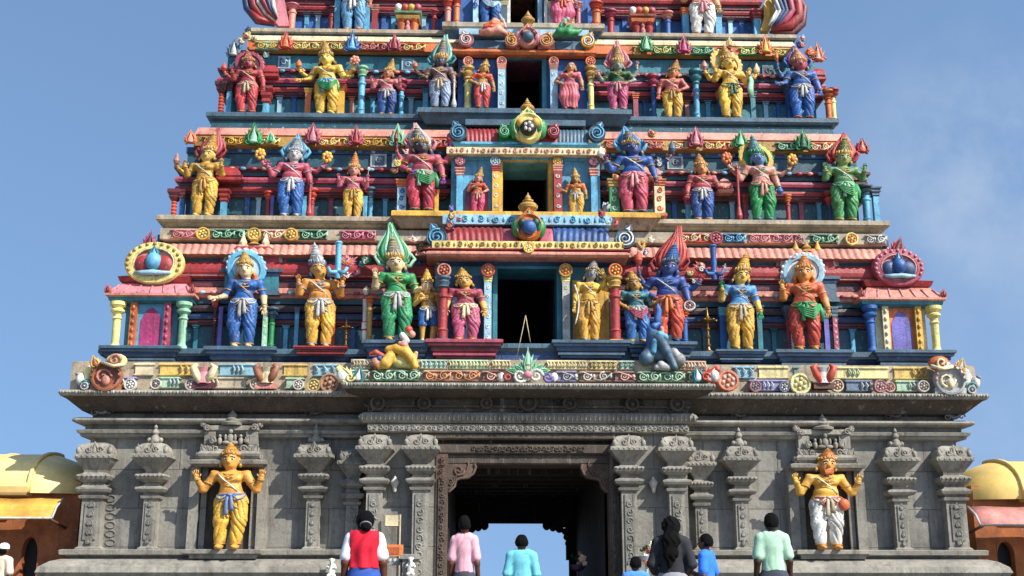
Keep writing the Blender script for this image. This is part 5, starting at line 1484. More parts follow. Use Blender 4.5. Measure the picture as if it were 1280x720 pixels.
# =================================================== SECOND STOREY
YF2, YW2 = 25.40, 26.2
ZF2 = Z(272, YF2); XC2 = (X(1076, 230, YW2)-X(240, 226, YW2))/2; ZT2 = Z(146, 26.1)
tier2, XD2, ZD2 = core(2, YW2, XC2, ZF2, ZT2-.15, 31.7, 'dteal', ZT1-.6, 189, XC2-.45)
ledge(tier2, XF2, YF2, 31.9, ZF2, 16, 276, 'beige', 'beige')
XB2 = (X(765, 230, 25.7)-X(553, 230, 25.7))/2
strips(tier2, YW2, XC2, 31.5, [(243, 249, .16, 'maroon', 'step'), (236, 242, .22, 'red', 'roll'), (231, 236, .14, 'slate', 'flat'), (224, 231, .24, 'rose', 'roll'), (218, 223, .16, 'dteal', 'flat'), (211, 217, .26, 'maroon', 'step')], XB2)
strips(tier2, YW2, XC2, 31.5, [(196, 211, .03, 'dteal', 'flat'), (188, 195, .06, 'dblue', 'flat')], XB2)
yq = 26.02; xq = (X(1070, 178, yq)-X(249, 168, yq))/2
b = MB(); b.ring(-xq, xq, yq, 31.3, [(-.16, Z(188, yq)), (.0, Z(186, yq)), (0, Z(174, yq)), (-.06, Z(173.5, yq)), (-.06, Z(173, yq)), (.0, Z(172, yq)), (-.08, Z(162, yq)), (-.2, Z(161, yq))], [pt('ochre'), pt('ochre'), pt('ochre'), pt('salmon'), pt('salmon'), pt('salmon'), pt('beige')]); part(b, 'frieze_backing', tier2)
frieze(tier2, yq-.04, 174, 185, [(252, 310, 'ochre', 'yellow'), (318, 350, 'ochre', 'lyellow'), (395, 440, 'orange', 'lyellow'), (448, 492, 'ochre', 'yellow'), (500, 565, 'orred', 'salmon'), (755, 830, 'orred', 'salmon'), (838, 868, 'orange', 'cream'), (878, 920, 'orred', 'lyellow'), (968, 1000, 'dgreen', 'lgreen'), (1010, 1040, 'orred', 'cream'), (1042, 1066, 'ochre', 'yellow')])
XF3 = (X(1053, 152, 26.1)-X(262, 141, 26.1))/2
for a in ((317, 153, 181, ('green', 'lgreen'), 17), (338, 164, 178, ('lgreen', 'green'), 9), (391, 153, 180, ('rose', 'pink'), 16), (445, 155, 182, ('rose', 'red'), 12), (497, 154, 183, ('lgreen', 'green'), 15), (870, 158, 184, ('rose', 'pink'), 16), (926, 162, 184, ('green', 'lgreen'), 15), (1004, 161, 188, ('green', 'dgreen'), 16), (1078, 172, 192, ('red', 'orred'), 16), (238, 162, 180, ('orange', 'salmon'), 14)):
    fin(tier2, a[0], a[1], a[2], 25.9, a[3], a[4])
for u, v0 in ((473, 193), (844, 196), (500, 193)): plaque(tier2, u, v0, v0+16, 20, YW2-.05, ('lgrey', 'slate'))
q = 25.85
for a in ((219, 238, 7, 'orred', 'maroon', 'sp', 2.2, 14, None), (229, 238, 6, 'blue', 'maroon', 'sq', 1.6, 12, None), (281, 238, 7, 'lblue', 'red', 'sq', 2.0, 16, None), (336, 240, 6, 'red', 'orred', 'rd', 1.9, 10, None), (341, 245, 4, 'lpurple', None, 'sq', 1.2, 4, None), (391, 236, 6, 'red', 'orred', 'rd', 2.0, 16, None), (381, 246, 5, 'lblue', None, 'sq', 1.2, 4, None), (464, 235, 6, 'lblue', 'slate', 'rd', 1.9, 14, None), (457, 246, 5, 'lblue', None, 'sq', 1.2, 4, None),
          (859, 238, 6, 'lblue', 'rose', 'sq', 2.1, 20, None), (931, 244, 5, 'rose', 'red', 'sq', 1.6, 16, None), (984, 244, 6, 'red', 'orange', 'rd', 1.7, 9, None), (1036, 240, 7, 'dblue', 'red', 'rd', 2.0, 18, None), (1081, 233, 10, 'lblue', 'slate', 'rd', 1.9, 12, None), (1093, 235, 7, 'lblue', 'slate', 'sq', 2.0, 12, None), (1084, 224, 16, 'red', 'rose', 'sq', 1.2, 8, None)):
    if a[0] == 1084: continue
    pil(tier2, a[0], a[1], a[2], q, ZF2, a[3], a[4], a[5], a[6], a[7], extra=a[8])
# domed red boxes beside the outer statues
for tr, lst in ((tier2, ((287, 222, 213, 14, 'red'), (1070, 228, 218, 10, 'maroon'), (905, 236, 229, 8, 'salmon'), (812, 221, 213, 12, 'salmon'))),):
    for u, vb, vt, w, c in lst:
        p = P(u, vb, 25.95); k = PX(1, vb, 25.95); b = MB(); m = pt(c)
        b.ring(p.x-w*k, p.x+w*k, 25.8, 26.3, [(0, p.z-8*k), (2*k, p.z-6*k), (2*k, p.z-3*k), (0, p.z-2*k), (1.5*k, p.z), (1*k, p.z+4*k), (-3*k, p.z+10*k), (-8*k, p.z+14*k), (-w*k*.98, p.z+15*k)], m); part(b, 'niche_dome', tr)
for u, v, cs in ((398, 200, 'yellow'), (392, 190, 'orange'), (333, 193, 'yellow'), (330, 212, 'yellow'), (404, 220, 'orange')):
    pass
# centre bay of the second storey
YC2 = 25.12; ZC2 = Z(264, YC2)
b = MB(); xx = (X(829, 266, YC2)-X(492, 264, YC2))/2
b.ring(-xx, xx, YC2, 26.3, [(-.2, ZC2-20*.017), (-.06, ZC2-.16), (-.02, ZC2-.14), (0, ZC2-.12), (0, ZC2-.02), (-.02, ZC2)], [pt('beige'), pt('beige'), pt('ochre'), pt('yellow'), pt('yellow')]); part(b, 'ledge', tier2)
pv2, xh, xd, zd, zt = pavilion(2, tower, 567, 752, 25.6, ZC2, 192, 'lblue', 'yellow', 0)
salaroof(pv2, 567, 752, 25.6, [(570, 750, 193, 201, .12, 'lblue', 'step'), (560, 758, 184, 193, .30, 'cream', 'carve'), (566, 752, 177, 184, .24, 'lblue', 'step'), (585, 735, 149, 157, .08, 'slate', 'flat')],
         (155, 176, 25.36, [(582, 622, '96191e', .16, .08, .3), (622, 645, 'green', .5, .03, 0), (674, 697, 'red', .5, .03, 0), (697, 736, 'slate', .14, .06, -.3)]), None)
medallion(pv2, 660, 160, 19, 25.28, ('lyellow', 'green', 'yellow', 'black'), 1)
finial(pv2, 659, 122, 143, 25.45)
scrolldisc(pv2, 573, 166, 11, 25.35, ('slate', 'lblue', 'dblue'), 1); scrolldisc(pv2, 746, 167, 11, 25.35, ('slate', 'lblue', 'dblue'), -1)
scrolldisc(pv2, 631, 165, 8, 25.3, ('green', 'lgreen', 'dgreen'), 1, 'roof_scroll'); scrolldisc(pv2, 692, 165, 8, 25.3, ('red', 'pink', 'maroon'), -1, 'roof_scroll')
q = 25.45
for a in ((575, 211, 8, 'lblue', 'salmon', 'sq', 1.6, 10, None), (742, 212, 8, 'lblue', 'salmon', 'sq', 1.6, 10, None), (620, 208, 9, 'yellow', 'red', 'sq', 1.3, 8, 'white'), (697, 208, 10, 'red', 'salmon', 'sq', 1.3, 8, 'white')):
    pil(pv2, a[0], a[1], a[2], q, ZC2, a[3], a[4], a[5], a[6], a[7], extra=a[8], name='column')
for u, cs in ((575, ('rose', 'white', 'pink')), (619, ('sky', 'slate', 'white')), (697, ('ochre', 'cream', 'yellow')), (742, ('rose', 'white', 'pink'))):
    p = P(u, 202, 25.45); b = MB(); b.rosette((p.x, 25.42, p.z), PX(6.5, 202, 25.45), [pt(c) for c in cs], .07); part(b, 'rosette', pv2)
q = 25.5
for a in ((503, 226, 11, 'sky', 'orange', 'sq', 1.4, 10, 'blue'), (767, 226, 12, 'green', 'gold', 'sq', 1.5, 10, 'white'), (823, 226, 13, 'cream', 'orange', 'sq', 1.35, 9, 'orange'), (546, 238, 5, 'yellow', 'orange', 'sq', 1.3, 5, None)):
    pil(tier2, a[0], a[1], a[2], q, ZC2, a[3], a[4], a[5], a[6], a[7], extra=a[8])
blob(tier2, 'carved_flower', 25.4, [(498, 205, 8, 7, 'yellow'), (494, 214, 7, 5, 'gold'), (508, 190, 5, 7, 'red'), (770, 222, 9, 6, 'gold'), (814, 168, 8, 7, 'yellow'), (822, 205, 7, 9, 'slate')])
p = P(596, 240, 25.58); k = PX(1, 240, 25.58); b = MB(); b.box(p.x-14*k, p.x+14*k, 25.56, 25.62, ZC2, Z(235, 25.58), pt('rose')); part(b, 'back_panel', pv2)

# =================================================== THIRD STOREY
YF3, YW3 = 26.1, 26.85
ZF3 = Z(143.5, YF3); XC3 = (X(1026, 115, YW3)-X(292, 112, YW3))/2; ZT3 = Z(40, 26.75)
tier3, XD3, ZD3 = core(3, YW3, XC3, ZF3, ZT3-.15, 31.1, 'teal', ZT2-.6, 69, XC3-.45)
ledge(tier3, XF3, YF3, 31.3, ZF3, 16, 148, 'slate', 'slate')
XB3 = (X(752, 110, 26.4)-X(567, 110, 26.4))/2
strips(tier3, YW3, XC3, 30.9, [(119, 124, .14, 'maroon', 'step'), (112, 118, .20, 'red', 'roll'), (107, 111, .12, 'slate', 'flat'), (100, 106.5, .22, 'rose', 'roll'), (95, 99.5, .14, 'dteal', 'flat'), (89, 94.5, .22, 'maroon', 'step')], XB3)
strips(tier3, YW3, XC3, 30.9, [(73, 89, .03, 'teal', 'flat'), (67, 72, .05, 'dmaroon', 'flat')], XB3)
yq = 26.66; xq = (X(1000, 62, yq)-X(314, 54, yq))/2
b = MB(); b.ring(-xq, xq, yq, 30.8, [(-.16, Z(68, yq)), (.0, Z(66, yq)), (0, Z(56, yq)), (-.06, Z(55.5, yq)), (-.05, Z(55, yq)), (.0, Z(54, yq)), (-.06, Z(47, yq)), (-.2, Z(46, yq))], [pt('ochre'), pt('orange'), pt('lyellow'), pt('salmon'), pt('salmon'), pt('cream'), pt('beige')]); part(b, 'frieze_backing', tier3)
frieze(tier3, yq-.04, 55.5, 65.5, [(318, 350, 'lgreen', 'yellow'), (364, 434, 'ochre', 'lyellow'), (448, 486, 'red', 'salmon'), (500, 532, 'orred', 'lyellow'), (790, 802, 'lyellow', 'yellow'), (815, 850, 'green', 'lyellow'), (862, 892, 'green', 'lgreen'), (896, 915, 'rose', 'pink'), (922, 950, 'green', 'lyellow'), (964, 996, 'lyellow', 'yellow')])
XF4 = (X(1003, 42, 26.75)-X(315, 35, 26.75))/2
for a in ((357, 38, 62, ('orred', 'orange'), 14), (440, 38, 65, ('blue', 'lblue'), 13), (493, 42, 64, ('rose', 'red'), 14), (808, 42, 65, ('green', 'lgreen'), 14), (855, 43, 67, ('rose', 'magenta'), 14), (957, 43, 68, ('orange', 'yellow'), 12), (912, 46, 58, ('cream', 'yellow'), 7), (292, 48, 72, ('slate', 'lgrey'), 14), (1022, 52, 78, ('orange', 'salmon'), 13)):
    fin(tier3, a[0], a[1], a[2], 26.55, a[3], a[4])
blob(tier3, 'corner_flower', 26.5, [(308, 45, 9, 7, 'lyellow'), (302, 52, 6, 6, 'yellow'), (310, 38, 6, 5, 'black'), (316, 50, 5, 6, 'lgreen'), (332, 70, 7, 6, 'slate')])
blob(tier3, 'corner_flower', 26.5, [(1000, 56, 7, 8, 'blue'), (1003, 49, 5, 6, 'sky'), (1012, 66, 7, 8, 'orange')])
for u, v0, w in ((355, 71, 15), (510, 74, 16), (880, 80, 12), (960, 82, 14)): plaque(tier3, u, v0, v0+15, w, YW3-.05, ('sky', 'slate') if u < 600 else ('teal', 'maroon'))
q = 26.5
for a in ((278, 104, 7, 'orred', 'maroon', 'sp', 2.2, 14, None), (288, 104, 6, 'lblue', 'maroon', 'sq', 1.6, 12, None), (334, 110, 7, 'lblue', 'red', 'sq', 2.2, 22, None), (386, 112, 7, 'orange', 'yellow', 'sq', 1.5, 6, None), (427, 108, 8, 'yellow', 'orange', 'sq', 1.6, 7, None), (453, 84, 9, 'lblue', 'lgreen', 'rd', 1.5, 14, None), (502, 100, 7, 'lblue', 'rose', 'rd', 2.0, 16, None), (532, 112, 6, 'lblue', 'teal', 'sq', 1.5, 6, None),
          (816, 94, 7, 'blue', 'rose', 'rd', 2.0, 18, None), (869, 88, 8, 'lblue', 'teal', 'rd', 1.9, 20, None), (899, 116, 5, 'blue', 'orange', 'sq', 1.8, 8, None), (940, 116, 6, 'teal', 'slate', 'sq', 1.7, 8, None), (986, 106, 9, 'blue', 'slate', 'sq', 2.0, 10, None), (993, 120, 4, 'lblue', None, 'sq', 1.2, 4, None), (1034, 114, 8, 'orange', 'orange', 'rd', 2.0, 12, None), (1040, 112, 7, 'lyellow', 'red', 'rd', 2.2, 12, None), (794, 118, 6, 'rose', 'orange', 'sq', 1.7, 7, None), (576, 100, 4, 'cream', None, 'sq', 1.2, 4, None)):
    pil(tier3, a[0], a[1], a[2], q, ZF3, a[3], a[4], a[5], a[6], a[7], extra=a[8])
for u, vb, w, c in ((336, 92, 11, 'red'), (1022, 96, 7, 'red')):
    p = P(u, vb, 26.6); k = PX(1, vb, 26.6); b = MB(); b.ring(p.x-w*k, p.x+w*k, 26.5, 26.9, [(0, p.z-8*k), (2*k, p.z-6*k), (2*k, p.z-3*k), (0, p.z-2*k), (1.5*k, p.z), (1*k, p.z+5*k), (-3*k, p.z+10*k), (-w*k*.98, p.z+12*k)], pt(c)); part(b, 'niche_dome', tier3)
YC3 = 25.85; ZC3 = Z(135, YC3)
b = MB(); xx = (X(794, 140, YC3)-X(526, 137, YC3))/2
b.ring(-xx, xx, YC3, 26.9, [(-.18, ZC3-.34), (-.06, ZC3-.16), (-.02, ZC3-.14), (0, ZC3-.12), (0, ZC3-.02), (-.02, ZC3)], pt('slate')); part(b, 'ledge', tier3)
pv3, xh, xd, zd, zt = pavilion(3, tower, 578, 742, 26.3, ZC3, 66, 'blue', 'teal', 0)
salaroof(pv3, 578, 742, 26.3, [(574, 748, 67, 74, .10, 'maroon', 'step'), (570, 750, 60, 68, .26, 'orange', 'roll'), (580, 742, 36, 44, .05, 'sky', 'flat')],
         (45, 60, 26.08, [(586, 632, 'slate', .30, .03, 0), (632, 650, 'orange', .5, .03, 0), (672, 694, 'salmon', .5, .03, 0), (694, 732, 'slate', .30, .03, 0)]), None)
medallion(pv3, 660, 47, 13, 26.0, ('salmon', 'pink', 'maroon', 'slate'), 0)
finial(pv3, 660, 13, 33, 26.15)
scrolldisc(pv3, 583, 50, 9, 26.05, ('pink', 'white', 'rose'), 1); scrolldisc(pv3, 735, 52, 9, 26.05, ('yellow', 'white', 'orange'), -1)
scrolldisc(pv3, 640, 51, 9, 26.0, ('salmon', 'yellow', 'orange'), 1, 'roof_scroll'); scrolldisc(pv3, 683, 51, 9, 26.0, ('salmon', 'yellow', 'orange'), -1, 'roof_scroll')
q = 26.15
for a in ((585, 84, 9, 'lyellow', 'gold', 'rd', 1.6, 18, None), (738, 84, 8, 'lyellow', 'gold', 'rd', 1.7, 18, None), (627, 82, 9, 'sky', 'salmon', 'sq', 1.3, 7, 'white'), (692, 82, 9, 'sky', 'salmon', 'sq', 1.3, 7, 'white')):
    pil(pv3, a[0], a[1], a[2], q, ZC3, a[3], a[4], a[5], a[6], a[7], extra=a[8], name='column')
for u, cs in ((585, ('salmon', 'cream', 'orred')), (627, ('salmon', 'cream', 'rose')), (692, ('salmon', 'cream', 'orred')), (738, ('orange', 'red', 'salmon'))):
    p = P(u, 77, 26.12); b = MB(); b.rosette((p.x, 26.12, p.z), PX(6.5, 77, 26.12), [pt(c) for c in cs], .07); part(b, 'rosette', pv3)

# =================================================== FOURTH STOREY and the top above the frame
YF4, YW4 = 26.75, 27.5
ZF4 = Z(38.5, YF4); XC4 = (X(948, 15, YW4)-X(370, 10, YW4))/2; ZT4 = ZF4+2.5
tier4, XD4, ZD4 = core(4, YW4, XC4, ZF4, ZT4, 30.6, 'blue', ZT3-.5, -40, XC4)
ledge(tier4, XF4, YF4, 30.8, ZF4, 14, 42, 'beige', 'slate')
XB4 = (X(770, 15, 27.0)-X(555, 15, 27.0))/2
strips(tier4, YW4, XC4, 30.4, [(16, 21, .14, 'maroon', 'step'), (10, 15, .18, 'red', 'roll'), (3, 9, .14, 'maroon', 'flat'), (-5, 2, .22, 'red', 'roll'), (-14, -6, .14, 'dteal', 'flat')], XB4)
b = MB(); b.ring(-XC4, XC4, YW4, 30.6, [(.1, ZT4-.4), (.35, ZT4-.2), (.35, ZT4), (-.3, ZT4+.2), (-.6, ZT4+.8), (-1.2, ZT4+2.2), (-2.0, ZT4+2.6)], pt('salmon')); part(b, 'upper_storey', tier4)
q = 27.15
for a in ((366, 6, 9, 'salmon', 'pink', 'rd', 1.6, 6, None), (415, 10, 7, 'red', 'maroon', 'rd', 1.7, 8, None), (423, -8, 7, 'lblue', None, 'sq', 1.3, 5, None), (460, -8, 7, 'lblue', None, 'sq', 1.3, 5, None), (469, 8, 7, 'red', 'salmon', 'sq', 1.5, 8, None), (543, 14, 6, 'red', 'rose', 'rd', 1.7, 6, None),
          (763, 14, 9, 'red', 'rose', 'rd', 1.7, 9, None), (834, 16, 8, 'blue', 'salmon', 'rd', 1.8, 9, None), (856, 12, 8, 'lblue', 'orange', 'sq', 1.5, 8, None), (897, 16, 8, 'lblue', 'slate', 'sq', 1.6, 7, None), (945, 14, 8, 'lblue', 'red', 'sq', 1.9, 12, None)):
    pil(tier4, a[0], a[1], a[2], q, ZF4, a[3], a[4], a[5], a[6], a[7], extra=a[8])
for u, cs in ((510, ('orange', 'ochre', 'orred')), (803, ('red', 'orange', 'salmon'))):     # small throne-like niches
    p = P(u, 34 if u < 600 else 37, 27.1); k = PX(1, 34, 27.1); b = MB(); a, c, d = [pt(x) for x in cs]
    for sg in (-1, 1): b.lathe((p.x+sg*8*k, 27.05, ZF4), [(4.5*k, 0), (4*k, 5*k), (5.5*k, 14*k), (3*k, 16*k), (6*k, 20*k)], a, 10)
    b.lathe((p.x, 27.0, ZF4), [(3*k, 0), (3.6*k, 8*k), (2*k, 12*k), (2.8*k, 15*k), (0, 19*k)], pt('pink'), 9)
    b.ring(p.x-13*k, p.x+13*k, 26.98, 27.4, [(-2*k, ZF4+18*k), (1*k, ZF4+20*k), (2*k, ZF4+24*k), (-1*k, ZF4+26*k)], c); b.ring(p.x-16*k, p.x+16*k, 26.95, 27.4, [(0, ZF4+28*k), (1*k, ZF4+30*k), (-3*k, ZF4+32*k)], pt('lgreen' if u < 600 else 'salmon'))
    for i in range(4): b.ell((p.x+(i-1.5)*8*k, 27.0, ZF4+36*k), (5*k, 4*k, 5*k), pt(('white', 'orred', 'yellow', 'rose')[i]), 8, 6)
    part(b, 'throne_niche', tier4)
YC4 = 26.5; ZC4 = Z(28, YC4)
b = MB(); xx = (X(760, 30, YC4)-X(557, 25, YC4))/2
b.ring(-xx, xx, YC4, 27.6, [(-.22, ZC4-.4), (-.06, ZC4-.18), (-.02, ZC4-.14), (0, ZC4-.12), (0, ZC4-.02), (-.02, ZC4)], [pt('slate'), pt('beige'), pt('beige'), pt('beige'), pt('beige')]); part(b, 'ledge', tier4)
pv4, xh, xd, zd, zt = pavilion(4, tower, 580, 740, 26.9, ZC4, -50, 'blue', 'sky', 0)
q = 26.78
for a in ((560, 2, 8, 'salmon', 'orred', 'rd', 1.5, 8, None), (571, -2, 8, 'orange', 'orred', 'rd', 1.5, 7, None), (595, -4, 7, 'sky', None, 'sq', 1.3, 6, None), (630, 2, 8, 'slate', 'cream', 'sq', 1.5, 7, None), (689, 4, 8, 'lgrey', 'cream', 'sq', 1.4, 6, None), (714, -6, 8, 'yellow', 'gold', 'rd', 1.3, 6, None), (723, 4, 6, 'pink', 'salmon', 'rd', 1.6, 7, None), (745, 4, 11, 'orange', 'orred', 'rd', 1.5, 9, None), (636, -20, 4, 'white', None, 'sq', 1.1, 4, None), (682, -20, 4, 'white', None, 'sq', 1.1, 4, None)):
    pil(pv4, a[0], a[1], a[2], q, ZC4, a[3], a[4], a[5], a[6], a[7], extra=a[8], name='column')
# great curling corner scrolls of the fourth storey: swept ribbons
def swirl(pts, cols, back, bc):
    """pts: lower-left to top path (u,v); successive ribbons shift along the list of offsets"""
    b = MB(); Yc = 26.95
    for i, (path, w, c) in enumerate(cols):
        V = [P(u, v, Yc) for u, v in path]; k = PX(1, 20, Yc)
        b.tube([(p.x, Yc-.04*i, p.z) for p in V], [w*k*f for f in ([.35]+[1]*(len(V)-2)+[.5])], pt(c), 8, flat=1.2)
    n = len(back); VV = [(P(u, v, Yc).x, Yc+.05, P(u, v, Yc).z) for u, v in back]+[(P(u, v, Yc).x, Yc+.4, P(u, v, Yc).z) for u, v in back]
    b.add(VV, [list(range(n)), list(range(n, 2*n))]+[(i, (i+1) % n, n+(i+1) % n, n+i) for i in range(n)], pt(bc))
    part(b, 'corner_scroll', tier4)
swirl(None, [([(343, 32), (322, 26), (309, 10), (306, -8), (316, -26)], 5, 'dblue'), ([(344, 31), (330, 24), (318, 10), (314, -8), (322, -24)], 5.5, 'red'), ([(340, 30), (325, 27), (314, 16)], 5, 'red'), ([(346, 29), (334, 20), (324, 6), (322, -10), (330, -24)], 3, 'white'), ([(347, 28), (337, 18), (330, 5), (330, -10), (338, -22)], 4, 'red'), ([(348, 28), (340, 16), (336, 4), (340, -8), (350, -18)], 3, 'dblue'), ([(349, 27), (344, 14), (343, 3), (350, -6)], 2.5, 'white')],
      [(348, 31), (361, 31), (357, 10), (352, -12), (346, -22), (337, -10), (334, 8), (340, 22)], 'pink')
swirl(None, [([(962, 40), (990, 43), (1003, 30), (1005, 10), (994, -10)], 5, 'maroon'), ([(964, 38), (988, 34), (998, 22), (996, 6), (984, -12)], 7, 'red'), ([(964, 37), (980, 28), (989, 16), (985, 0), (976, -12)], 5, 'rose'), ([(966, 36), (974, 28), (982, 17), (978, 4), (969, -10)], 3, 'dblue'), ([(964, 37), (970, 28), (977, 17), (972, 5), (964, -8)], 3, 'dblue'), ([(961, 37), (966, 28), (972, 18), (967, 6), (958, -6)], 2.5, 'lgrey'), ([(958, 37), (963, 29), (968, 19)], 2, 'white')],
      [(951, 37), (956, 20), (955, 4), (963, -12), (972, -10), (968, 6), (973, 18), (962, 37)], 'yellow')

# thin cords hanging in front of the first-storey door
b = MB(); Yc = 24.1
a, c, d = P(646, 447, Yc), P(657, 394, Yc), P(663, 428, Yc)
b.tube([a, a.lerp(c, .5), c], .007, pt('cream'), 4); b.tube([c, c.lerp(d, .5), d], .007, pt('cream'), 4); part(b, 'cord', pv1)

# narrow painted strips and blind panels on the recessed walls between the statues
def wall_strips(parent, Y, z0, vtop, us, cols):
    for i, u in enumerate(us):
        x = X(u, vtop, Y); k = PX(1, vtop, Y); z1 = Z(vtop, Y); m = pt(cols[i % len(cols)]); c = pt(cols[(i+1) % len(cols)])
        b = MB(); r = 2.6*k
        b.ring(x-r, x+r, Y-.06, Y+.1, [(.5*r, z0), (.5*r, z0+2.5*k), (0, z0+3*k), (0, z1-4*k), (.5*r, z1-3*k), (.3*r, z1-2*k), (.9*r, z1-.5*k), (.9*r, z1)], m); part(b, 'wall_strip', parent)
wall_strips(tier1, YW1, ZF1, 410, (246, 358, 442, 880, 966, 1064), ('teal', 'lblue', 'blue', 'slate'))
wall_strips(tier2, YW2, ZF2, 250, (242, 310, 324, 414, 482, 842, 914, 1000, 1022), ('lblue', 'blue', 'sky', 'rose'))
wall_strips(tier3, YW3, ZF3, 125, (300, 350, 368, 440, 466, 514, 806, 858, 884, 956, 972), ('lblue', 'sky', 'blue', 'salmon'))
wall_strips(tier4, YW4, ZF4, 22, (384, 398, 480, 492, 530, 780, 822, 912, 926), ('lblue', 'sky', 'blue'))
def beads(parent, Yw, v, u0, u1, n, cols, skip):
    """row of small carved knobs along a moulding"""
    b = MB(); y = Yw
    for i in range(n):
        u = u0+(u1-u0)*i/(n-1)
        if skip[0] < u < skip[1]: continue
        b.ell((X(u, v, y), y, Z(v, y)), (PX(4.2, v, y), .04, PX(2.4, v, y)), pt(cols[i % len(cols)]), 6, 4)
    part(b, 'bead_row', parent)
beads(tier1, YW1-.27, 368, 225, 1095, 64, ('rose', 'salmon', 'sky', 'pink'), (538, 780)); beads(tier1, YW1-.03, 351, 240, 1080, 60, ('sky', 'lblue', 'cream'), (538, 780))
beads(tier2, YW2-.27, 214, 250, 1066, 62, ('salmon', 'lblue', 'rose'), (552, 766)); beads(tier2, YW2-.04, 192, 250, 1066, 50, ('lblue', 'sky', 'green'), (552, 766))
beads(tier3, YW3-.23, 92, 300, 1018, 56, ('salmon', 'lblue', 'rose'), (566, 752))
# ------------------------------------------------------------------ statues
ST = statue
N = 'deity_statue'
# granite wall niches
YN = YW-.42
ST(N, 'golden statue in yellow trousers with blue waist sash, hands raised, in a stone wall niche', 283, 686, 562, YN, nl[2], 'f0a01c', 'f2b40f', None, None, ('wide', 'wide'), None, '6f86b8', 'f0a01c', 551, hair='orange', group='gold statues in the stone wall niches', wx=1.24, sway=.5, res=.0075, curls=False, scarf=None, crown_col='gold')
ST(N, 'bearded golden statue in white trousers with orange hip pouch in a stone wall niche', 1037, 688, 569, YN, nr[2], 'f0ac14', 'white', None, 'e8992a', ('wide', 'wide'), None, 'beige', 'orange', 559, hair='orange', group='gold statues in the stone wall niches', wx=1.30, sway=-.2, res=.0075, curls=False, beard=pt('orange'), pouch=pt('e8641a'), hipwrap='rose', scarf=None, belly=1.12)
# first storey
Y1, Y1c = 24.98, 24.55
ST(N, 'blue robed statue with pale blue halo and one hand held out low, lowest row', 303, 434, 324, Y1, ZF1+.02, 'blue', '2a62a8', 'blue', 'peach', ('low', 'down'), None, 'lgrey', 'gold', 309, halo=('lblue', 'sky'), hair='orange', fem=True, hands='peach', wx=1.15)
ST(N, 'golden orange statue in yellow wrap on a red slab beside a pale blue post', 397, 438, 328, Y1, ZF1+.03, 'e2921e', 'yellow', None, 'e8a83c', ('raised', 'raised'), None, 'lgrey', 'lgrey', 303, hair='dblue', crown_col='silver', wx=1.18, belly=1.12)
ST(N, 'green robed statue with tall green flame headdress, lowest row', 494, 425, 315, Y1c, ZC1+.02, 'green', '1d9a5c', 'green', 'peach', ('raised', 'fwd'), None, 'lgrey', 'grey', 290, flame=('lgreen', 'green'), flame_v=273, hair='dblue', fem=True, hands='peach', wx=1.22)
ST('attendant_statue', 'small statue in bright blue shorts between the green robed statue and a red column', 533, 424, 343, Y1c+.1, ZC1+.02, 'e0a52c', 'blue', None, 'peach', ('chest', 'fwd'), None, 'white', 'yellow', 328, hair='orange', shorts=True, wx=1.1, group='painted statues on the tower')
ST(N, 'pink robed statue with both arms hanging, on a wide red stepped pedestal', 581, 426, 341, Y1c, ZC1+.03, 'rose', 'd0587c', 'rose', 'e0a838', ('down', 'down'), None, 'cream', 'gold', 331, hair='black', fem=True, hands='e0a838', wx=1.45, drape=None)
ST(N, 'yellow statue with greyish face and one hand at its head, beside the lowest door', 738, 428, 332, Y1c, ZC1+.03, 'f0b818', 'eea81a', None, 'grey', ('down', 'head'), None, 'ochre', 'silver', 322, hair='dblue', wx=1.05, items=[((-1, 0), 'bow', 'white')])
ST('attendant_statue', 'small statue in blue dress beside the dark blue statue with red flame headdress', 796, 428, 345, Y1c, ZC1+.02, 'teal', '2f74bc', 'teal', 'ochre', ('hip', 'fwd'), None, 'lgrey', 'gold', 335, hair='dblue', fem=True, wx=1.3, scarf='rose', group='painted statues on the tower', items=[((1, 0), 'cloth', 'blue')])
ST(N, 'dark blue statue in orange red wrap with tall red flame headdress, lowest row', 836, 429, 323, Y1c, ZC1+.02, '2a4c9a', 'd84a1c', None, 'bface', ('hip', 'down'), ('r_up', 'r_mid'), 'orange', 'blue', 300, flame=('red', 'orred'), flame_v=279, hair='dblue', wx=1.25, hands='rose', belly=1.08, items=[((-1, 1), 'bud', 'orred'), ((1, 0), 'disc', 'white')], crown_col='slate')
ST(N, 'light blue statue in bright yellow wrap with green hands beside a tall blue post', 928, 441, 336, Y1, ZF1+.02, '4a8fc8', 'yellow', '4a8fc8', 'e8b830', ('raised', 'down'), None, 'beige', 'yellow', 314, halo=None, hair='dblue', fem=True, hands='green', wx=1.18)
ST(N, 'orange statue in red wrap with green hip cloth and pale halo, lowest row', 1010, 437, 328, Y1, ZF1+.02, 'd65a24', 'c83c1e', 'd65a24', 'e08a2a', ('raised', 'down'), None, 'green', 'orange', 313, halo=('sky', 'white'), hair='orange', hands='e0a030', wx=1.25, scarf='green')
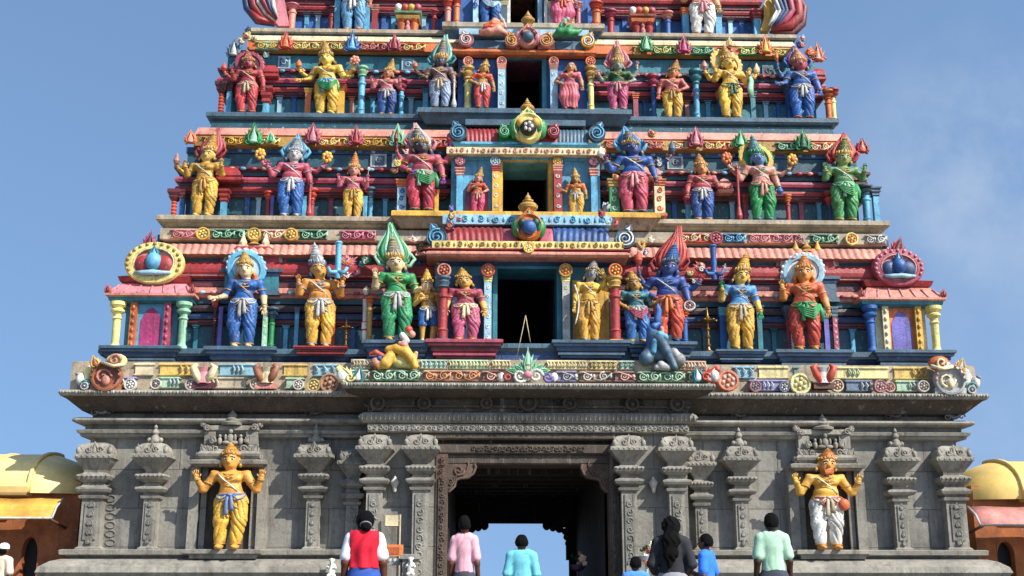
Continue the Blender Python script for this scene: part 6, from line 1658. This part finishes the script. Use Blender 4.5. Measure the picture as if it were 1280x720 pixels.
# second storey
Y2, Y2c = 25.64, 25.36
ST(N, 'golden statue in yellow wrap with red flame headdress at the corner of the second row', 253, 268, 181, Y2, ZF2, 'd09a1c', 'yellow', None, 'e8c050', ('raised', 'raised'), ('r_mid', None), 'ochre', 'ochre', 158, flame=('red', 'rose'), hair='black', wx=1.25, sway=.3, items=[((-1, 1), 'conch', 'salmon')])
ST(N, 'rose coloured statue in blue wrap with whitish face, holding yellow flowers', 364, 269, 181, Y2, ZF2, 'c04a5e', '2464b0', None, 'lgrey', ('wide', 'down'), ('r_out', 'r_out'), 'lgrey', 'grey', 165, flame=('lblue', 'slate'), hair='dblue', wx=1.25, belly=1.15, crown_col='silver', items=[((-1, 1), 'lotus', 'yellow'), ((1, 1), 'lotus', 'yellow'), ((1, 0), 'club', 'red')])
ST(N, 'small pink statue in yellow wrap with both hands raised, second row', 440, 270, 203, Y2, ZF2, 'cc5c74', 'eab01c', None, 'salmon', ('raised', 'raised'), None, 'ochre', 'orange', 184, hair='black', wx=1.25, items=[((1, 0), 'axe', 'lgrey')])
ST(N, 'dark faced red statue in crimson wrap with green hip cloth, second row', 528, 263, 170, Y2c, ZC2, 'b84454', 'c02c46', None, 'dface', ('hip', 'down'), ('r_up', 'r_up'), 'lgreen', 'slate', 152, flame=('pink', 'lgrey'), hair='dblue', wx=1.32, scarf='green', items=[((-1, 1), 'bud', 'red'), ((1, 1), 'bud', 'rose')], belly=1.1, hands='purple')
ST('attendant_statue', 'small statue in orange blouse and pink wrap beside the second row door', 596, 263, 213, Y2c+.05, ZC2, 'orange', 'c83c68', 'orred', 'salmon', ('chest', 'hip'), None, 'salmon', 'gold', 202, hair='brown', fem=True, wx=1.2, group='painted statues on the tower')
ST('attendant_statue', 'small statue in orange blouse and yellow trousers beside the second row door', 720, 263, 213, Y2c+.05, ZC2, 'e8b040', 'yellow', 'orange', 'ochre', ('fwd', 'down'), None, 'lgrey', 'gold', 202, hair='brown', fem=True, wx=1.3, group='painted statues on the tower')
ST(N, 'blue bodied statue in crimson wrap with blue flame headdress, second row', 795, 265, 172, Y2c, ZC2, '2456a0', 'c8405c', None, 'bface', ('wide', 'down'), ('r_mid', 'r_out'), 'pink', 'slate', 156, flame=('lblue', 'blue'), hair='dblue', wx=1.35, hands='maroon', belly=1.08, items=[((1, 1), 'conch', 'slate'), ((-1, 1), 'bud', 'white')])
ST(N, 'plump red statue in blue wrap with brown crown and no headdress, second row', 880, 275, 201, Y2, ZF2, 'c0444c', '24529c', None, 'd88a48', ('down', 'low'), None, 'lgrey', 'd0822c', 188, hair='brown', wx=1.35, belly=1.15)
ST(N, 'blue faced statue in green wrap with yellow and green halo, second row', 953, 276, 187, Y2, ZF2, 'd08a78', 'green', None, '5c86b8', ('wide', 'down'), ('r_out', 'r_out'), 'salmon', 'gface', 164, halo=('yellow', 'green'), flame=None, hair='dblue', wx=1.25, crown_col='green', items=[((-1, 1), 'lotus', 'orange'), ((1, 1), 'lotus', 'yellow'), ((1, 0), 'conch', 'blue'), ((-1, 0), 'club', 'red')])
ST(N, 'all green statue with red flame headdress at the corner of the second row', 1058, 277, 188, Y2, ZF2, '4f8a4a', '3f9a4c', None, '8a9a50', ('raised', 'raised'), None, 'lgreen', 'olive', 166, flame=('red', 'orred'), hair='dblue', wx=1.3, scarf='green', belly=1.1)
# third storey
Y3, Y3c = 26.3, 26.03
ST(N, 'all red statue with rounded red halo at the corner of the third row', 309, 138, 67, Y3, ZF3, 'b8343c', 'c83438', None, '9a2c34', ('raised', 'down'), ('r_mid', None), 'beige', 'rose', 55, halo=('rose', 'maroon'), hair='maroon', wx=1.3, items=[((-1, 1), 'bud', 'orred')])
ST(N, 'all yellow statue with bright green hip cloth between two yellow posts', 407, 139, 60, Y3, ZF3, 'eac02c', 'f0b810', None, 'f0cc40', ('low', 'low'), ('r_mid', 'r_mid'), 'lblue', 'ochre', 43, hair='brown', wx=1.35, scarf='green', items=[((-1, 1), 'bud', 'orange'), ((1, 1), 'lotus', 'salmon')])
ST(N, 'pink statue in dark blue wrap with both hands raised, third row', 482, 141, 82, Y3, ZF3, 'd06a74', '1e4f98', None, 'd88858', ('raised', 'raised'), None, 'lgrey', 'ochre', 67, hair='black', wx=1.35)
ST(N, 'grey bodied statue in silvery wrap with teal flame headdress, third row', 549, 134, 67, Y3c, ZC3, '7a5a58', '8fa4c0', None, 'dface', ('fwd', 'down'), ('r_mid', 'r_mid'), 'beige', 'grey', 42, flame=('teal', 'lgreen'), hair='dblue', wx=1.35, items=[((-1, 1), 'bud', 'orange'), ((1, 0), 'club', 'lgrey')])
ST('attendant_statue', 'slim statue in red skirt and orange blouse beside the third row door', 603, 138, 81, Y3c-.05, ZC3, 'd89a2c', 'd83a24', 'orred', 'ochre', ('hip', 'down'), None, 'lgrey', 'gold', 73, hair='brown', fem=True, wx=1.2, group='painted statues on the tower')
ST('attendant_statue', 'slim statue in a long pink robe without crown beside the third row door', 713, 143, 83, Y3c-.05, ZC3, 'rose', 'd8626c', 'd8626c', 'c88a4c', ('hip', 'down'), None, None, None, None, hair='black', fem=True, wx=1.25, drape='sari', group='painted statues on the tower')
ST(N, 'statue in dark green blouse and pink wrap with tall pink flame headdress, third row', 774, 137, 73, Y3c, ZC3, '1f6a3c', 'd0487c', '1f6a3c', '8a9484', ('wide', 'hip'), ('r_mid', 'r_up'), 'pink', 'ochre', 50, flame=('pink', 'rose'), hair='black', fem=True, wx=1.35, hands='salmon')
ST(N, 'pink statue in yellow wrap with plain brown crown, one hand on hip, third row', 841, 146, 82, Y3, ZF3, 'd8685c', 'f0b41c', None, 'd08040', ('down', 'hip'), None, 'ochre', 'd8862c', 70, hair='black', wx=1.3)
ST(N, 'yellow statue with dark green sash and round yellow halo, third row', 915, 147, 69, Y3, ZF3, 'eab41c', 'f0bc14', None, 'f0c030', ('raised', 'raised'), ('r_mid', 'r_mid'), 'dgreen', 'ochre', 51, halo=('yellow', 'lyellow'), hair='brown', wx=1.3, items=[((-1, 1), 'bud', 'salmon'), ((1, 1), 'conch', 'peach'), ((1, 0), 'cloth', 'lgreen')])
ST(N, 'all blue statue with blue and red headdress at the corner of the third row', 1005, 148, 70, Y3, ZF3, '2a64b0', '2264b4', None, 'b8484c', ('low', 'down'), ('r_up', None), 'lgrey', 'salmon', 56, flame=('blue', 'rose'), hair='dblue', wx=1.35, belly=1.1, items=[((-1, 1), 'bud', 'orange')])
# fourth storey, cut by the top of the picture
Y4, Y4c = 26.98, 26.72
ST(N, 'statue in pale blue wrap with white sash, topmost row, cut off at the waist', 441, 33, -42, Y4, ZF4, 'c87a60', '5fa0cc', None, None, ('raised', 'down'), None, 'white', 'gold', -55, wx=1.35)
ST(N, 'statue in white wrap with pink sash, topmost row, cut off at the chest', 877, 38, -38, Y4, ZF4, 'd8ae70', 'white', None, None, ('chest', 'down'), None, 'pink', 'gold', -52, wx=1.4, fem=True)
ST('attendant_statue', 'small blue statue beside the topmost doorway', 612, 25, -32, Y4c, ZC4, 'blue', 'blue', None, None, ('down', 'hip'), None, 'rose', 'gold', -42, wx=1.5, scarf='sky', group='painted statues on the tower')
ST('attendant_statue', 'small pink robed statue beside the topmost doorway', 702, 27, -32, Y4c, ZC4, 'rose', 'c8466c', 'rose', None, ('hip', 'down'), None, 'orred', 'gold', -42, wx=1.5, fem=True, drape='sari', group='painted statues on the tower')

# ------------------------------------------------------------------ reclining and perched figures, in pixel units
def sculpt(name, label, u0, v0, Y, chains, extra=None, cat='statue', group='painted statues on the tower', fr=.8):
    """one continuous carved body from tapered chains [(colour, [(u,v,dy,r)...])], plus children"""
    k = PX(1, v0, Y); base = P(u0, v0, Y)
    root = thing(name, label, cat, (base.x, Y, base.z), 0, group)
    def mk(chs, nm, bl=.25):
        pts = [q for c, l in chs for q in l]
        L = lambda q: ((P(q[0], q[1], Y).x-base.x), q[2]*k, (P(q[0], q[1], Y).z-base.z))
        A = np.array([L(q) for q in pts]); rm = max(q[3] for q in pts)*k*1.3
        s = SDF(A.min(0)-rm, A.max(0)+rm, max(.012, .5*k))
        cols_ = []
        for c, l in chs:
            if c not in cols_: cols_.append(c)
            W = [L(q) for q in l]; rr = [q[3]*k for q in l]
            if len(W) == 1: s.ell(W[0], (rr[0],)*3, bl*rr[0], cols_.index(c))
            else: s.chain(W, rr, bl*max(rr), cols_.index(c))
        V, F, Lb = s.mesh(); b = MB(); b.addnp(V, F, Lb, [pt(c) for c in cols_]); b.build(nm, root)
    mk(chains, 'body')
    for nm, chs in (extra or []): mk(chs, nm)
    return root
sculpt('reclining_figure', 'yellow limbed figure sprawled with bent knees below the green robed statue', 495, 462, 24.05,
       [('yellow', [(486, 437, 2, 5.5), (496, 436, 0, 6), (507, 441, -4, 7), (514, 449, -4, 6.5), (519, 458, -5, 4.5)]), ('yellow', [(488, 447, -2, 7), (482, 455, -4, 7), (474, 459, -4, 4)]), ('lyellow', [(484, 449, 3, 6), (500, 452, 3, 8), (512, 455, 3, 7)]), ('peach', [(517, 448, 4, 4), (520, 441, 2, 2.5)])],
       [('head', [('salmon', [(470, 454, -3, 6.5)]), ('brown', [(469, 459, -1, 6)])]), ('headdress', [('orred', [(463, 443, -2, 2), (470, 441, -3, 3.5), (478, 445, -3, 3)]), ('blue', [(475, 449, -7, 3)])]), ('raised_foot', [('salmon', [(500, 430, -3, 3), (505, 432, -3, 5), (508, 436, -2, 4)])]), ('ornament', [('orred', [(511, 412, 0, 5)]), ('white', [(503, 419, 0, 4), (508, 426, -1, 4), (502, 432, -2, 3)]), ('salmon', [(515, 418, 0, 4.5)])])])
sculpt('perched_figure', 'grey and blue seated figure with one leg dangling over the ledge', 828, 462, 24.02,
       [('slate', [(818, 420, 1, 8), (824, 425, -5, 8), (832, 440, -6, 6.5), (840, 455, -6, 4.5), (842, 460, -8, 4)]), ('blue', [(814, 412, 3, 6), (818, 426, 3, 10), (818, 440, 4, 9)]), ('slate', [(808, 448, 0, 9.5)]), ('slate', [(812, 440, 2, 8), (824, 444, 3, 8), (844, 446, 2, 7)])],
       [('mount', [('grey', [(848, 450, -1, 9)]), ('lgrey', [(842, 441, -2, 6), (846, 446, -4, 5)]), ('lgrey', [(826, 457, -4, 5.5), (834, 460, -4, 4), (820, 460, -4, 3.5)]), ('black', [(842, 461, -6, 4)])]), ('headdress', [('blue', [(818, 408, 0, 5), (823, 405, 0, 3)]), ('salmon', [(827, 411, -2, 3), (828, 417, -2, 2)])]), ('shawl', [('lblue', [(824, 420, -8, 5), (830, 423, -9, 4), (818, 428, -7, 4), (816, 440, -5, 4)])])])
sculpt('reclining_figure', 'orange curled figure lying on the roof of the third storey door', 617, 46, 25.98,
       [('salmon', [(603, 40, 0, 5), (612, 40, -2, 6), (622, 38, -2, 6), (630, 41, 0, 4)]), ('orange', [(608, 33, -1, 4), (616, 31, -2, 5), (626, 33, -1, 5)]), ('salmon', [(622, 28, 0, 4), (618, 26, -1, 3.5)])], [('wing', [('lgrey', [(624, 18, 0, 1.5), (628, 26, 0, 3), (632, 34, 0, 1.5)])]), ('leg', [('orred', [(606, 36, -5, 2.5), (614, 36, -6, 3), (622, 35, -5, 2)])])])
sculpt('reclining_figure', 'green coiled figure lying on the roof of the third storey door', 710, 48, 25.98,
       [('green', [(694, 44, 0, 3.5), (700, 41, -2, 5.5), (710, 42, -3, 6), (720, 41, -1, 4), (726, 38, 0, 2)]), ('lgreen', [(702, 33, 0, 4), (706, 27, -1, 4)]), ('green', [(712, 36, -1, 5)])], [('head', [('lgrey', [(709, 25, -2, 3.2)]), ('yellow', [(706, 31, -4, 2.5)])])])
# ------------------------------------------------------------------ brass lamps on the first storey ledge
def oil_lamp(u, vb, vt, Y, label):
    p, t = P(u, vb, Y), P(u, vt, Y); h = t.z-p.z
    root = thing('oil_lamp', label, 'lamp', (p.x, Y, p.z), 0, 'brass oil lamps on the ledge')
    g = plain('9a7a46', .35, .25, 30, .85)
    b = MB(); b.lathe((0, 0, 0), [(r*h, q*h) for r, q in ((.10, 0), (.10, .03), (.05, .06), (.03, .12), (.06, .16), (.03, .2), (.025, .3), (.06, .34), (.028, .38), (.025, .46), (.055, .5), (.03, .54), (.03, .62))], g, 12); b.build('stem', root)
    b = MB(); b.lathe((0, 0, .62*h), [(.03*h, 0), (.17*h, .05*h), (.18*h, .08*h), (.05*h, .08*h)], g, 14)
    for i in range(6): b.ell((.18*h*math.cos(i*1.047), .18*h*math.sin(i*1.047), .69*h), (.035*h, .035*h, .02*h), g, 7, 5)
    b.build('oil_dish', root)
    b = MB(); b.lathe((0, 0, .70*h), [(.04*h, 0), (.06*h, .05*h), (.03*h, .1*h), (.02*h, .16*h), (.008*h, .25*h), (0, .3*h)], g, 10); b.build('spire', root)
oil_lamp(432, 438, 397, 24.95, 'brass oil lamp on the ledge between the golden orange statue and the green robed statue')
oil_lamp(886, 441, 383, 24.95, 'brass oil lamp on the ledge between the grey seated figure and the light blue statue')

# ------------------------------------------------------------------ side halls
def hall(sg, label, uedge, vtop, veave, wallc, awnc, roofc, wu, Y0=25.6):
    cx = 0; root = thing('side_hall', label, 'building', (sg*13.5, Y0, 0), 0, 'low halls beside the tower')
    Yr = Y0+1.35
    ze = Z(veave, Y0-.35); 
    x_in = X(uedge, 600, Y0); x_out = sg*30
    xa, xb = sorted((x_in, x_out))
    off = Vector((sg*13.5, Y0, 0))
    def put(b, n, par=root):
        
        k = len(BUILT); o = b.build(n, par)
        for w_ in BUILT[k:]: w_.location = -off if par is root else (0, 0, 0)
        return o
    u0, u1, vw = wu
    w0, w1 = X(u0, 690, Y0), X(u1, 690, Y0); zw = Z(vw, Y0)
    m = pt(wallc, rough=.75, grime=.3); b = MB(); gy = Y0
    b.box(xa, w0, gy, gy+2.2, 0, ze+.3, m); b.box(w1, xb, gy, gy+2.2, 0, ze+.3, m); b.box(w0, w1, gy, gy+2.2, zw, ze+.3, m); b.box(w0, w1, gy+.22, gy+2.2, 0, zw, plain('0b0908', .6))  # near-black box: the shade inside the window is painted on
    wo = put(b, 'wall')
    b = MB()   # arched window head
    n = 8; V = []
    r = (w1-w0)/2; xc = (w0+w1)/2
    arc = [(xc-r*math.cos(PI*i/n), zw-.3+.3*math.sin(PI*i/n)) for i in range(n+1)]
    V = arc+[(w1, zw+.01), (w0, zw+.01)]
    k = len(V); VV = [(a, gy-.012, c) for a, c in V]+[(a, gy+.3, c) for a, c in V]
    b.add(VV, [list(range(k)), list(range(k, 2*k))]+[(i, (i+1) % k, k+(i+1) % k, k+i) for i in range(k)], m)
    put(b, 'window', wo)
    # vault roof with a hipped end
    zr = Z(vtop, Yr); b = MB(); n = 20; ry = 1.65; h = zr-ze
    xi = x_in+sg*.0; xh = x_in+sg*1.0    # ridge starts a little inside the end
    V = []; F = []
    L = 24
    for i in range(L+1):
        for j in range(n+1):
            a = PI*j/n
            if i == 0: x = xi+sg*.02; sc_ = .62
            elif i == 1: x = xh; sc_ = 1.
            else: x = xh+(x_out-xh)*(i-1)/(L-1); sc_ = 1.
            V.append((x, Yr-ry*math.cos(a)*(1 if i else .86), ze+h*math.sin(a)**.8*sc_+(.0)))
    for i in range(L):
        for j in range(n): F.append((i*(n+1)+j, (i+1)*(n+1)+j, (i+1)*(n+1)+j+1, i*(n+1)+j+1))
    F.append(list(range(n+1)))
    b.add(V, F, pt(roofc, rough=.5, grime=.15, bump=.08, var=.1, fade=.15), True); ro = put(b, 'roof')
    b = MB()
    for i in range(1, L+1, 1):
        pts = [Vector(V[i*(n+1)+j])+Vector((0, -.005, .012)) for j in range(n//2+2)]
        b.tube(pts, .012 if i > 1 else .05, pt(roofc, rough=.5, grime=.15, bump=.08, var=.1, fade=.15), 5)
    x0, x1 = sorted((xh, x_out)); b.ring(x0, x1, Y0-.42, Y0+.2, [(-.03, ze-.05), (0, ze), (.03, ze+.12), (0, ze+.2), (-.1, ze+.22)], pt(roofc, rough=.5, grime=.15, bump=.08, var=.1, fade=.15))
    put(b, 'roof_ribs', ro)
    # awning
    b = MB(); za, zb = Z(awnc[1], Y0-.5), Z(awnc[2], Y0-1.1); xs = X(70 if sg < 0 else 1219, 640, Y0-.8); N_ = 60; V = []; F = []
    for i in range(N_+1):
        x = xs+(x_out-xs)*i/N_; w = .012*math.sin(i*1.7)
        for t, dy in ((0, -.44), (.5, -.80), (1, -1.0)): V.append((x, Y0+dy-.0, za+(zb-za)*t+w+.02*math.sin(PI*t)))
        for t, dy in ((0, -.44), (.5, -.80), (1, -1.0)): V.append((x, Y0+dy+.01, za+(zb-za)*t+w-.03))
    for i in range(N_):
        a = 6*i; c = a+6
        F += [(a, c, c+1, a+1), (a+1, c+1, c+2, a+2), (a+3, a+4, c+4, c+3), (a+4, a+5, c+5, c+4), (a+2, c+2, c+5, a+5), (a, a+3, c+3, c)]
    F += [(0, 1, 4, 3), (1, 2, 5, 4)]
    b.add(V, F, pt(awnc[0], rough=.6, grime=.2), True); aw = put(b, 'awning')
    b = MB(); b.tube([(xs, Y0-1.0, zb), (x_out, Y0-1.0, zb)], .022, pt('lgrey'), 6); b.tube([(xs, Y0-.44, za), (xs, Y0-.8, (za+zb)/2+.02), (xs, Y0-1.0, zb)], .022, pt('lgrey'), 6)
    for q in (.05, 3, 6): b.tube([(xs+sg*q, Y0, zb-.15), (xs+sg*q, Y0-.98, zb-.02)], .03, pt('brown'), 6)
    put(b, 'awning_frame', aw)
    return root
hall(-1, 'low orange hall with yellow vaulted roof and yellow awning', 103, 571, 617, 'a85c26', ('eaa91a', 624, 648), 'eccb78', (27, 47, 672))
hall(1, 'low orange hall with yellow vaulted roof and pink awning', 1213, 576, 622, 'ae6024', ('dd8a7c', 632, 655), 'eec862', (1246, 1268, 676))

# ------------------------------------------------------------------ things at the gate
# small notice board on a post
p = P(490, 651, 24.2); k = PX(1, 651, 24.2)
nb = thing('notice_board', 'small pale notice board on a thin post between two porch pillars', 'sign', (p.x, 24.2, 0))
b = MB(); b.box(-8*k, 8*k, -.03, .0, p.z-6.5*k, p.z+6.5*k, pt('cream', grime=.2)); b.build('board', nb)
b = MB(); b.box(-8.8*k, 8.8*k, -.02, .02, p.z-7.3*k, p.z-6.4*k, pt('brown')); b.box(-8.8*k, 8.8*k, -.02, .02, p.z+6.4*k, p.z+7.2*k, pt('beige')); b.tube([(10*k, .02, 0), (10*k, .02, p.z+8*k)], 1.2*k, pt('beige'), 8); b.tube([(10*k, .02, p.z), (7*k, .02, p.z)], 1.*k, pt('beige'), 6); b.build('post', nb)
p = P(493, 688, 23.7); k = PX(1, 688, 23.7)
ob = thing('offering_table', 'orange painted offering table with small white bowls, beside the red vested woman', 'table', (p.x, 23.7, 0))
b = MB(); b.box(-11*k, 11*k, -.02, .03, p.z-7*k, p.z+7*k, pt('e8801a', grime=.3)); b.box(-9*k, 6*k, -.03, .0, p.z-4.5*k, p.z+4*k, pt('c85a12')); b.build('back_panel', ob)
b = MB(); b.box(-12*k, 12*k, -.3, .05, p.z-18*k, p.z-16*k, pt('grey')); b.build('shelf', ob)
for sx in (-10, 10):
    b = MB(); b.box(sx*k-1.5*k, sx*k+1.5*k, -.02, .03, 0, p.z-7*k, pt('grey')); b.build('leg', ob)
for sx in (-5, 1, 6):
    b = MB(); b.lathe((sx*k, -.15, p.z-16*k), [(1.5*k, 0), (3*k, 3*k), (3.4*k, 6*k), (2.8*k, 6*k), (2*k, 2*k)], pt('white'), 10); b.build('bowl', ob)
p = P(513, 696, 23.5); k = PX(1, 696, 23.5)
b = MB(); b.ring(-9*k, 9*k, -.2, .2, [(4*k, 0), (4*k, .2), (0, .26), (0, p.z-4*k), (3*k, p.z-3*k), (3*k, p.z+2*k), (0, p.z+3*k)], STL)
o = tag(b.build('stone_pedestal', None, (p.x, 23.5, 0)), 'squat grey stone pedestal at the foot of a porch pillar, near the orange table', 'pedestal')
def statuette(u, v, Y, h, label):
    p = P(u, v, Y); k = h
    root = thing('statuette', label, 'statue', (p.x, Y, p.z), 0, 'small white statuettes')
    w = pt('white', grime=.35); b = MB()
    s = SDF((-.35, -.3, -.05), (.35, .3, 1.1), .03)
    s.ell((0, 0, .3), (.2, .16, .3), .1); s.ell((0, -.02, .62), (.16, .13, .2), .08); s.ell((0, -.05, .9), (.13, .14, .14), .05); s.cone((0, -.14, .9), (.02, -.22, .7), .05, .03, .05)
    for sg in (-1, 1): s.chain([(sg*.16, 0, .66), (sg*.24, -.08, .5), (sg*.16, -.2, .55)], [.06, .05, .045], .04); s.ell((sg*.14, -.12, .1), (.12, .18, .09), .05); s.ell((sg*.14, .02, .95), (.04, .03, .08), .03)
    V, F, L = s.mesh(); b.addnp(V*h, F, L, [w]); b.build('body', root)
    b = MB(); b.lathe((0, 0, 0), [(.3*h, -.10*h), (.32*h, -.06*h), (.28*h, .0), (.2*h, .02*h)], w, 12); b.build('plinth', root)
statuette(414, 722, 24.2, .36, 'small white statuette on a plain stone block by the red vested woman')
statuette(513, 694+26, 23.25, .34, 'small white statuette in front of the squat grey stone pedestal')
p = P(414, 722, 24.2); b = MB(); b.box(-.3, .3, -.25, .25, 0, p.z-.04, STL); tag(b.build('stone_block', None, (p.x, 24.2, 0)), 'plain grey stone block under the white statuette', 'block')
# flower arrangements
def bouquet(u, v, Y, r, label, leafc, fls, standc, seed):
    rnd = random.Random(seed); p = P(u, v, Y); k = PX(1, v, Y); root = thing('flower_arrangement', label, 'flowers', (p.x, Y, 0))
    b = MB(); b.lathe((0, 0, 0), [(.2, 0), (.2, .03), (.03, .06), (.03, p.z-r*1.3*k), (.14, p.z-r*1.0*k), (.17, p.z-r*.5*k), (.1, p.z-r*.5*k)], pt(standc), 12); b.build('stand', root)
    b = MB()
    for i in range(70):
        a = rnd.uniform(0, 2*PI); t = rnd.uniform(-.4, 1.2); d = Vector((math.cos(a)*math.cos(t), math.sin(a)*math.cos(t), math.sin(t)))
        c = Vector((0, 0, p.z))+d*r*k*rnd.uniform(.3, .85)
        M = Matrix.Rotation(rnd.uniform(0, 6.3), 3, 'Z') @ Matrix.Rotation(rnd.uniform(.3, 2.2), 3, 'X')
        w, l = r*k*.14, r*k*.45
        V = [c+M @ Vector(q) for q in ((0, 0, 0), (w, 0, l*.4), (0, .02, l), (-w, 0, l*.4))]
        b.add([tuple(q) for q in V], [(0, 1, 2, 3)], plain(leafc, .5), True)
    b.build('leaves', root)
    for i, (dx, dz, rr, c) in enumerate(fls):
        b = MB(); c0 = Vector((dx*k, -r*k*.7, p.z+dz*k))
        for j in range(9):
            a = j*2.4; q = rr*k*.5*math.sqrt(j/9)
            b.ell(c0+Vector((q*math.cos(a)*1.3, -.02*(1-j/9), q*math.sin(a)*1.3)), (rr*k*.38, rr*k*.25, rr*k*.38), pt(c, grime=.1), 8, 5)
        b.build('flower', root)
bouquet(722, 700, 26.2, 11, 'peach flowers with dark leaves on a purple stand inside the gateway', '16301c', [(5, 2, 6, 'f0c094'), (8, -4, 4, 'f0c8a0'), (0, -5, 3, 'd88a60'), (2, 8, 3, 'b8682c')], '4a2450', 3)
bouquet(808, 690, 23.6, 10, 'cream and orange flowers between the child and the long haired woman', '4a4a28', [(6, 8, 6, 'f0e6c0'), (2, 2, 5, '8a4a1c'), (7, 0, 5, 'f0dca0'), (-3, -6, 5, 'c8c4bc'), (0, -12, 5, 'e07a1c'), (6, -10, 4, 'd8d4cc')], 'lgrey', 5)

# ------------------------------------------------------------------ people
person('woman in white top, red vest and blue skirt, dark hair tied in a low bun', 457, 640, 1.62, PI+.08, '5a3420', 'dedcda', '2c4f9a', 'bun', ('hang', 'hang'), vest='c4102c', fem=True, wx=1.12, sleeves='short', waist=.585)
person('man seen from behind in pale pink short sleeved shirt with short dark hair', 581, 645, 1.66, PI-.1, '5c3622', 'dba2ac', '3a3a44', 'short', ('hang', 'hang'), wx=.84)
person('man seen from behind in light turquoise shirt, in the middle of the gateway', 652, 669, 1.47, PI, '5c3824', '6cbcca', '3c4450', 'short', ('hang', 'hang'), wx=1.14, sleeves='elbow')
person('small child with dark hair in blue top, beside the long haired woman', 794, 696, 1.05, PI+.1, '4a2c1c', '4c86d8', '2a2a3a', 'short', ('hang', 'hang'), wx=1.05)
person('woman with long wavy dark hair in charcoal sweater with red cuffs', 838, 647, 1.60, PI-.1, '5a3622', '23242a', '8a8a90', 'long', ('front', 'front'), fem=True, wx=1.14, sleeves='long', cuff='26272c', hem='c8c8c8')
person('boy in bright blue shirt, turned sideways', 881, 668, 1.36, PI+1.05, '5a3622', '2f74e0', '262a3a', 'short', ('bent', 'front'), wx=1.0)
person('man seen from behind in pale mint green shirt with short black hair', 963, 642, 1.70, PI, '3c2416', 'a6cbae', '3a3c46', 'short', ('hang', 'hang'), wx=1.02)
person('person in white cap and cream shirt in front of the hall with yellow awning', 6, 680, 1.50, PI-.3, '4a2c1c', 'd8c8ae', '4a4a50', 'cap', ('hang', 'hang'), wx=1.0, cap='f0f0f0')

# ------------------------------------------------------------------ ground, sky, sun
def slab(name, x0, x1, y0, y1, z, m, nx=1, ny=1):
    b = MB(); V = [(x0+(x1-x0)*i/nx, y0+(y1-y0)*j/ny, z) for j in range(ny+1) for i in range(nx+1)]
    F = [(j*(nx+1)+i, j*(nx+1)+i+1, (j+1)*(nx+1)+i+1, (j+1)*(nx+1)+i) for j in range(ny) for i in range(nx)]
    b.add(V, F, m); o = b.build(name); o['kind'] = 'structure'; return o
slab('ground', -3000, 3000, -1500, 4500, -.008, plain('8a7c66', .95, .25, .4))
slab('pavement', -40, 40, -6, 60, -.002, stone('paving', '8a8478', 'a8a194', '5a544a'))
EL, AZ = R(41), R(51)
sdir = Vector((math.sin(AZ)*math.cos(EL), -math.cos(AZ)*math.cos(EL), math.sin(EL)))
sl = bpy.data.lights.new('sun', 'SUN'); sl.energy = 4.7; sl.angle = R(.53); sl.color = (1, .955, .88)
so = bpy.data.objects.new('sun', sl); col.objects.link(so); so.rotation_euler = sdir.to_track_quat('Z', 'Y').to_euler(); so.location = (20, -10, 30)
w = bpy.data.worlds.new('World'); sc.world = w; w.use_nodes = True; t = NT(w)
sky = t.n('ShaderNodeTexSky'); sky.sky_type = 'NISHITA'; sky.sun_disc = False; sky.sun_elevation = EL; sky.sun_rotation = math.atan2(sdir.x, sdir.y)
sky.air_density = 1.0; sky.dust_density = .6; sky.ozone_density = 1.6; sky.altitude = 0
tc = t.n('ShaderNodeTexCoord').outputs['Generated']
bend = t.n('ShaderNodeVectorMath'); bend.operation = 'MULTIPLY_ADD'; bend.inputs[1].default_value = (1, 1, .45); bend.inputs[2].default_value = (0, 0, .36)
t.l(tc, bend.inputs[0]); t.l(bend.outputs[0], sky.inputs['Vector'])
cl = t.noise(tc, 5.5, 8, .6)
def puff(u, v, r0, r1):
    d = ray(u, v).normalized(); dp = t.n('ShaderNodeVectorMath'); dp.operation = 'DISTANCE'; dp.inputs[1].default_value = d; t.l(tc, dp.inputs[0])
    return t.ramp(dp.outputs['Value'], r0, r1, 1, 0)
fac = t.math('MULTIPLY', t.ramp(cl, .36, .70, 0, .5), t.math('MAXIMUM', puff(1230, 215, .02, .13), t.math('MULTIPLY', puff(1150, 420, .02, .3), .35)))
base = t.mix(fac, sky.outputs[0], [4.6, 4.6, 4.7])
bg = t.n('ShaderNodeBackground'); bg.inputs['Strength'].default_value = .14; t.l(t.mix(1., base, [.92, .99, 1.0], 'MULTIPLY'), bg.inputs['Color'])
wo = t.n('ShaderNodeOutputWorld'); t.l(bg.outputs[0], wo.inputs[0])
sc.view_settings.view_transform = 'Standard'; sc.view_settings.look = 'None'; sc.view_settings.exposure = .62; sc.view_settings.gamma = 1
sc.view_settings.use_curve_mapping = False
sc.render.engine = 'CYCLES'
sc.cycles.max_bounces = 6; sc.cycles.diffuse_bounces = 3
